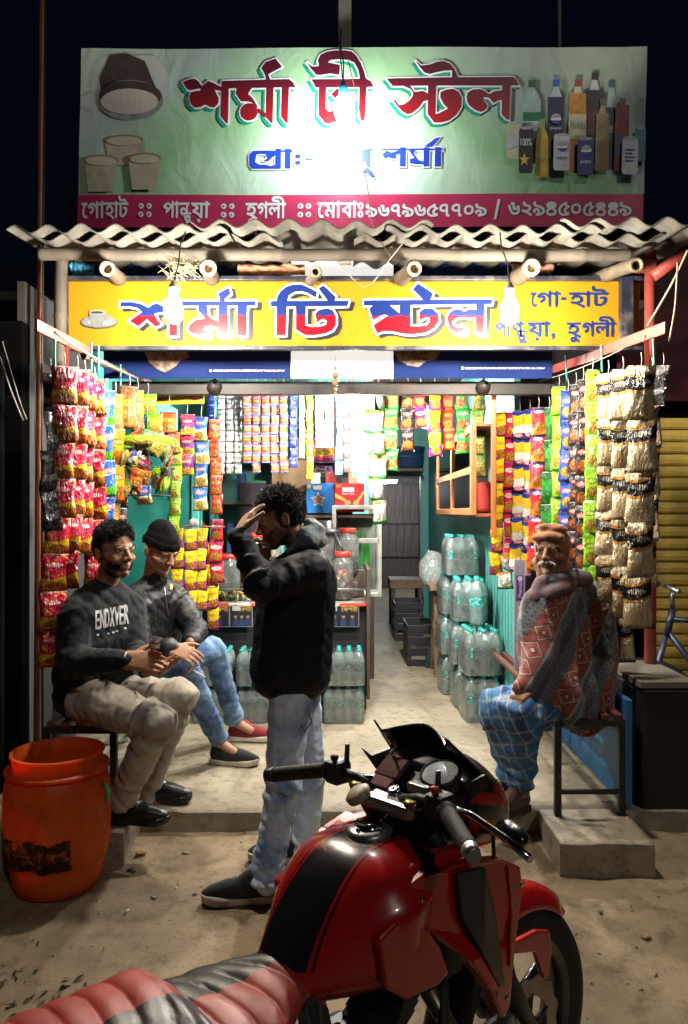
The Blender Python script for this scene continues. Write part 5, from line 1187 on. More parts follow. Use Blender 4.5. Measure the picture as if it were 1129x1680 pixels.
for xx in (-30, 30): b = MB(); b.tube([(xx * k_, .003, .04), (xx * k_, .003, .13)], .0015, 5); b.build('wire', WHITECORD, ys)

# --- sachets over the counter
def sheetrow(tagname, x0, x1, cols, y0, y1, d, n, key, word_, g='sachet strips over the counter', ragged=0, hang=.05):
    w = (x1 - x0) / cols
    for i in range(cols):
        rows = n - (random.randrange(2) if ragged else 0); ye = y0 + (y1 - y0) * rows / n
        pos = '' if cols == 1 else ', %s of %d from the left' % (['first', 'second', 'third', 'fourth', 'fifth'][i], cols)
        strip(word_ + pos, x0 + w * (i + .5), y0, ye, d + .012 * (i % 2), rows, w * .96, SACH[key], random.uniform(-6, 6), 0, g, 'sachet_strip', .16, .99, hang, .05, 'sachet')
strip('dark blue sachet strip at the left end of the sachet row', 347, 640, 690, 4.95, 3, 13, SACH['blue'], 0, 0, 'sachet strips over the counter', 'sachet_strip', .16, .99, .05, .05, 'sachet')
sheetrow('g', 356, 397, 3, 636, 778, 5.0, 8, 'grey', 'silver grey sachet strip over the counter', ragged=1)
sheetrow('r', 398, 473, 5, 634, 776, 4.97, 9, 'red', 'red, yellow and blue sachet strip over the counter', ragged=1)
sheetrow('b', 474, 489, 1, 636, 767, 5.0, 8, 'blue', 'royal blue sachet strip in the middle of the sachet row')
sheetrow('p', 490, 501, 1, 636, 752, 5.02, 7, 'pale', 'pale sachet strip beside the blue ones')
sheetrow('l', 502, 514, 1, 636, 786, 5.0, 8, 'lime', 'lime yellow sachet strip in the middle of the sachet row')
sheetrow('w', 516, 549, 2, 634, 735, 5.02, 5, 'white', 'white and pink sachet strip left of the inner bulb')
sheetrow('s', 549, 563, 1, 636, 780, 4.98, 6, 'sky', 'sky blue and white sachet strip under the inner bulb')
sheetrow('o', 563, 574, 1, 636, 776, 5.0, 6, 'rosy', 'red and white sachet strip under the inner bulb')
sheetrow('v', 574, 600, 2, 634, 792, 5.0, 9, 'white', 'white sachet strip right of the inner bulb', ragged=1)
t = thing('colour_card', 'yellow and pink printed card under the white sachets', 'card', P(531, 745, 5.3)); boxo('card', (0, 0, 0), (.13, .006, .12), packet_mat('card_print', [(0, (.20, .03, .20)), (.25, (.62, .10, .18)), (.42, (.74, .54, .04)), (.8, (.5, .35, .3))], None, .6, (.7, .5, .1), .6), t, bevel=0)
GI = 'hanging packets over the passage'
strip('long strip of silver bags with green ends beside the white sachets', 621, 636, 858, 4.95, 6, 26, SILG, 35, 2, GI, jit=.2)
strip('white and orange bag strip just left of the silver bags', 608, 636, 820, 5.02, 5, 13, SILG, 50, 0, GI, jit=.2)
strip('green and brown packet strip over the passage', 643, 634, 771, 5.0, 4, 25, GRBR, 0, 0, GI)
strip('black and red packet strip over the passage', 669, 634, 738, 5.02, 3, 23, BKOR, 0, 0, GI)
strip('pink and red packet pair over the passage', 690, 634, 700, 5.0, 2, 21, REDW, 0, 0, GI)
strip('yellow and magenta packet strip over the passage', 713, 634, 747, 5.0, 3, 23, YEMA, 0, 0, GI)
strip('red and black packet strip over the passage', 736, 634, 737, 5.02, 3, 21, REDO, 0, 0, GI)
strip('green and orange packet strip over the passage', 759, 634, 743, 5.0, 3, 24, GRBR, 0, 0, GI)
strip('gold and green bag strip nearest the orange shutter', 784, 634, 781, 4.9, 4, 25, GOLD, 0, 0, GI)
# --- right rail, far to near
strip('yellow and magenta packet strip, farthest on the right rail', 822, 676, 942, 4.70, 7, 21, YEMA, -12, -8, G3)
strip('red packet strip second on the right rail', 839, 676, 922, 4.66, 6, 20, REDW, -14, -5, G3)
strip('yellow, white and blue packet strip on the right rail', 853, 674, 936, 4.60, 6, 22, YWB, -14, -6, G3)
strip('white and yellow packet strip on the right rail', 869, 672, 945, 4.52, 6, 20, YWB, -16, -4, G3)
strip('red and purple packet strip beside the dark green foil', 884, 668, 935, 4.44, 6, 26, REDP, -16, -6, G3)
strip('dark green foil strip seen from the back, right rail', 901, 668, 880, 4.36, 4, 20, DGRN, -45, -4, G3, jit=.15)
strip('lime green packet strip in the middle of the right rail', 917, 634, 905, 4.22, 6, 22, LIME, -24, -2, G3)
strip('blue packet strip in the middle of the right rail', 932, 640, 935, 4.10, 6, 23, BLUE, -22, -4, G3)
strip('black and orange packet strip, left one on the right rail', 945, 630, 920, 4.00, 6, 22, BKOR, -22, -2, G3)
strip('black and orange packet strip nearest the long lime strip', 957, 622, 985, 3.88, 7, 21, BKOR, -20, -6, G3)
strip('long lime green packet strip beside the cream packets', 972, 606, 1035, 3.74, 8, 22, LIME, -26, -6, G3)
strip('cream and black packet strip, left of the three big ones', 998, 612, 985, 3.58, 5, 38, CREAM, -18, 0, G3, thick=.40)
strip('cream and black packet strip, middle of the three big ones', 1022, 606, 1010, 3.46, 5, 40, CREAM, -16, 0, G3, thick=.40)
strip('cream and black packet strip, right one of the three big ones', 1052, 600, 1028, 3.34, 5, 48, CREAM, -12, -8, G3, thick=.40)
strip('cream packet strip half hidden behind the right cream ones', 1070, 655, 960, 3.62, 4, 22, CREAM, -30, -6, G3, hang=.2)
strip('grey foil packet flapping at the top right of the cream ones', 1088, 600, 662, 3.40, 1, 34, SILV, -30, 0, G3, jit=.3)
strip('last cream packets hanging low behind the old man', 1025, 1010, 1082, 3.70, 1, 24, CREAM, -25, 0, G3, hang=.3)
strip('small clear packets bunched over the purple strip', 826, 912, 965, 4.5, 2, 26, SILG, -10, 0, G3, jit=.4, hang=.2)
# cords on the rails
for px_, py_, d in ((90, 590, 3.2), (162, 600, 3.6), (150, 596, 3.55), (198, 632, 4.1)):
    wire('teal_rope', [P(px_, py_ - 34, d), P(px_, py_ + 16, d)], .005, 'teal cord knotted on the left rail near pixel column %d' % px_, CORD)['label'] = {90: 'teal cord at the near end of the left rail', 162: 'teal cord at the far end of the left red rail', 150: 'teal cord just before the end of the left red rail', 198: 'teal cord on the left bamboo rail'}[px_]
for px_, py_, d, l_ in ((1072, 580, 3.3, 'teal cord at the near end of the right rail'), (986, 590, 3.9, 'teal cord at the end of the near right rail'), (928, 606, 4.3, 'teal cord on the second right rail')):
    wire('teal_rope', [P(px_, py_ - 24, d), P(px_ + 2, py_ + 20, d)], .005, l_, CORD)
wire('white_line', [P(812, 645, 4.7), P(905, 620, 4.3), P(985, 590, 3.9), P(1060, 552, 3.4)], .0022, 'thin white line strung along the right packets', WHITECORD)
wire('twisted_rope', [P(90, 545, 3.22), P(160, 590, 3.6), P(240, 627, 4.5)], .006, 'twisted grey rope along the left rail', M('rope'))
# bead charm
t = thing('bead_charm', 'string of wooden beads with a dark tassel hanging from the blue flex', 'charm', P(550, 604, 4.28))
for i, (dy, r) in enumerate(((0, .010), (12, .018), (24, .019), (34, .012), (42, .009))): b = MB(); b.ball((0, 0, -dy * 4.28 / FPX), r, n=14, m=9); b.build('bead', M('wood_bead', (.26, .15, .08), .5, col2=(.18, .10, .05), scale=60), t)
b = MB(); b.lathe([(.003, -.16), (.008, -.20), (.012, -.36), (.004, -.46), (.001, -.5)], n=10); b.build('tassel', M('tassel', (.02, .10, .14), .7, col2=(.14, .03, .02), scale=10), t); b = MB(); b.tube([(0, 0, .06), (0, 0, -.16)], .0016, 5); b.build('string', CABLE, t)
# ------------------------------------------------------------------ people: smooth bodies grown from joints
_ico = bmesh.new(); bmesh.ops.create_icosphere(_ico, subdivisions=2, radius=1.0); ICO = [v.co.copy() for v in _ico.verts]; _ico.free()
def hull_into(bm, balls):
    vs = [bm.verts.new(Vector(p) + q * r) for p, r in balls for q in ICO]
    bmesh.ops.convex_hull(bm, input=vs, use_existing_faces=False)
def blob(name, shapes, voxel=.008, it=4, fac=.5):
    """shapes: lists of (point, radius) balls hulled together, or ('ell', centre, radii, matrix); grown into one skin"""
    bm = bmesh.new()
    for s in shapes:
        if s[0] == 'ell':
            _, c, r, m3 = s
            vs = [bm.verts.new(Vector(c) + m3 @ Vector((q.x * r[0], q.y * r[1], q.z * r[2]))) for q in ICO]
            bmesh.ops.convex_hull(bm, input=vs)
        else: hull_into(bm, s)
    me = bpy.data.meshes.new('tmp'); bm.to_mesh(me); bm.free()
    o = bpy.data.objects.new('tmp', me); COL.objects.link(o)
    r = o.modifiers.new('r', 'REMESH'); r.mode = 'VOXEL'; r.voxel_size = voxel; r.use_smooth_shade = True
    if it: k = o.modifiers.new('s', 'SMOOTH'); k.factor = fac; k.iterations = it
    dg = bpy.context.evaluated_depsgraph_get(); out = bpy.data.meshes.new_from_object(o.evaluated_get(dg), depsgraph=dg)
    out.name = name; bpy.data.objects.remove(o); bpy.data.meshes.remove(me); out.materials.clear(); return out
def finish(me, m, parent, name):
    me.materials.append(m); me.polygons.foreach_set('use_smooth', [True] * len(me.polygons))
    o = link(name, me, parent); L = parent.location if parent.parent is None else parent.parent.location
    me.transform(Matrix.Translation(-Vector(L)))
    if parent.parent is not None: o.location = (0, 0, 0)
    return o
def wrinkle(me, limbs, amp=.007, freq=17.0, along=.35, seed=0.0, fine=.0025, sag=0.0):
    """cloth folds that run round the limbs and bunch at the joints"""
    co = np.empty(len(me.vertices) * 3); me.vertices.foreach_get('co', co); co = co.reshape(-1, 3)
    no = np.empty(len(me.vertices) * 3); me.vertices.foreach_get('normal', no); no = no.reshape(-1, 3)
    best = np.full(len(co), 1e9); A = np.zeros(len(co)); AX = np.zeros((len(co), 3)); ED = np.zeros(len(co))
    for (p0, p1, w0, w1) in limbs:
        p0, p1 = np.array(p0), np.array(p1); ax = p1 - p0; L = np.linalg.norm(ax); ax = ax / L
        t = np.clip((co - p0) @ ax, 0, L); d = np.linalg.norm(co - p0 - t[:, None] * ax, axis=1); s = d < best
        best[s] = d[s]; A[s] = t[s]; AX[s] = ax; k = t / L; ED[s] = (w0 * (1 - k) ** 3 + w1 * k ** 3 + .35)[s]
    for i in range(len(co)):
        p = Vector(co[i]); ax = Vector(AX[i]); a = p.dot(ax); q = p - ax * a
        sh_ = q.x * 2.2 - q.z * 1.6 + q.y * 1.9
        n1 = noise.noise(Vector((a * freq + sh_ * along * freq * .35, q.x * 3.5 + seed, q.y * 3.5 + q.z * 3.5)))
        n2 = noise.noise(Vector((a * freq * 2.1 - sh_ * freq * .5, q.x * 7 - seed, q.z * 7)))
        n3 = noise.noise(p * 55)
        rdg = (1 - abs(n1) * 2.1)
        co[i] += no[i] * (amp * ED[i] * (rdg * .75 + n2 * .55 - .25) + fine * n3)
    me.vertices.foreach_set('co', co.ravel()); me.update()

def frame_from(f, u=(0, 0, 1)):
    f = Vector(f).normalized(); u = Vector(u); x = f.cross(u).normalized(); u = x.cross(f)
    return Matrix((x, f, u)).transposed()       # columns: right, forward, up
def head_shapes(c, Mx, sx_=1.0, nose=1.0, jaw=1.0, thin=1.0):
    c = Vector(c)
    def g_(x, y, z): return c + Mx @ Vector((x * thin, y, z))
    S_ = [('ell', g_(0, -.012, .038), (.074 * thin, .094, .086), Mx), ('ell', g_(0, .026, -.018), (.060 * thin, .064, .084), Mx)]
    S_.append([(g_(-.046, .005, -.045), .024), (g_(.046, .005, -.045), .024), (g_(0, .062, -.085 * jaw), .022), (g_(-.018, .058, -.082 * jaw), .018), (g_(.018, .058, -.082 * jaw), .018)])
    for s in (-1, 1):
        S_ += [[(g_(s * .043, .056, -.016), .021), (g_(s * .052, .030, -.012), .020)], [(g_(s * .016, .083, .031), .0095), (g_(s * .044, .069, .030), .0085)],
               [(g_(s * .011, .097, -.022), .009), (g_(s * .006, .094, -.016), .009)],
               ('ell', g_(s * .076, -.012, -.004), (.008, .019, .031), Mx), ('ell', g_(s * .080, -.018, .008), (.007, .016, .018), Mx),
               [(g_(s * .018, .080, .0215), .0048), (g_(s * .031, .0835, .0235), .0048), (g_(s * .044, .074, .0205), .0048)],
               [(g_(s * .020, .078, .003), .0045), (g_(s * .042, .071, .003), .0045)]]
    S_ += [[(g_(0, .082, .026), .009), (g_(0, .098 + .008 * nose, -.010), .0095)], [(g_(0, .100 + .010 * nose, -.016), .0115), (g_(0, .092, -.022), .010)],
           [(g_(-.021, .080, -.0455), .0055), (g_(0, .0905, -.0440), .0072), (g_(.021, .080, -.0455), .0055)], [(g_(-.018, .079, -.0565), .006), (g_(0, .088, -.0575), .0085), (g_(.018, .079, -.0565), .006)],
           [(g_(0, .078, -.085 * jaw), .016), (g_(0, .072, -.08 * jaw), .018)]]
    return S_
def hand_shapes(w, f, n, side=1, curl=.5, spread=.05, size=1.0, thumb=.6):
    """w wrist, f finger direction, n palm normal (the way the palm faces); side +1 right hand"""
    w = Vector(w); f = Vector(f).normalized(); n = Vector(n); n = (n - f * n.dot(f)).normalized(); x = f.cross(n) * side   # towards the thumb
    k = size; S_ = []
    pts = [w + x * .022 * k, w - x * .022 * k]
    kn = [w + f * .088 * k + x * a * k for a in (.032, .011, -.011, -.031)]
    S_.append([(pts[0], .019 * k), (pts[1], .018 * k), (kn[0], .0135 * k), (kn[3], .0125 * k), (kn[1] - n * .003, .0140 * k)])
    for i, (L, a) in enumerate(zip((.070, .080, .074, .058), (1.4, .4, -.5, -1.5))):
        p = kn[i]; d = (f + x * a * spread).normalized(); r = (.0092, .0095, .0090, .0080)[i] * k
        for j, (fr, rr) in enumerate(((.46, 1.0), (.31, .93), (.23, .84))):
            cu = curl * (.6, 1.0, .8)[j] * (1 + .08 * i); ax = x * 1.0
            d = (d * math.cos(cu) + n * math.sin(cu)).normalized()
            q = p + d * L * fr * k; S_.append([(p, r * rr), (q, r * rr * .94)]); p = q
    p = w + f * .026 * k + x * .026 * k; d = (f * .62 + x * .78 + n * .25 * thumb).normalized()
    for fr, rr in ((.040, .0125), (.030, .0105), (.024, .0090)):
        q = p + d * fr * k; S_.append([(p, rr * k), (q, rr * .93 * k)]); p = q; d = (d * .82 + f * .35 + n * .30 * thumb).normalized()
    return S_
def skin_mat(name, base, sub=.08):
    if name in _M: return _M[name]
    m, t, b = new_mat(name); _M[name] = m
    at = t.nodes.new('ShaderNodeAttribute'); at.attribute_name = 'tone'
    nz = noise_n(t, coords(t), 60, 4, .6); c = mix(t, math_n(t, 'MULTIPLY', nz, .35), at.outputs['Color'], tuple(q * .62 for q in base))
    t.links.new(c, b.inputs['Base Color']); b.inputs['Roughness'].default_value = .55; b.inputs['Specular IOR Level'].default_value = .3; b.inputs['Subsurface Weight'].default_value = sub
    b.inputs['Subsurface Radius'].default_value = (.012, .005, .003); b.inputs['Subsurface Scale'].default_value = .6
    t.links.new(bump(t, noise_n(t, coords(t), 320, 3), .12, .002), b.inputs['Normal']); return m
def paint_skin(me, c, Mx, base, lip, beard=None, beard_fn=None, origin=Vector()):
    inv = Mx.transposed(); a = me.color_attributes.new('tone', 'FLOAT_COLOR', 'POINT'); buf = []
    for v in me.vertices:
        q = inv @ (v.co + origin - c); col = base
        if abs(q.x) < .024 and q.y > .068 and -.066 < q.z < -.037: col = lip
        elif beard_fn and q.length < .2:
            k = beard_fn(q) * (.75 + .5 * noise.noise(q * 120))
            col = tuple(b_ * (1 - k) + d_ * k for b_, d_ in zip(base, beard)) if k > 0 else base
        if q.length < .2 and abs(abs(q.x) - .031) < .013 and .068 < q.y and -.006 < q.z < .006: col = tuple(w_ * .7 for w_ in col)
        buf += [*col, 1.0]
    a.data.foreach_set('color', buf)
HAIR = M('black_hair', (.008, .007, .006), .62, spec=.25, col2=(.006, .005, .005), scale=60, stretch=(1, 1, 3)); EYEW = M('eye_white', (.40, .36, .33), .3); EYEB = M('eye_dark', (.012, .008, .006), .12)
def eyes(parent, c, Mx, L, gaze=(0, 0)):
    for s in (-1, 1):
        e = Vector(c) + Mx @ Vector((s * .031, .0690, .0120)) - L; b = MB(); b.ball(e, .0118, n=16, m=12)
        d = (Mx @ Vector((gaze[0], 1, gaze[1]))).normalized(); b.ball(e + d * .0068, .0066, mi=1, n=12, m=8)
        b.build('eye', [EYEW, EYEB], parent)
def brow(parent, c, Mx, L, m=None, lift=0.0):
    b = MB()
    for s in (-1, 1):
        for k in range(26):
            u = k / 25; p = Vector((s * (.014 + .036 * u), .0990 - .016 * u * u - .002 * u, .034 + .006 * math.sin(u * 2.6) + lift + random.uniform(-.002, .002)))
            q = p + Vector((s * .007, -.001, random.uniform(-.002, .003))); b.tube([Vector(c) + Mx @ p - L, Vector(c) + Mx @ q - L], [.0019, .0008], 4)
    b.build('eyebrows', m or HAIR, parent)
def hair(parent, c, Mx, L, fn, n=1500, ln=.03, m=None, cen=(0, -.012, .038), rad=(.078, .098, .09), curl=.8, lift=.5, r=.0024, seed=1):
    """short locks rooted all over the scalp where fn(local) is true"""
    rn_ = random.Random(seed); b = MB(); c = Vector(c); cen = Vector(cen)
    while n > 0:
        d = Vector((rn_.gauss(0, 1), rn_.gauss(0, 1), rn_.gauss(0, 1))).normalized(); p = cen + Vector((d.x * rad[0], d.y * rad[1], d.z * rad[2]))
        if not fn(p): continue
        n -= 1; dr = (d * lift + Vector((rn_.gauss(0, .35), rn_.gauss(0, .35) + .25, rn_.gauss(0, .35)))).normalized()
        k = ln(p) if callable(ln) else ln; k *= rn_.uniform(.6, 1.25); q = p + dr * k * .5; dr2 = (dr + Vector((rn_.gauss(0, curl), rn_.gauss(0, curl), rn_.gauss(0, curl) - .35))).normalized(); s = q + dr2 * k * .5
        b.tube([c + Mx @ p - L, c + Mx @ q - L, c + Mx @ s - L], [r, r * .85, r * .3], 4, caps=False)
    # scalp under the locks
    g_ = MB(); g_.ball((0, 0, 0), tuple(q * 1.012 for q in rad), n=28, m=20); vs = [Vector(v) + cen for v in g_.v]; ok = [fn(v) for v in vs]
    fs = [f for f in g_.f if all(ok[i] for i in f)]; b.add([c + Mx @ v - L for v in vs], fs, 0, True)
    return b.build('hair', m or HAIR, parent)
def shoe(parent, heel, dr, m_up, m_sole, ln=.285, z=PZ, name='shoe', ankle=None, collar=None):
    """heel on the ground, toe along dr"""
    L0 = parent.location; f = Vector((dr[0], dr[1], 0)).normalized(); x = Vector((f.y, -f.x, 0)); h = Vector((heel[0], heel[1], z))
    pitch = dr[2] if len(dr) > 2 else 0.0
    def g_(a, s, u): return h + f * a * ln + x * s + Vector((0, 0, u + pitch * a * ln))
    up = blob('shoe_upper', [[(g_(.12, 0, .055), .036), (g_(.16, 0, .095), .034), (g_(.36, 0, .095), .030), (g_(.45, 0, .06), .040)], [(g_(.40, 0, .060), .040), (g_(.62, .004, .050), .040), (g_(.84, .004, .040), .030), (g_(.92, 0, .036), .022)], [(g_(.15, 0, .04), .034), (g_(.6, 0, .036), .040)]], .006, 3)
    o = finish(up, m_up, parent, name)
    out = []
    for a, w in ((0, .022), (.04, .034), (.15, .037), (.35, .033), (.5, .037), (.68, .046), (.82, .044), (.93, .032), (.985, .016)): out.append((a, w))
    poly = [(a, w) for a, w in out] + [(a, -w) for a, w in out[::-1]]
    b = MB(); b.prism(poly, .0, .030, lambda a, w, d: g_(a, w, d + (.012 if a > .9 else 0)) - L0); s_ = b.build('sole', m_sole, o, .006); s_.parent = o
    return o
def part_of(parent, me, m, name): return finish(me, m, parent, name)

# ------------------------------------------------------------------ cloth materials
def cloth(name, col, col2, scale=5, rough=.75, weave=260.0, spec=.3, sheen=.2, contrast=(.35, .65)):
    if name in _M: return _M[name]
    m, t, b = new_mat(name); _M[name] = m; tc = coords(t)
    c = ramp(t, noise_n(t, tc, scale, 6, .6, .4), [(contrast[0], col2), (contrast[1], col)])
    t.links.new(c, b.inputs['Base Color']); b.inputs['Roughness'].default_value = rough; b.inputs['Specular IOR Level'].default_value = spec
    b.inputs['Sheen Weight'].default_value = sheen; b.inputs['Sheen Roughness'].default_value = .5
    t.links.new(bump(t, noise_n(t, tc, weave, 3, .7), .25, .002), b.inputs['Normal']); return m
JKT = cloth('black_nylon_jacket', (.010, .011, .015), (.006, .007, .010), 5, .55, 300, .4, .0)
HOOD1 = cloth('charcoal_hoodie', (.020, .024, .029), (.010, .013, .017), 5, .85, 420, .15, .05)
NAVYJ = cloth('navy_black_jacket', (.005, .008, .018), (.003, .004, .009), 4, .65, 300, .25, .0)
GREYH = cloth('grey_hood', (.17, .21, .24), (.10, .13, .15), 8, .85, 400)
JEAN_B = cloth('blue_jeans', (.20, .33, .52), (.035, .08, .19), 6.5, .8, 700, .2, .1, (.38, .66))
JEAN_L = cloth('washed_jeans', (.58, .72, .90), (.15, .26, .46), 6.0, .8, 700, .2, .05, (.36, .58))
CARGO = cloth('beige_trousers', (.44, .40, .34), (.30, .27, .23), 5, .8, 500, .2, .1)
SHOEK = cloth('black_knit_shoe', (.018, .020, .022), (.010, .011, .012), 30, .8, 220); SOLEW = M('pale_sole', (.52, .48, .42), .6, col2=(.36, .33, .28), scale=20); LEATHER = M('black_leather', (.010, .010, .011), .3); SHOER = cloth('maroon_knit_shoe', (.26, .02, .03), (.14, .012, .02), 16, .8, 220)

def limb(a, b_, r0, r1): return [(a, r0), (b_, r1)]
def mid(a, b_, t): return Vector(a).lerp(Vector(b_), t)
def person(lab, base, J, head_f, head_u, tone, lip, beard=None, bfn=None, hands=None, thin=1.0, nose=1.0, jaw=1.0, voxel=.0045):
    """the skin of a whole figure from its joints; J holds world points"""
    t = thing('person', lab, 'person', base); Mx = frame_from(head_f, head_u); c = Vector(J['head'])
    S_ = head_shapes(c, Mx, thin=thin, nose=nose, jaw=jaw)
    S_.append([(c + Mx @ Vector((0, -.022, -.055)), .050), (J['neck'], .054)])
    S_.append([(J['neck'], .045), (J['shl'], .035), (J['shr'], .035), (mid(J['neck'], J['pel'], .45), .07)])
    S_.append([(mid(J['shl'], J['pel'], .15), .04), (mid(J['shr'], J['pel'], .15), .04), (mid(J['neck'], J['pel'], .7), .07), (J['hil'], .06), (J['hir'], .06)])
    for s in 'lr':
        S_ += [limb(J['sh' + s], J['el' + s], .036, .032), limb(J['el' + s], J['wr' + s], .032, .025), limb(J['hi' + s], J['kn' + s], .06, .045), limb(J['kn' + s], J['an' + s], .045, .032)]
        an = Vector(J['an' + s]); S_.append([(an, .03), (an + Vector(J.get('ft' + s, (.08, 0, -.05))), .025)])
    for h in (hands or []): S_ += hand_shapes(*h[0], **h[1])
    me = blob('skin', S_, voxel, 2, .5); paint_skin(me, c, Mx, tone, lip, beard, bfn)
    o = finish(me, skin_mat('skin_%02d' % int(tone[0] * 100), tone), t, 'body')
    return t, Mx, c
V = Vector
def off(v, L): return Vector(v) - L
# ---------------- man standing with his hand to his brow
J = dict(head=P(462, 853, 3.10), neck=P(497, 905, 3.12), shl=P(512, 935, 2.95), shr=P(496, 930, 3.28), ell=P(428, 958, 2.80), wrl=P(391, 878, 2.90), elr=P(438, 990, 3.26), wrr=P(425, 925, 3.16),
         pel=P(482, 1130, 3.12), hil=P(476, 1140, 3.03), hir=P(492, 1140, 3.21), knl=P(464, 1292, 2.99), knr=P(508, 1280, 3.24), anl=P(441, 1432, 3.0), anr=P(500, 1400, 3.30), ftl=(-.10, -.02, -.05), ftr=(-.10, .0, -.05))
TONE = (.36, .19, .115)
hl = dict(side=-1, curl=.30, spread=.05, thumb=.6); hr = dict(side=1, curl=.7, spread=.04)
stand = (lambda q: (.9 if q.z < -.035 and q.y > -.02 and not (abs(q.x) < .022 and q.z > -.066 and q.z < -.037) else 0))
t, Mx, c = person('man in a black hooded jacket and washed jeans, standing with his hand to his brow', (P(470, 1440, 3.05).x, 3.05, .0), J, (-.93, -.10, -.34), (-.3, 0, .95), TONE, (.22, .09, .07), (.03, .022, .018), stand,
    [((J['wrl'], (P(424, 815, 3.0) - J['wrl']).normalized(), (.75, .45, -.2)), hl), ((J['wrr'], (P(436, 896, 3.1) - J['wrr']).normalized(), (-.2, -.6, .3)), hr)])
L = t.location.copy(); eyes(t, c, Mx, L); brow(t, c, Mx, L)
hair(t, c, Mx, L, lambda p: (p.z > .050 and p.y < .074) or (p.y < .010 and p.z > .0) or (p.y < -.03 and p.z > -.05), 5600, lambda p: .012 + .015 * max(0, min(1, (p.z - .05) / .06)), curl=.25, lift=.22, r=.0017, rad=(.080, .100, .093), seed=4)
jk = [[(P(468, 955, 3.03), .105), (P(505, 950, 3.03), .115), (P(468, 955, 3.22), .105), (P(503, 945, 3.22), .11), (J['neck'] + V((.01, 0, -.02)), .065)],
      [(P(468, 960, 3.03), .105), (P(507, 960, 3.03), .115), (P(468, 960, 3.22), .105), (P(503, 960, 3.22), .11), (P(455, 1092, 3.03), .11), (P(502, 1092, 3.03), .105), (P(456, 1092, 3.22), .11), (P(502, 1092, 3.22), .10)],
      [(P(455, 1090, 3.04), .11), (P(502, 1090, 3.04), .105), (P(456, 1090, 3.21), .11), (P(502, 1090, 3.21), .10), (P(455, 1104, 3.03), .108), (P(503, 1104, 3.03), .105), (P(456, 1104, 3.2), .105), (P(503, 1104, 3.2), .10)],
      limb(J['shl'], J['ell'], .082, .064), limb(J['ell'], mid(J['ell'], J['wrl'], .94), .062, .043), limb(J['shr'], J['elr'], .075, .06), limb(J['elr'], J['wrr'], .056, .044), [(J['neck'], .062), (P(500, 890, 3.12), .060)]]
me = blob('jacket', jk, .008, 4); wrinkle(me, [(J['shl'], J['ell'], .6, 1.6), (J['ell'], J['wrl'], 1.7, 1.3), (J['shr'], J['elr'], .5, 1.2), (J['elr'], J['wrr'], 1.2, 1), (J['neck'], J['pel'], .2, .8)], .011, 16, seed=2)
part_of(t, me, NAVYJ, 'jacket')
me = blob('hood', [[(P(500, 876, 3.03), .026), (P(520, 872, 3.12), .034), (P(500, 870, 3.21), .026)], [(P(487, 897, 3.03), .024), (P(505, 884, 3.02), .030), (P(526, 888, 3.10), .03)], [(P(520, 874, 3.1), .034), (P(512, 862, 3.16), .026), (P(505, 858, 3.1), .02)], [(P(473, 905, 3.03), .018), (P(490, 893, 3.02), .022)]], .007, 4)
wrinkle(me, [(P(480, 900, 3.02), P(525, 870, 3.12), 1, 1)], .007, 22, seed=5); part_of(t, me, GREYH, 'hood')
tr = [[(J['hil'] + V((0, 0, .03)), .075), (J['hir'] + V((0, 0, .03)), .075), (J['hil'] + V((0, 0, -.02)), .090), (J['hir'] + V((0, 0, -.02)), .088)], limb(J['hil'] + V((0, 0, -.03)), J['knl'], .090, .070), limb(J['knl'], J['anl'] + V((0, 0, .02)), .068, .060), limb(J['anl'] + V((.0, 0, .06)), J['anl'] + V((-.005, -.01, -.015)), .060, .066), limb(J['hir'], J['knr'], .090, .068), limb(J['knr'], J['anr'], .066, .056)]
me = blob('jeans', tr, .008, 4); wrinkle(me, [(J['hil'], J['knl'], .8, 1.3), (J['knl'], J['anl'], 1.2, 2.6), (J['hir'], J['knr'], .8, 1.2), (J['knr'], J['anr'], 1.1, 2.2)], .0115, 17, seed=9); part_of(t, me, JEAN_L, 'jeans')
b = MB(); q0 = P(486, 1150, 2.93); b.tube([P(505, 1165, 2.935) - L, P(512, 1185, 2.93) - L, P(500, 1200, 2.93) - L, P(494, 1190, 2.93) - L], .003, 5); b.build('pocket_stitch', M('dark_thread', (.04, .04, .06), .7), t)
shoe(t, (P(452, 1470, 2.99).x, 2.985), (-1, -.10), SHOEK, SOLEW, .29, gz(-.3, 2.98) + .004); shoe(t, (P(512, 1420, 3.3).x, 3.29), (-1, .02), SHOEK, SOLEW, .28, gz(-.2, 3.28) + .004)

# ---------------- man in the lettered hoodie
J = dict(head=P(188, 908, 3.36), neck=P(172, 968, 3.42), shr=P(126, 1010, 3.27), shl=P(212, 1000, 3.55), elr=P(118, 1088, 3.20), wrr=P(208, 1083, 3.10), ell=P(222, 1070, 3.46), wrl=P(243, 1098, 3.20),
         pel=P(152, 1140, 3.48), hir=P(146, 1146, 3.36), hil=P(182, 1140, 3.55), knr=P(258, 1186, 3.10), knl=P(294, 1146, 3.36), anr=P(200, 1318, 3.33), anl=P(238, 1300, 3.62), ftr=(.06, .02, -.06), ftl=(.07, 0, -.05))
TONE = (.40, .20, .115)
bf = lambda q: (.88 if (q.z < -.022 and q.y > -.01 and q.z < -.03 - (.0 if abs(q.x) > .03 else .0) and not (abs(q.x) < .020 and -.066 < q.z < -.040) and not (abs(q.x) > .028 and q.y > .055 and q.z > -.055)) else (.85 if abs(q.x) < .028 and -.041 < q.z < -.028 and q.y > .07 else 0))
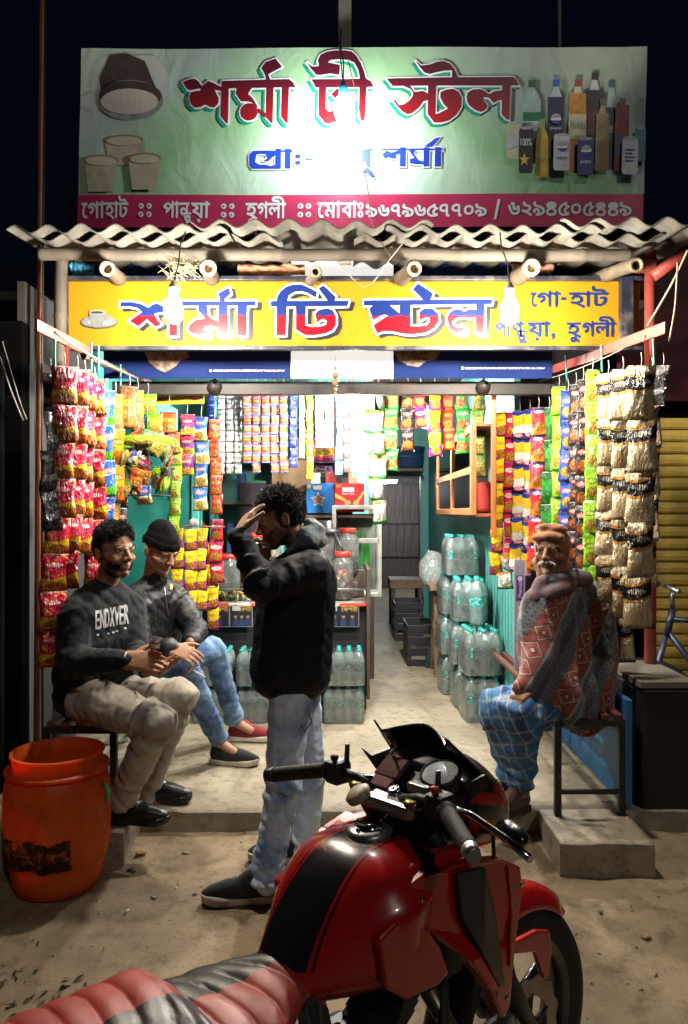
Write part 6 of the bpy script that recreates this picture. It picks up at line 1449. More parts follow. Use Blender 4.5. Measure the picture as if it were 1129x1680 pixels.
t, Mx, c = person('bearded man in a charcoal hoodie with white lettering, seated beside the orange drum', (P(150, 1160, 3.45).x, 3.45, PZ), J, (.80, -.60, -.02), (.05, 0, 1), TONE, (.30, .13, .10), (.022, .016, .013), bf,
    [((J['wrr'], (.85, -.12, -.05), (.1, .75, -.5)), dict(side=1, curl=.55, spread=.05)), ((J['wrl'], (.75, -.35, .08), (-.2, -.25, 1)), dict(side=-1, curl=.50, spread=.06))], voxel=.0042)
L = t.location.copy(); eyes(t, c, Mx, L, (-.1, .0)); brow(t, c, Mx, L)
hair(t, c, Mx, L, lambda p: (p.z > .058 and p.y < .070) or (p.y < .012 and p.z > .005) or (p.y < -.035 and p.z > -.05), 4800, lambda p: .011 + .022 * max(0, min(1, (p.z - .06) / .05)), curl=.9, lift=.7, r=.0017, seed=2)
hair(t, c, Mx, L, lambda p: p.z < -.040 and p.y > .0 and p.z > -.10 and not (abs(p.x) < .024 and p.y > .055 and p.z > -.068), 700, .009, cen=(0, .020, -.022), rad=(.062, .066, .080), curl=.5, lift=.6, r=.0016, seed=8).name = 'beard'
jk = [[(J['shr'], .085), (J['shl'], .080), (J['neck'], .075), (mid(J['shr'], J['pel'], .35), .12), (mid(J['shl'], J['pel'], .35), .12)], [(mid(J['shr'], J['pel'], .3), .12), (mid(J['shl'], J['pel'], .3), .12), (J['pel'] + V((-.03, -.06, .02)), .125), (J['pel'] + V((.05, .05, .03)), .12)],
      limb(J['shr'], J['elr'], .080, .068), limb(J['elr'], mid(J['elr'], J['wrr'], .95), .064, .045), limb(J['shl'], J['ell'], .075, .062), limb(J['ell'], mid(J['ell'], J['wrl'], .92), .058, .043), [(J['neck'] + V((0, 0, .01)), .068), (J['neck'] + V((.01, -.01, .035)), .058)]]
me = blob('hoodie', jk, .008, 4); wrinkle(me, [(J['shr'], J['elr'], .7, 1.8), (J['elr'], J['wrr'], 1.8, 1.4), (J['shl'], J['ell'], .6, 1.2), (J['neck'], J['pel'], .3, 1.3)], .010, 15, seed=12)
hood_o = part_of(t, me, HOOD1, 'hoodie')
def project_print(target_obj, contours, cpx, d0, m, parent, name, k=1.0):
    """flat print laid on a garment: each corner is set down on the cloth along the chest's facing"""
    dg = bpy.context.evaluated_depsgraph_get(); dg.update(); ev = target_obj.data
    from mathutils.bvhtree import BVHTree
    bv = BVHTree.FromPolygons([v.co for v in ev.vertices], [p.vertices for p in ev.polygons])
    Vv, F = cdt_fill(contours); pts = []
    for (u, v) in Vv:
        w = P(u, v, d0) - parent.location; dirn = (w + parent.location - cam_o.location).normalized()
        org = w - dirn * .6; h = bv.ray_cast(org, dirn); pts.append((h[0] if h[0] else w) - dirn * .0035)
    me_ = bpy.data.meshes.new(name); me_.from_pydata([tuple(p) for p in pts], [], F); me_.materials.append(m); return link(name, me_, parent)
PRT = M('cracked_white_print', (.62, .63, .64), .7, col2=(.40, .41, .43), scale=60)
txt = 'ENDXVER'; cs = []
for i, ch_ in enumerate(txt):
    x0 = 157 + i * 7.9; rise = -1.6 * i; cc = place(glyphs(ch_), x0, x0 + (6.6 if ch_ != 'X' else 7), 1032 + rise, 1002 + rise)
    cs += fatten(cc, .5, True)
def dense(c, n=3): return [tuple(V(c[i]).lerp(V(c[(i + 1) % len(c)]), k / n)) for i in range(len(c)) for k in range(n)]
project_print(hood_o, [dense(c_) for c_ in cs], None, 3.3, PRT, t, 'chest_lettering')
project_print(hood_o, [dense(ccw(rect(x, y, x + 4, y + 3))) for x, y in ((159, 1040), (176, 1038), (184, 1036), (190, 1034), (204, 1029))], None, 3.3, PRT, t, 'chest_print_marks')
tr = [[(J['hir'], .11), (J['hil'], .11), (J['pel'] + V((0, 0, .05)), .12)], limb(J['hir'], J['knr'], .105, .082), limb(J['hil'], J['knl'], .100, .080), limb(J['knr'], J['anr'] + V((0, 0, .02)), .078, .060), limb(J['knl'], J['anl'], .075, .060)]
me = blob('trousers', tr, .008, 4); wrinkle(me, [(J['hir'], J['knr'], 1.0, 1.8), (J['knr'], J['anr'], 1.6, 1.0), (J['hil'], J['knl'], 1.0, 1.6), (J['knl'], J['anl'], 1.2, 1.0)], .011, 15, seed=31); part_of(t, me, CARGO, 'trousers')
shoe(t, (P(183, 1335, 3.36).x, 3.345), (1, -.08), LEATHER, LEATHER, .27, PZ + .018); shoe(t, (P(226, 1310, 3.64).x, 3.64), (1, -.1), LEATHER, LEATHER, .27, PZ + .004)
b = MB(); q = mid(J['elr'], J['wrr'], .97) - L; b.tube([q + V((0, .031 * math.cos(a), .031 * math.sin(a))) + V((.006, 0, 0)) for a in np.linspace(0, 6.283, 25)], .0042, 6, caps=False); b.build('bracelet', M('bead_bracelet', (.62, .52, .46), .4, col2=(.2, .12, .1), scale=120), t)
pk = thing('snack_packet', 'torn orange snack packet held by the man in the lettered hoodie', 'packet', P(258, 1080, 3.10)); link('packet_body', bag_mesh('packet', .055, .075, .028, ORNG, 3), pk, (0, 0, .03), (.4, .5, .6))
me = bag_mesh('film', .05, .05, .02, SILG, 5); link('torn_top', me, pk, (-.01, 0, .065), (.9, .2, .2))

# ---------------- man in the black beanie
J = dict(head=P(264, 905, 3.90), neck=P(250, 962, 3.97), shr=P(213, 995, 3.85), shl=P(290, 985, 4.08), elr=P(226, 1062, 3.74), wrr=P(282, 1064, 3.66), ell=P(322, 1035, 3.98), wrl=P(312, 1054, 3.76),
         pel=P(222, 1105, 4.02), hir=P(232, 1102, 3.92), hil=P(255, 1092, 4.1), knr=P(302, 1090, 3.92), knl=P(350, 1066, 4.36), anr=P(360, 1218, 4.16), anl=P(386, 1184, 4.56), ftr=(.09, -.02, -.05), ftl=(.09, 0, -.05))
TONE = (.42, .23, .15)
t, Mx, c = person('man in a black beanie and black zip jacket, seated looking down at his hands', (P(225, 1120, 4.0).x, 4.0, PZ), J, (.70, -.60, -.42), (.3, -.2, 1), TONE, (.33, .15, .12), (.03, .022, .018), lambda q: (.7 if abs(q.x) < .028 and -.042 < q.z < -.028 and q.y > .07 else (.45 if q.z < -.075 and q.y > .04 else 0)),
    [((J['wrr'], (.82, -.25, -.22), (.1, .6, -.8)), dict(side=1, curl=.45, spread=.05)), ((J['wrl'], (.15, -.30, -.75), (-.6, -.1, .1)), dict(side=-1, curl=.35, spread=.06))], voxel=.0045)
L = t.location.copy(); eyes(t, c, Mx, L, (0, -.4)); brow(t, c, Mx, L)
me = blob('beanie', [('ell', c + Mx @ V((0, -.018, .052)), (.086, .104, .088), Mx), ('ell', c + Mx @ V((0, -.035, .085)), (.070, .085, .075), Mx)], .006, 3)
bm = bmesh.new(); bm.from_mesh(me); inv = Mx.transposed(); bmesh.ops.delete(bm, geom=[v for v in bm.verts if (inv @ (v.co - c)).z < .036 - .28 * max(0, -(inv @ (v.co - c)).y)], context='VERTS'); bm.to_mesh(me); bm.free()
NO = [v.normal.copy() for v in me.vertices]
for v in me.vertices:
    q = inv @ (v.co - c); an = math.atan2(q.y, q.x); v.co += NO[v.index] * (.0022 * math.sin(an * 46) + (.007 if q.z < .072 - .25 * max(0, -q.y) else 0) + .004 * noise.noise(q * 22))
KNITB = cloth('black_knit', (.005, .005, .006), (.003, .003, .004), 20, .95, 260, .1, 0.0); part_of(t, me, KNITB, 'beanie')
jk = [[(J['shr'], .085), (J['shl'], .080), (J['neck'], .072), (mid(J['shr'], J['pel'], .4), .115), (mid(J['shl'], J['pel'], .4), .115)], [(mid(J['shr'], J['pel'], .35), .115), (mid(J['shl'], J['pel'], .35), .115), (J['pel'] + V((0, -.07, .04)), .115), (J['pel'] + V((.04, .05, .04)), .115)],
      limb(J['shr'], J['elr'], .082, .068), limb(J['elr'], mid(J['elr'], J['wrr'], .95), .064, .044), limb(J['shl'], J['ell'], .078, .064), limb(J['ell'], mid(J['ell'], J['wrl'], .9), .060, .044), [(J['neck'] + V((.01, -.01, .02)), .066), (J['neck'] + V((.025, -.02, .05)), .058)]]
me = blob('jacket', jk, .008, 4); wrinkle(me, [(J['shr'], J['elr'], .9, 1.8), (J['elr'], J['wrr'], 1.8, 1.4), (J['shl'], J['ell'], .8, 1.6), (J['ell'], J['wrl'], 1.4, 1.2), (J['neck'], J['pel'], .5, 1.4)], .011, 17, seed=41); jo = part_of(t, me, JKT, 'jacket')
project_print(jo, [dense(ccw([(268.5, 955), (270, 955), (277, 1010), (275.5, 1010)]), 8)], None, 3.9, M('zip_metal', (.3, .3, .3), .3, .8), t, 'zip')
project_print(jo, [dense(ccw([(279, 962), (282, 958), (284, 964), (282, 968), (279, 967)]), 2)], None, 3.9, M('print_gold'), t, 'badge')
tr = [[(J['hir'], .10), (J['hil'], .10), (J['pel'], .11)], limb(J['hir'], J['knr'], .098, .076), limb(J['hil'], J['knl'], .095, .074), limb(J['knr'], J['anr'] + V((-.01, 0, .03)), .072, .058), limb(J['knl'], J['anl'] + V((-.01, 0, .03)), .070, .056)]
me = blob('jeans', tr, .008, 4); wrinkle(me, [(J['hir'], J['knr'], .8, 1.2), (J['knr'], J['anr'], 1.0, 2.0), (J['hil'], J['knl'], .8, 1.2), (J['knl'], J['anl'], 1.0, 2.0)], .008, 16, seed=51); part_of(t, me, JEAN_B, 'jeans')
shoe(t, (P(344, 1240, 4.17).x, 4.18), (1, -.18), SHOEK, SOLEW, .285, PZ + .003); shoe(t, (P(374, 1205, 4.60).x, 4.60), (1, -.05), SHOER, SOLEW, .285, PZ + .003)
cg = MB(); w_ = J['wrl'] + V((.15, -.30, -.75)).normalized() * .14; cg.tube([V((0, 0, 0)), V((.062, -.02, -.028))], .0042, 8)
o = cg.build('cigarette', M('cigarette_paper', (.75, .72, .66), .6), None); o.location = w_; tag(o, 'lit white cigarette between the fingers of the man in the beanie', 'cigarette')

# ---------------- old man in a shawl
J = dict(head=P(905, 906, 3.55), neck=P(918, 962, 3.60), shr=P(985, 985, 3.74), shl=P(880, 995, 3.48), elr=P(985, 1080, 3.62), wrr=P(905, 1110, 3.46), ell=P(872, 1075, 3.40), wrl=P(872, 1128, 3.36),
         pel=P(950, 1150, 3.66), hir=P(965, 1150, 3.72), hil=P(920, 1150, 3.56), knr=P(858, 1172, 3.34), knl=P(818, 1160, 3.46), anr=P(858, 1300, 3.50), anl=P(838, 1290, 3.62), ftr=(-.08, -.05, -.04), ftl=(-.08, -.03, -.04))
TONE = (.27, .14, .085)
t, Mx, c = person('old man with white moustache, brown cap and patterned shawl, seated at right', (P(945, 1170, 3.62).x, 3.62, PZ), J, (-.52, -.85, -.04), (0, 0, 1), TONE, (.17, .08, .065), (.40, .38, .35), lambda q: (.5 if q.z < -.066 and q.y > .03 else 0),
    [((J['wrl'], (-.55, -.3, -.3), (.3, .2, -.9)), dict(side=-1, curl=.6)), ((J['wrr'], (-.8, -.3, .0), (.2, -.2, -.9)), dict(side=1, curl=.6))], thin=.93, nose=1.6, jaw=1.02, voxel=.0042)
L = t.location.copy(); eyes(t, c, Mx, L); brow(t, c, Mx, L, M('grey_brow', (.20, .18, .16), .7))
b = MB()
for k in range(260):
    s = random.choice((-1, 1)); u = random.random(); p = V((s * .034 * u, .0955 - .016 * u * u + random.uniform(-.003, .003), -.0335 - .010 * u * u + random.uniform(-.005, .004))); q = p + V((s * .013, .002, -.008 - .006 * u))
    b.tube([c + Mx @ p - L, c + Mx @ q - L], [.0014, .0005], 4)
b.build('moustache', M('white_moustache', (.62, .60, .56), .7), t)
CAPB = cloth('brown_knit_cap', (.27, .12, .055), (.17, .075, .035), 14, .9, 260)
me = blob('cap', [('ell', c + Mx @ V((0, -.020, .030)), (.086, .104, .108), Mx), ('ell', c + Mx @ V((.006, -.02, .088)), (.066, .084, .050), Mx), [(c + Mx @ V((0, -.03, -.07)), .082), (c + Mx @ V((0, .012, -.085)), .070), (J['neck'], .085)], [(c + Mx @ V((-.055, .02, -.05)), .030), (c + Mx @ V((.055, .02, -.05)), .030), (c + Mx @ V((0, .060, -.098)), .026)], [(c + Mx @ V((-.05, .055, .072)), .022), (c + Mx @ V((.05, .055, .072)), .022), (c + Mx @ V((.0, .072, .078)), .020)], [(c + Mx @ V((-.058, .01, .112)), .020), (c + Mx @ V((.02, .040, .122)), .022), (c + Mx @ V((.062, -.02, .108)), .02)]], .006, 2)
bm = bmesh.new(); bm.from_mesh(me); inv = Mx.transposed()
def hole(p):
    q = inv @ (p - c); return q.y > .035 and (q.x / .056) ** 2 + ((q.z + .012) / .072) ** 2 < 1
bmesh.ops.delete(bm, geom=[v for v in bm.verts if hole(v.co)], context='VERTS'); bm.to_mesh(me); bm.free()
wrinkle(me, [(c + V((0, 0, -.1)), c + V((0, 0, .15)), 1, 1.6)], .005, 24, seed=3, fine=.0012)
o = part_of(t, me, CAPB, 'cap'); sl = o.modifiers.new('s', 'SOLIDIFY'); sl.thickness = .007; sl.offset = -1
def shawl_mat():
    m, t_, b_ = new_mat('woven_shawl'); tc = coords(t_); mp = mapping(t_, tc, (1, 1, 1), rot=(0, R(-33), 0)); sep = t_.nodes.new('ShaderNodeSeparateXYZ'); t_.links.new(mp, sep.inputs[0])
    wob_ = math_n(t_, 'MULTIPLY', math_n(t_, 'SUBTRACT', noise_n(t_, tc, 3.0, 2), .5), .06); u = math_n(t_, 'ADD', sep.outputs[0], wob_); v = sep.outputs[2]
    band = math_n(t_, 'FRACT', math_n(t_, 'MULTIPLY', math_n(t_, 'ADD', u, 4.03), 4.2))
    isred = math_n(t_, 'LESS_THAN', band, .42)
    du = math_n(t_, 'ABSOLUTE', math_n(t_, 'SUBTRACT', math_n(t_, 'FRACT', math_n(t_, 'MULTIPLY', band, 2.38)), .5)); dv = math_n(t_, 'ABSOLUTE', math_n(t_, 'SUBTRACT', math_n(t_, 'FRACT', math_n(t_, 'MULTIPLY', v, 11.0)), .5))
    dia = math_n(t_, 'ADD', du, dv)
    red = ramp(t_, dia, [(.0, (.55, .45, .34)), (.10, (.12, .02, .02)), (.20, (.34, .06, .045)), (.36, (.34, .06, .045)), (.40, (.48, .36, .26)), (.47, (.10, .03, .03)), (.54, (.30, .05, .04)), (.9, (.22, .04, .035))], 'CONSTANT')
    st_ = math_n(t_, 'FRACT', math_n(t_, 'MULTIPLY', v, 46.0)); st2 = math_n(t_, 'FRACT', math_n(t_, 'MULTIPLY', u, 52.0))
    grey = mix(t_, math_n(t_, 'MULTIPLY', math_n(t_, 'GREATER_THAN', st_, .6), math_n(t_, 'GREATER_THAN', st2, .5)), (.13, .155, .19), (.05, .06, .08))
    edge = math_n(t_, 'LESS_THAN', math_n(t_, 'ABSOLUTE', math_n(t_, 'SUBTRACT', band, .72)), .07)
    grey = mix(t_, edge, grey, (.06, .055, .06)); grey = mix(t_, math_n(t_, 'LESS_THAN', math_n(t_, 'ABSOLUTE', math_n(t_, 'SUBTRACT', band, .46)), .022), grey, (.40, .36, .30))
    c_ = mix(t_, isred, grey, red); c_ = mix(t_, math_n(t_, 'MULTIPLY', noise_n(t_, tc, 40, 4), .55), c_, (.05, .04, .04))
    t_.links.new(c_, b_.inputs['Base Color']); b_.inputs['Roughness'].default_value = .9; b_.inputs['Sheen Weight'].default_value = .3
    t_.links.new(bump(t_, noise_n(t_, tc, 240, 3), .4, .003), b_.inputs['Normal']); return m
sw = [[(J['neck'] + V((0, 0, .0)), .088), (P(882, 990, 3.47), .075), (P(978, 985, 3.74), .085), (P(930, 985, 3.72), .09)],
      [(P(882, 990, 3.47), .075), (P(978, 985, 3.74), .085), (P(935, 1000, 3.74), .1), (P(878, 1080, 3.42), .085), (P(990, 1080, 3.72), .085), (P(940, 1080, 3.80), .10)],
      [(P(878, 1075, 3.42), .085), (P(990, 1080, 3.72), .085), (P(940, 1080, 3.80), .10), (P(868, 1122, 3.38), .060), (P(985, 1165, 3.70), .085), (P(930, 1150, 3.48), .10), (P(960, 1160, 3.80), .09)],
      [(P(862, 1118, 3.38), .055), (P(845, 1128, 3.34), .030), (P(900, 1150, 3.40), .05)], [(P(985, 1170, 3.68), .07), (P(960, 1185, 3.58), .055), (P(925, 1170, 3.46), .05)]]
me = blob('shawl', sw, .009, 5)
wrinkle(me, [(J['neck'], P(935, 1180, 3.6), .2, 1.0)], .006, 11, seed=61)
co0 = V(J['neck'])
NO = [v.normal.copy() for v in me.vertices]
for v in me.vertices:      # long folds that fall from the shoulders
    q = v.co - co0; an = math.atan2(q.y, q.x); dn = max(0, -q.z); v.co += NO[v.index] * (.016 * min(1, dn / .3) * math.sin(an * 9 + dn * 5 + 1.5 * noise.noise(q * 4)) + .008 * noise.noise(Vector((an * 7, dn * 4, 2))))
part_of(t, me, shawl_mat(), 'shawl')
me = blob('shawl_collar', [[(P(885, 955, 3.47), .030), (P(930, 948, 3.50), .040), (P(958, 950, 3.62), .045)], [(P(958, 950, 3.62), .045), (P(940, 945, 3.70), .04)], [(P(885, 955, 3.47), .03), (P(880, 980, 3.44), .035)], [(P(900, 975, 3.42), .03), (P(935, 960, 3.5), .035)]], .008, 4)
wrinkle(me, [(P(885, 955, 3.47), P(958, 950, 3.62), 1, 1)], .008, 14, seed=7); part_of(t, me, M('collar_wool', (.07, .08, .10), .9, col2=(.16, .05, .05), scale=14), 'shawl_collar')
def lungi_mat():
    m, t_, b_ = new_mat('checked_lungi'); tc = coords(t_); w_ = t_.nodes.new('ShaderNodeVectorMath'); w_.operation = 'MULTIPLY_ADD'
    nz = t_.nodes.new('ShaderNodeTexNoise'); nz.inputs['Scale'].default_value = 6; t_.links.new(tc, nz.inputs['Vector']); t_.links.new(nz.outputs[1], w_.inputs[0]); w_.inputs[1].default_value = (.05, .05, .05); t_.links.new(tc, w_.inputs[2])
    sep = t_.nodes.new('ShaderNodeSeparateXYZ'); t_.links.new(mapping(t_, w_.outputs[0], rot=(0, .35, .5)), sep.inputs[0])
    def line(s_, k, w): return math_n(t_, 'LESS_THAN', math_n(t_, 'FRACT', math_n(t_, 'MULTIPLY', s_, k)), w)
    n_ = noise_n(t_, tc, 5, 5, .6, .6); c_ = ramp(t_, n_, [(.32, (.008, .025, .08)), (.5, (.018, .09, .25)), (.68, (.045, .18, .36))])
    c_ = mix(t_, math_n(t_, 'MULTIPLY', line(sep.outputs[0], 17, .22), .42), c_, (.38, .42, .40)); c_ = mix(t_, math_n(t_, 'MULTIPLY', line(sep.outputs[2], 15, .18), .4), c_, (.34, .38, .34)); c_ = mix(t_, math_n(t_, 'MULTIPLY', line(sep.outputs[0], 34, .12), .7), c_, (.015, .03, .08))
    t_.links.new(c_, b_.inputs['Base Color']); b_.inputs['Roughness'].default_value = .8; return m
me = blob('lungi', [[(J['knl'], .085), (J['knr'], .085), (P(905, 1150, 3.55), .10), (P(880, 1165, 3.45), .09)], [(J['knl'], .085), (J['knr'], .085), (P(832, 1245, 3.55), .060), (P(862, 1250, 3.42), .055)], [(P(832, 1245, 3.55), .06), (P(862, 1250, 3.42), .055), (P(840, 1275, 3.58), .05), (P(858, 1280, 3.47), .05)]], .008, 4)
wrinkle(me, [(mid(J['knl'], J['knr'], .5), P(850, 1280, 3.5), 1.2, 1.4), (P(905, 1150, 3.55), J['knl'], 1, 1.5)], .014, 13, seed=71); part_of(t, me, lungi_mat(), 'lungi')
for s in 'lr': a = V(J['an' + s]); shoe(t, (a.x + .03, a.y + .03), (-.8, -.5), M('brown_sandal', (.10, .06, .04), .6), M('sandal_sole', (.04, .035, .03), .7), .26, PZ + .003, 'sandal')
# ------------------------------------------------------------------ motorcycle in the foreground
bk_ = thing('motorcycle', 'red motorcycle with a red and black ribbed seat cover in the foreground', 'motorcycle', (.124, 1.735, -.122), R(41))
bk_.rotation_euler = (R(-2.0), 0, R(41))
def gloss(name, col, col2=None, rough=.18, coat=.8):
    if name in _M: return _M[name]
    m, t, b = new_mat(name); _M[name] = m; tc = coords(t)
    n1 = noise_n(t, tc, 7, 6, .65); n2 = noise_n(t, tc, 160, 3, .6)
    c = ramp(t, n1, [(.35, col2 or tuple(q * .8 for q in col)), (.65, col)]); c = mix(t, ramp(t, n2, [(.60, (0, 0, 0)), (.75, (.10,) * 3)]), c, (.25, .2, .16))
    t.links.new(c, b.inputs['Base Color']); t.links.new(ramp(t, n1, [(.35, (rough * 1.6,) * 3), (.65, (rough,) * 3)]), b.inputs['Roughness'])
    b.inputs['Coat Weight'].default_value = coat; b.inputs['Coat Roughness'].default_value = .07; b.inputs['Specular IOR Level'].default_value = .5; return m
RED = gloss('red_bodywork', (.44, .008, .010), (.36, .006, .009)); BLKG = gloss('black_bodywork', (.010, .010, .012), None, .22, .6); BLKP = M('black_plastic_bike', (.014, .014, .015), .5, col2=(.008, .008, .009), bmp=.1, bscale=200); RUB = M('rubber', (.010, .010, .010), .75, bmp=.2, bscale=90); ALU = M('alloy_grey', (.34, .34, .33), .35, .8, dirt=(.12, .1, .08)); CHR = M('chrome', (.7, .7, .7), .12, 1.0); GRN = M('engine_dark', (.03, .03, .032), .45, .5)
def loft(secs, n=28, e=2.4, mi=None):
    """secs: (x, z_bottom, z_top, half width, shoulder) -> closed skin with cross-sections across the bike"""
    b = MB(); vs = []; k = len(secs)
    for (x, zb, zt, w, sh_) in secs:
        zc = zb + (zt - zb) * sh_
        for j in range(n):
            a = 2 * math.pi * j / n; cy, sn = math.cos(a), math.sin(a)
            yy = w * math.copysign(abs(cy) ** (2 / e), cy); h = (zt - zc) if sn > 0 else (zc - zb); zz = zc + h * math.copysign(abs(sn) ** (2 / e), sn); vs.append((x, yy, zz))
    fs = [(i * n + j, i * n + (j + 1) % n, (i + 1) * n + (j + 1) % n, (i + 1) * n + j) for i in range(k - 1) for j in range(n)]
    b.add(vs, fs, 0, True); b.add(vs[:n], [tuple(range(n))], 0, True); b.add(vs[-n:], [tuple(range(n))[::-1]], 0, True); return b
def spline_secs(secs, m=6):
    out = []; k = len(secs)
    for i in range(k - 1):
        p0, p1, p2, p3 = [np.array(secs[max(0, min(k - 1, q))]) for q in (i - 1, i, i + 1, i + 2)]
        for j in range(m):
            s = j / m; out.append(tuple(.5 * ((2 * p1) + (p2 - p0) * s + (2 * p0 - 5 * p1 + 4 * p2 - p3) * s * s + (3 * p1 - p0 - 3 * p2 + p3) * s ** 3)))
    return out + [secs[-1]]
# tank: red with a broad black stripe down the middle and creased sides
ts = spline_secs([(.07, .76, .880, .085, .5), (.02, .71, .905, .135, .55), (-.06, .665, .920, .180, .52), (-.14, .640, .912, .192, .50), (-.21, .640, .870, .172, .5), (-.275, .65, .805, .125, .5), (-.325, .67, .740, .080, .5)], 7)
tk = loft(ts, 44, 2.5)
nv = []
for (x, y, z) in tk.v:                      # knee hollows and the crease along the flank
    k = smooth(-.10, -.24, x) * smooth(.03, .10, abs(y)) * (1 - smooth(.86, .92, z)); y2 = y * (1 - .16 * k)
    y2 += math.copysign(.010, y) * math.exp(-((z - (.83 + .25 * (x + .1))) / .018) ** 2) * smooth(.02, .1, abs(y)) * smooth(-.30, -.15, x)
    nv.append((x, y2, z))
tk.v = nv
def tank_mat():
    m, t, b = new_mat('striped_tank_paint'); tc = coords(t); sep = t.nodes.new('ShaderNodeSeparateXYZ'); t.links.new(tc, sep.inputs[0])
    n1 = noise_n(t, tc, 7, 6, .65); n2 = noise_n(t, tc, 170, 3, .6)
    c = ramp(t, n1, [(.35, (.36, .006, .009)), (.65, (.46, .008, .010))])
    ay = math_n(t, 'ABSOLUTE', sep.outputs[1]); lim = math_n(t, 'MULTIPLY_ADD', sep.outputs[0], -.10, .046)
    d = math_n(t, 'SUBTRACT', ay, lim); up = math_n(t, 'GREATER_THAN', sep.outputs[2], .735)
    c = mix(t, math_n(t, 'MULTIPLY', up, math_n(t, 'LESS_THAN', math_n(t, 'ABSOLUTE', math_n(t, 'SUBTRACT', d, .010)), .0028)), c, (.02, .004, .005))
    c = mix(t, math_n(t, 'MULTIPLY', up, math_n(t, 'LESS_THAN', d, 0.0)), c, (.010, .010, .012))
    c = mix(t, ramp(t, n2, [(.62, (0, 0, 0)), (.76, (.12,) * 3)]), c, (.25, .2, .16))
    t.links.new(c, b.inputs['Base Color']); t.links.new(ramp(t, n1, [(.35, (.30,) * 3), (.65, (.20,) * 3)]), b.inputs['Roughness'])
    b.inputs['Coat Weight'].default_value = .8; b.inputs['Coat Roughness'].default_value = .07; return m
o = tk.build('tank', tank_mat(), bk_)
b = MB(); b.lathe([(.052, -.004), (.052, .006), (.044, .012), (.001, .014)], (0, 0, 0), 28); cp = b.build('tank_cap', ALU, bk_); cp.location = (-.06, 0, .921); cp.rotation_euler = (0, R(-3), 0)
b = MB(); b.lathe([(.030, .010), (.030, .019), (.001, .020)], n=20); cp2 = b.build('cap_disc', CHR, cp)
boxo('tank_nose', (.065, 0, .89), (.10, .15, .045), BLKP, bk_, bevel=.015)
# shrouds each side
def shroud(s):
    def fn(x, z, d):
        bul = .020 * math.sin(min(1, max(0, (x + .14) / .36)) * math.pi); return (x, s * (.150 + .045 * smooth(-.12, .10, x) + bul + d), z)
    pol = [(-.15, .850), (-.06, .885), (.05, .885), (.15, .862), (.225, .82), (.232, .775), (.195, .66), (.160, .535), (.130, .520), (.085, .60), (.03, .68), (-.06, .765)]
    b = MB(); b.prism(pol, -.030, .006, fn); r = b.build('shroud', RED, bk_, .006, seg=3)
    b = MB(); b.prism([(.0, .876), (.075, .872), (.105, .77), (.138, .59), (.112, .60), (.06, .69), (.01, .78)], .003, .009, fn); b.build('black_inset', BLKG, r, .003)
    b = MB(); b.prism([(.16, .845), (.175, .842), (.188, .74), (.165, .62), (.155, .625), (.170, .74)], .003, .010, fn); b.build('ridge', RED, r, .003)
    return r
shroud(-1); shroud(1)
for s in (-1, 1):       # raised facet on the flank of the tank
    b = MB(); b.prism([(-.205, .80), (-.16, .822), (-.115, .812), (-.075, .780), (-.04, .730), (-.015, .668), (-.05, .655), (-.14, .660), (-.19, .70)], -.03, .006, lambda x, z, d, s=s: (x, s * (.172 + .014 * smooth(-.2, -.1, x) + d), z)); b.build('knee_facet', RED, bk_, .008, seg=3)
b = MB()
b.prism([(-.15, .872), (-.03, .902), (.11, .895), (.13, .872), (.0, .872), (-.13, .852)], 0, .035, lambda x, z, d: (x, -(.105 + .03 * smooth(-.1, .1, x) + d), z)); b.build('shroud_top', RED, bk_, .006)
b = MB(); b.prism([(-.15, .872), (-.03, .902), (.11, .895), (.13, .872), (.0, .872), (-.13, .852)], 0, .035, lambda x, z, d: (x, (.105 + .03 * smooth(-.1, .1, x) + d), z)); b.build('shroud_top', RED, bk_, .006)
# seat: padded, with sewn ribs, red and black; gathered skirt
SEATR = M('red_seat_cover', (.42, .06, .045), .48, col2=(.33, .042, .034), scale=8, bmp=.10, bscale=90); SEATB = M('black_seat_cover', (.018, .019, .020), .42, col2=(.010, .010, .011), scale=8, bmp=.10, bscale=90); SKIRT = cloth('seat_skirt', (.030, .027, .034), (.012, .011, .015), 20, .6, 200, .4)
def seat_top(x):
    if x > -.52: return .728 + .010 * smooth(-.42, -.27, x) + .008 * smooth(-.46, -.54, x)
    return .736 + .046 * smooth(-.51, -.58, x) + .012 * smooth(-.62, -1.1, x)
def seat_w(x): return .075 + .075 * smooth(-.27, -.44, x) - .012 * smooth(-.6, -1.1, x)
sb = MB(); N1, N2 = 230, 26
def sf(u, v):
    x = -.255 - .87 * u; w = seat_w(x); a = (v - .5) * 2
    ph = (x * .9 + .10 * a * a * .5 + (.05 * a if x > -.54 else -.03 * a)) / .052; rib = abs(math.sin(math.pi * ph)) ** .32
    z = seat_top(x) - .046 * abs(a) ** 2.2 + .014 * (rib - .8) * (1 - .4 * abs(a)) + .003 * noise.noise((x * 18, a * 5, 1)); z -= .05 * (1 - smooth(0, .035, u))
    return (x, w * math.sin(a * math.pi / 2 * .98), z)
sb.grid(sf, N1, N2)
for i, f in enumerate(sb.f):
    x = sum(sb.v[q][0] for q in f) / 4; y = sum(sb.v[q][1] for q in f) / 4
    if x > -.52: sb.m[i] = 1 if (y < .005 and x < -.295 + .12 * (y < -.05)) else 0
    else: sb.m[i] = 1 if y > -.020 else 0
sb.build('seat_cover', [SEATB, SEATR], bk_)
sk = MB()
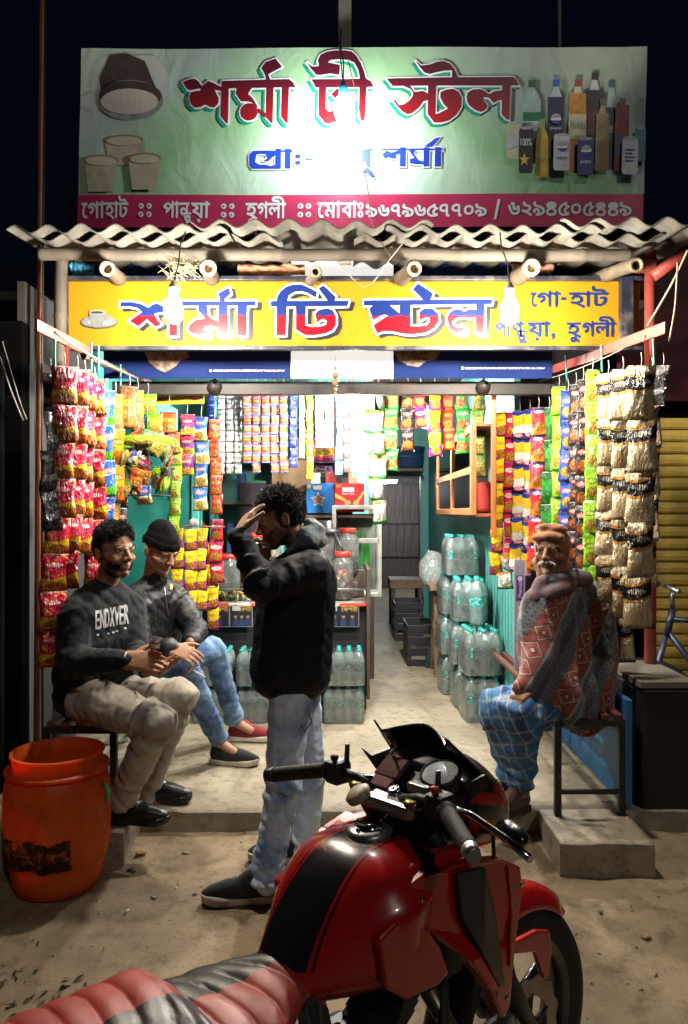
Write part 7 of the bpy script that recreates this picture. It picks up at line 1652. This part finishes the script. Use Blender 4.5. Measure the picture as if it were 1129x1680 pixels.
for s in (-1, 1):
    def kf(u, v, s=s):
        x = -.255 - .87 * u; p = sf(u, 0 if s < 0 else 1); g_ = math.sin(x * 165 + 2 * noise.noise((x * 12, 0, s))) * .006 * (1 - .3 * v) + .006 * noise.noise((x * 40, v * 3, s))
        return (x, p[1] * (1 + .10 * math.sin(v * 3.1)) + s * (g_ + .008 * math.sin(v * math.pi)), p[2] - .115 * v + .004 * math.sin(x * 90))
    sk.grid(kf, 240, 6)
sk.grid(lambda u, v: (-.252 + .008 * math.sin(v * 3.1), (u - .5) * 2 * seat_w(-.255), sf(0, u)[2] - .10 * v), 20, 5)
sk.build('seat_skirt', SKIRT, bk_)
# steering: yokes, bars, grips, levers
b = MB(); b.box((0, 0, .975), (.075, .20, .035)); b.build('top_yoke', ALU, bk_, .012); boxo('lower_yoke', (.06, 0, .80), (.08, .20, .04), GRN, bk_, bevel=.01)
for s in (-1, 1):
    b = MB(); b.tube([(-.005, s * .09, .99), (.195, s * .09, .66)], .021, 14); b.build('fork_tube', BLKP, bk_)
    b = MB(); b.tube([(.165, s * .09, .71), (.33, s * .088, .44), (.42, s * .082, .285)], [.028, .027, .024], 14); b.build('fork_slider', GRN, bk_)
    b = MB(); b.lathe([(.023, 0), (.024, .012), (.016, .018), (.001, .018)], (-.008, s * .09, .985), 14); b.build('fork_cap', M('gold_cap', (.40, .27, .10), .3, .8), bk_)
    b = MB(); b.tube([(-.005, s * .05, .99), (.0, s * .10, 1.005), (-.01, s * .17, 1.012), (-.045, s * .24, 1.000), (-.09, s * .315, .985)], .0125, 12); hb = b.build('handlebar', BLKP, bk_)
    g_ = MB(); pts = [Vector((-.020, s * .195, 1.008)), Vector((-.092, s * .318, .985))]
    pr = []; rr = []
    for i in range(25): q = i / 24; pr.append(pts[0].lerp(pts[1], q)); rr.append(.0175 + .0016 * (i % 2) + (.004 if i in (0, 1) else 0))
    g_.tube(pr, rr, 16); g_.build('grip', RUB, hb); b = MB(); b.tube([pts[1], pts[1] + (pts[1] - pts[0]).normalized() * .026], [.019, .015], 14); b.build('bar_end', ALU if s < 0 else BLKP, hb)
    boxo('switch_pod', (-.008, s * .168, 1.008), (.055, .052, .058), BLKP, bk_, bevel=.012)
    b = MB(); b.lathe([(.006, 0), (.010, .006), (.010, .014), (.001, .016)], (-.02, s * .165, 1.036), 10); b.build('switch_button', M('red_button', (.5, .03, .02), .4) if s < 0 else BLKP, bk_)
    b = MB(); b.tube([(.028, s * .165, .995), (.045, s * .21, .985), (.040, s * .30, .965), (.030, s * .37, .945)], [.010, .009, .0075, .0085], 10); b.build('lever', CHR if s < 0 else BLKP, bk_)
    b = MB(); b.tube([(.005, s * .15, 1.02), (.01, s * .15, 1.075)], [.007, .006], 8); b.build('mirror_stub', BLKP, bk_)
    b = MB(); b.tube([(.0, s * .06, .98), (.06, s * .10, .96), (.10, s * .07, .88), (.05, s * .04, .78)], .006, 8); b.build('cable', CABLE, bk_)
# gauges and mirror dial
b = MB(); b.box((.085, .015, 1.000), (.09, .17, .05), (0, R(-35), 0)); b.build('gauge_housing', BLKP, bk_, .012)
b = MB(); b.box((.060, .045, 1.028), (.060, .075, .012), (0, R(-35), 0)); b.build('gauge_screen', M('lcd', (.20, .06, .06), .15, col2=(.10, .04, .04)), bk_, .004)
b = MB(); b.box((.022, .042, 1.003), (.030, .060, .008), (0, R(-35), 0)); b.build('lower_screen', M('lcd2', (.26, .09, .10), .2), bk_, .003)
ax = Vector((-.38, -.12, .90)).normalized(); dl = thing('x', 'x', 'x'); bpy.data.objects.remove(dl)
b = MB(); b.lathe([(.040, -.03), (.047, -.01), (.047, .004), (.042, .007)], (.065, -.105, 1.045), 28, axis=ax); dial = b.build('dial_ring', BLKP, bk_)
b = MB(); b.lathe([(.0425, .004), (.030, .006), (.001, .0065)], (.065, -.105, 1.045), 28, axis=ax); b.build('dial_face', M('dial_face', (.62, .64, .66), .22, .0, col2=(.34, .35, .37), scale=22, coat=.6), dial)
b = MB(); b.lathe([(.016, 0), (.016, .01), (.012, .012), (.001, .010)], (.012, -.012, .995), 18, axis=(-.4, 0, .9)); b.build('ignition_lock', CHR, bk_)
b = MB(); b.lathe([(.030, 0), (.032, .012), (.022, .020), (.001, .02)], (-.035, .058, .978), 18, axis=(-.5, .2, .85)); b.build('horn_cap', M('tan_cap', (.36, .29, .18), .5), bk_)
# head cowl and flyscreen
cs_ = spline_secs([(.085, .90, 1.045, .11, .55), (.14, .84, 1.075, .145, .55), (.21, .815, 1.055, .145, .55), (.28, .815, 1.00, .125, .55), (.335, .83, .945, .085, .55), (.36, .86, .91, .035, .5)], 5)
cw_ = loft(cs_, 36, 2.6)
for i, f in enumerate(cw_.f):
    z = sum(cw_.v[q][2] for q in f) / len(f); x = sum(cw_.v[q][0] for q in f) / len(f)
    if z < .985 - .10 * (x - .2) and x > .125 and not (.905 < z + .35 * (x - .25) < .925): cw_.m[i] = 1
cw_.build('head_cowl', [BLKG, RED], bk_)
b = MB(); b.lathe([(.062, 0), (.060, .012), (.040, .022), (.001, .026)], (.338, 0, .895), 24, axis=(1, 0, .1)); b.build('headlight', M('headlight_glass', (.55, .57, .58), .08, .3), bk_)
fs_ = MB()
def ff(u, v):
    y = (u - .5) * 2; w = .150 * (1 - .22 * v); top = 1.035 + .095 * v - .030 * v * abs(y) ** 1.5 + (.03 * v * (abs(y) > .93))
    return (.235 - .105 * v - .075 * y * y * (1 - .25 * v), y * w, top)
fs_.grid(ff, 20, 10); fo = fs_.build('flyscreen', BLKG, bk_); sl = fo.modifiers.new('s', 'SOLIDIFY'); sl.thickness = .005
for s in (-1, 1):
    b = MB(); b.prism([(.06, 1.055), (.09, 1.03), (.16, 1.035), (.17, 1.005), (.11, .99)], 0, .012, lambda x, z, d, s=s: (x, s * (.148 + d), z)); b.build('screen_wing', BLKP, bk_, .003)
    b = MB(); b.tube([(.16, s * .13, .90), (.165, s * .19, .915)], .008, 8); st_ = b.build('indicator_stalk', BLKP, bk_)
    b = MB(); b.ball((.150, s * .235, .925), (.030, .055, .026), n=18, m=12, rot=Euler((0, 0, s * .4)).to_matrix()); b.build('indicator', BLKG, st_)
# front wheel
def wheel_parts(cx, cz, rt, w, front=True):
    root = MB(); prof = [(rt - .085, w * .42), (rt - .05, w * .52), (rt - .02, w * .46), (rt - .006, w * .28), (rt, 0), (rt - .006, -w * .28), (rt - .02, -w * .46), (rt - .05, -w * .52), (rt - .085, -w * .42)]
    root.lathe(prof, (cx, 0, cz), 64, axis=(0, 1, 0))
    ty = root.build('tyre', RUB, bk_)
    r = MB(); r.lathe([(rt - .084, w * .43), (rt - .096, w * .38), (rt - .108, w * .30), (rt - .110, 0), (rt - .108, -w * .30), (rt - .096, -w * .38), (rt - .084, -w * .43)], (cx, 0, cz), 64, axis=(0, 1, 0)); r.build('rim', BLKG, ty)
    for k in range(5):
        a = k * 2 * math.pi / 5 + .55; d = Vector((math.cos(a), 0, math.sin(a))); s = MB(); s.tube([Vector((cx, 0, cz)) + d * .03, Vector((cx, 0, cz)) + d * (rt - .105)], [.021, .013], 10); s.build('spoke', BLKG, ty)
    h = MB(); h.tube([(cx, -.05, cz), (cx, .05, cz)], .034, 18); h.build('hub', GRN, ty)
    if front:
        d = MB(); n = 60; vs = []; 
        for j in range(n):
            a = 2 * math.pi * j / n; ro = .128 + .006 * math.sin(a * 12); vs += [(cx + ro * math.cos(a), -.066, cz + ro * math.sin(a)), (cx + .082 * math.cos(a), -.066, cz + .082 * math.sin(a)), (cx + ro * math.cos(a), -.061, cz + ro * math.sin(a)), (cx + .082 * math.cos(a), -.061, cz + .082 * math.sin(a))]
        fs = []
        for j in range(n): i = 4 * j; q = 4 * ((j + 1) % n); fs += [(i, q, q + 1, i + 1), (i + 2, i + 3, q + 3, q + 2), (i, i + 2, q + 2, q), (i + 1, q + 1, q + 3, i + 3)]
        d.add(vs, fs); d.build('brake_disc', M('disc_steel', (.30, .27, .24), .38, .8, dirt=(.14, .09, .05)), ty)
        for k in range(6): a = k * math.pi / 3; s = MB(); s.tube([(cx + .03 * math.cos(a), -.058, cz + .03 * math.sin(a)), (cx + .088 * math.cos(a + .3), -.062, cz + .088 * math.sin(a + .3))], .007, 8); s.build('disc_arm', BLKP, ty)
        c_ = MB(); c_.box((cx - .105, -.075, cz + .045), (.07, .04, .10), (0, R(35), 0)); c_.build('caliper', ALU, bk_, .01)
    return ty
wheel_parts(.42, .30, .305, .105); wheel_parts(-.93, .30, .305, .13, False)
fe = MB(); a0, a1 = R(34), R(132)
def fen(u, v):
    a = a0 + (a1 - a0) * u; w = .066 * smooth(0, .22, u) + .002; q = (v - .5) * 2; r_ = .335 + .012 * math.sin(u * 3.1) - .055 * abs(q) ** 2.2
    return (.42 + r_ * math.cos(a), w * q * (1 - .08 * abs(q)), .30 + r_ * math.sin(a))
fe.grid(fen, 40, 14); fo = fe.build('front_fender', RED, bk_); sl = fo.modifiers.new('s', 'SOLIDIFY'); sl.thickness = .004
for s in (-1, 1):
    b = MB(); b.prism([(.30, .585), (.40, .580), (.455, .560), (.462, .50), (.44, .445), (.425, .45), (.39, .53), (.31, .555)], 0, .016, lambda x, z, d, s=s: (x, s * (.100 + d), z)); b.build('fender_stay', RED, bk_, .004)
# frame, engine, exhaust and side panels
b = MB(); b.tube([(.02, 0, .86), (-.12, 0, .70), (-.40, 0, .66), (-.70, 0, .70), (-1.05, 0, .78)], .026, 12); b.build('frame_spine', BLKP, bk_)
for s in (-1, 1):
    b = MB(); b.tube([(.04, 0, .78), (.10, s * .06, .60), (.06, s * .10, .36), (-.10, s * .11, .26), (-.40, s * .11, .28), (-.52, s * .10, .40)], .016, 10); b.build('down_tube', BLKP, bk_)
    b = MB(); b.prism([(-.26, .645), (-.40, .655), (-.62, .67), (-.70, .62), (-.55, .58), (-.42, .52), (-.34, .55)], 0, .02, lambda x, z, d, s=s: (x, s * (.115 + .03 * smooth(-.3, -.5, x) + d), z)); sp_ = b.build('side_panel', BLKG, bk_, .008)
    b = MB(); b.prism([(-.44, .60), (-.50, .645), (-.60, .655), (-.56, .615)], .02, .023, lambda x, z, d, s=s: (x, s * (.115 + .03 * smooth(-.3, -.5, x) + d), z)); b.build('side_stripe', M('violet_decal', (.16, .02, .20), .3), sp_)
    b = MB(); b.tube([(-.35, s * .12, .32), (-.35, s * .24, .32)], .014, 10); b.build('footpeg', RUB, bk_)
    b = MB(); b.tube([(-.48, s * .10, .36), (-.93, s * .09, .30)], .024, 10); b.build('swingarm', BLKP, bk_)
b = MB(); b.box((-.22, 0, .37), (.34, .24, .24)); b.build('crankcase', GRN, bk_, .03)
cy = MB()
for i in range(9): cy.box((-.06 + i * .012, 0, .50 + i * .016), (.13, .15, .008), (0, R(-35), 0))
tag(cy.build('cylinder_fins', GRN, bk_), kind='stuff')
b = MB(); b.lathe([(.10, 0), (.10, .012), (.085, .02), (.001, .022)], (-.26, -.12, .36), 28, axis=(0, -1, 0)); b.build('clutch_cover', ALU, bk_)
b = MB(); b.tube([(.06, -.05, .55), (.12, -.08, .42), (.04, -.12, .27), (-.25, -.14, .24), (-.50, -.15, .28)], .022, 12); b.build('header_pipe', M('header_steel', (.20, .15, .11), .35, .8), bk_)
b = MB(); b.tube([(-.50, -.155, .28), (-.60, -.16, .32), (-1.05, -.17, .44)], [.03, .05, .052], 16); b.build('muffler', BLKP, bk_)
boxo('radiator_block', (.10, 0, .66), (.06, .20, .16), GRN, bk_); boxo('horn', (.15, .05, .70), (.04, .07, .07), BLKP, bk_, bevel=.015)
b = MB(); b.tube([(-.30, .13, .26), (-.36, .24, .015)], .011, 8); b.build('side_stand', BLKP, bk_)

for i, (x, y, z) in enumerate(((-.06 + .036, 0, .9265), (-.06 - .036, 0, .9265), (-.06, .036, .928), (-.06, -.036, .928))):
    b = MB(); b.lathe([(.0045, 0), (.0045, .006), (.001, .007)], (x, y, z + .006), 8); b.build('bolt', CHR, bk_)
for s in (-1, 1):
    for x, z in ((.19, .80), (.125, .575), (-.09, .842)):
        b = MB(); b.lathe([(.006, 0), (.006, .004), (.001, .005)], (x, s * (.2265 if x > .1 else .186), z), 8, axis=(0, s, 0)); b.build('bolt', CHR, bk_)
for i, pts in enumerate(([(.02, -.16, .99), (.10, -.14, .95), (.13, -.06, .86), (.10, .0, .76)], [(.03, .165, .99), (.12, .13, .97), (.14, .05, .86), (.08, -.03, .74)], [(.02, -.17, 1.0), (.14, -.19, .93), (.22, -.13, .74), (.33, -.10, .46), (.33, -.09, .37)], [(-.02, -.14, 1.0), (.03, -.08, 1.01), (.07, -.02, .96), (.05, .05, .86)])):
    b = MB(); b.tube(pts, .005, 8); b.build('cable', CABLE, bk_)
b = MB(); b.box((.03, -.085, 1.02), (.05, .06, .022)); b.build('brake_reservoir', ALU, bk_, .006)

# ------------------------------------------------------------------ orange drum
dm_ = thing('plastic_drum', 'open orange plastic drum with black tar stains at the left', 'drum', (sx(95, 3.12), 3.12, gz(-1.17, 3.12) - .006))
def drum_mat():
    m, t, b = new_mat('stained_orange_plastic'); tc = coords(t); sep = t.nodes.new('ShaderNodeSeparateXYZ'); t.links.new(tc, sep.inputs[0])
    n1 = noise_n(t, mapping(t, tc, (1, 1, .5)), 7, 7, .65, .6); n2 = noise_n(t, tc, 24, 6, .75, .5)
    c = ramp(t, n1, [(.3, (.50, .10, .012)), (.5, (.74, .16, .012)), (.7, (.85, .22, .02))])
    zz = math_n(t, 'ADD', sep.outputs[2], math_n(t, 'MULTIPLY', math_n(t, 'SUBTRACT', n1, .5), .10))
    inb = math_n(t, 'MULTIPLY', math_n(t, 'GREATER_THAN', zz, .135), math_n(t, 'LESS_THAN', zz, .255)); side = math_n(t, 'LESS_THAN', math_n(t, 'ADD', sep.outputs[0], math_n(t, 'MULTIPLY', n2, .02)), .125)
    f = math_n(t, 'MULTIPLY', math_n(t, 'MULTIPLY', inb, side), ramp(t, n2, [(.40, (0, 0, 0)), (.50, (.97,) * 3)]))
    sk_ = noise_n(t, mapping(t, tc, (1, 1, .12)), 26, 5, .7, .3); c = mix(t, ramp(t, sk_, [(.50, (0, 0, 0)), (.64, (.7,) * 3)]), c, (.50, .23, .10)); c = mix(t, ramp(t, sk_, [(.30, (.6,) * 3), (.42, (0, 0, 0))]), c, (.20, .045, .012))
    c = mix(t, f, c, (.018, .010, .008))
    c = mix(t, ramp(t, n2, [(.56, (0, 0, 0)), (.72, (.6,) * 3)]), c, (.22, .08, .03))
    t.links.new(c, b.inputs['Base Color']); b.inputs['Roughness'].default_value = .42
    out = t.nodes['Material Output']; tr_ = t.nodes.new('ShaderNodeBsdfTranslucent'); t.links.new(mix(t, f, (1.0, .15, .008), (.02, .01, .01)), tr_.inputs[0])
    mxs = t.nodes.new('ShaderNodeMixShader'); mxs.inputs[0].default_value = .55; t.links.new(b.outputs[0], mxs.inputs[1]); t.links.new(tr_.outputs[0], mxs.inputs[2]); t.links.new(mxs.outputs[0], out.inputs[0])
    t.links.new(bump(t, n2, .2, .01), b.inputs['Normal']); return m
DRM = drum_mat()
b = MB(); b.lathe([(.001, .004), (.150, .004), (.168, .012), (.178, .05), (.188, .115), (.190, .122), (.196, .128), (.207, .20), (.212, .30), (.208, .40), (.198, .452), (.186, .470), (.178, .480), (.176, .535), (.184, .540), (.184, .550), (.176, .552), (.170, .545), (.170, .48), (.200, .40), (.204, .30), (.198, .2), (.170, .03), (.001, .018)], n=56); b.build('drum_body', DRM, dm_)
b = MB(); b.lathe([(.184, .472), (.203, .476), (.206, .484), (.203, .490), (.180, .492)], n=56); b.build('rim_flange', DRM, dm_)
b = MB(); hx = .206
pts = [(hx, -.05 + .0, .42), (hx + .012, -.075, .44), (hx + .022, -.07, .40), (hx + .012, -.055, .355), (hx + .004, -.03, .345), (hx + .014, -.03, .39), (hx + .006, -.045, .425)]
b.tube([tuple(Vector(p)) for p in pts], .007, 8); hd = b.build('cord_handle', M('green_cord', (.10, .48, .14), .5), dm_)
b = MB(); b.tube([(.198, -.03, .44), (.214, -.05, .445), (.20, -.06, .43)], .012, 8); b.build('handle_lug', DRM, dm_)

# ------------------------------------------------------------------ litter and pebbles
def scrap(name, px_, py_, d, size, m, lab, cat='litter', rz=0.5):
    p = P(px_, py_, d); p.z = gz(p.x, p.y) if p.y < 3.5 else PZ; t = thing(name, lab, cat, p + Vector((0, 0, .004)), rz); me = bag_mesh(name, size[0], size[1], size[2], m, px_ % 5, 5, 5); link('crumpled_wrapper', me, t, (0, 0, .006), (R(82), 0, 0)); return t
scrap('candy_wrapper', 231, 1411, 3.33, (.05, .022, .014), packet_mat('wr_red', [(0, (.5, .03, .03)), (.5, (.6, .3, .1))]), 'small red candy wrapper on the ground right of the drum', rz=.2)
scrap('candy_wrapper', 224, 1430, 3.22, (.03, .045, .02), packet_mat('wr_dark', [(0, (.03, .02, .05)), (.5, (.4, .38, .4))], None, .6, None, .2, None, .25, .4), 'small dark foil wrapper on the ground right of the drum', rz=1.2)
for i, (x, y, d, lab) in enumerate(((305, 1407, 3.35, 'cigarette butt on the ground before the step'), (208, 1494, 2.9, 'cigarette butt lying upright below the drum'), (252, 1472, 3.0, 'pale cigarette butt between drum and shoe'))):
    p = P(x, y, d); b = MB(); a = i * 1.3; b.tube([(-.014 * math.cos(a), -.014 * math.sin(a), 0), (.014 * math.cos(a), .014 * math.sin(a), 0)], .004, 8); o = b.build('cigarette_butt', M('butt_paper', (.6, .5, .36), .7)); o.location = (p.x, p.y, gz(p.x, p.y) + .005); tag(o, lab, 'cigarette butt', 'cigarette butts')
scrap('paper_scrap', 1065, 1521, 2.75, (.03, .028, .02), packet_mat('wr_tan', [(0, (.5, .36, .22)), (.5, (.6, .46, .3))]), 'tan paper scrap on the ground right of the front wheel'); scrap('paper_scrap', 988, 1486, 2.9, (.022, .016, .01), packet_mat('wr_tan', []), 'tiny pale scrap on the ground near the right step')
pb_ = MB(); rn = random.Random(11)
for i in range(800):
    y = 1.6 + 1.9 * math.sqrt(rn.random()); x = rn.uniform(-.52, .52) * y * 1.0
    s = .0022 + .008 * rn.random() ** 4; z = gz(x, y)
    k = [Vector((rn.gauss(0, 1), rn.gauss(0, 1), rn.gauss(0, .7))).normalized() * s * rn.uniform(.7, 1.3) for _ in range(6)]
    vs = [Vector((x, y, z + s * .2)) + q for q in (Vector((s, 0, 0)), Vector((0, s * .8, 0)), Vector((-s * .9, 0, 0)), Vector((0, -s, 0)), Vector((s * .2, 0, s * .7)), Vector((0, 0, -s * .5)))]
    vs = [v + q * .3 for v, q in zip(vs, k)]; pb_.add(vs, [(0, 1, 4), (1, 2, 4), (2, 3, 4), (3, 0, 4), (1, 0, 5), (2, 1, 5), (3, 2, 5), (0, 3, 5)], rn.choice((0, 0, 1, 2)))
tag(pb_.build('gravel', [M('grit_a', (.30, .23, .15), .8), M('grit_b', (.48, .42, .33), .8), M('grit_c', (.12, .09, .07), .8)]), 'loose grit and pebbles scattered over the trodden earth', 'gravel', kind='stuff')
lf = MB()
for i in range(90):
    x = -1.08 + rn.gauss(0, .16); y = 2.45 + rn.gauss(0, .10); a = rn.uniform(0, 6.3); s = rn.uniform(.008, .024); d1 = Vector((math.cos(a), math.sin(a), rn.uniform(-.2, .5))) * s; d2 = Vector((-math.sin(a), math.cos(a), rn.uniform(-.2, .4))) * s * .4; c0 = Vector((x, y, gz(x, y) + .006))
    lf.add([c0 - d1, c0 - d2 * .8, c0 + d1, c0 + d2 * .8 + Vector((0, 0, .004))], [(0, 1, 2, 3)], i % 2)
tag(lf.build('dry_leaf_litter', [M('dry_leaf', (.10, .07, .03), .8), M('dark_leaf', (.03, .028, .015), .8)]), 'scatter of dry leaf bits on the ground at bottom left', 'leaves', kind='stuff')
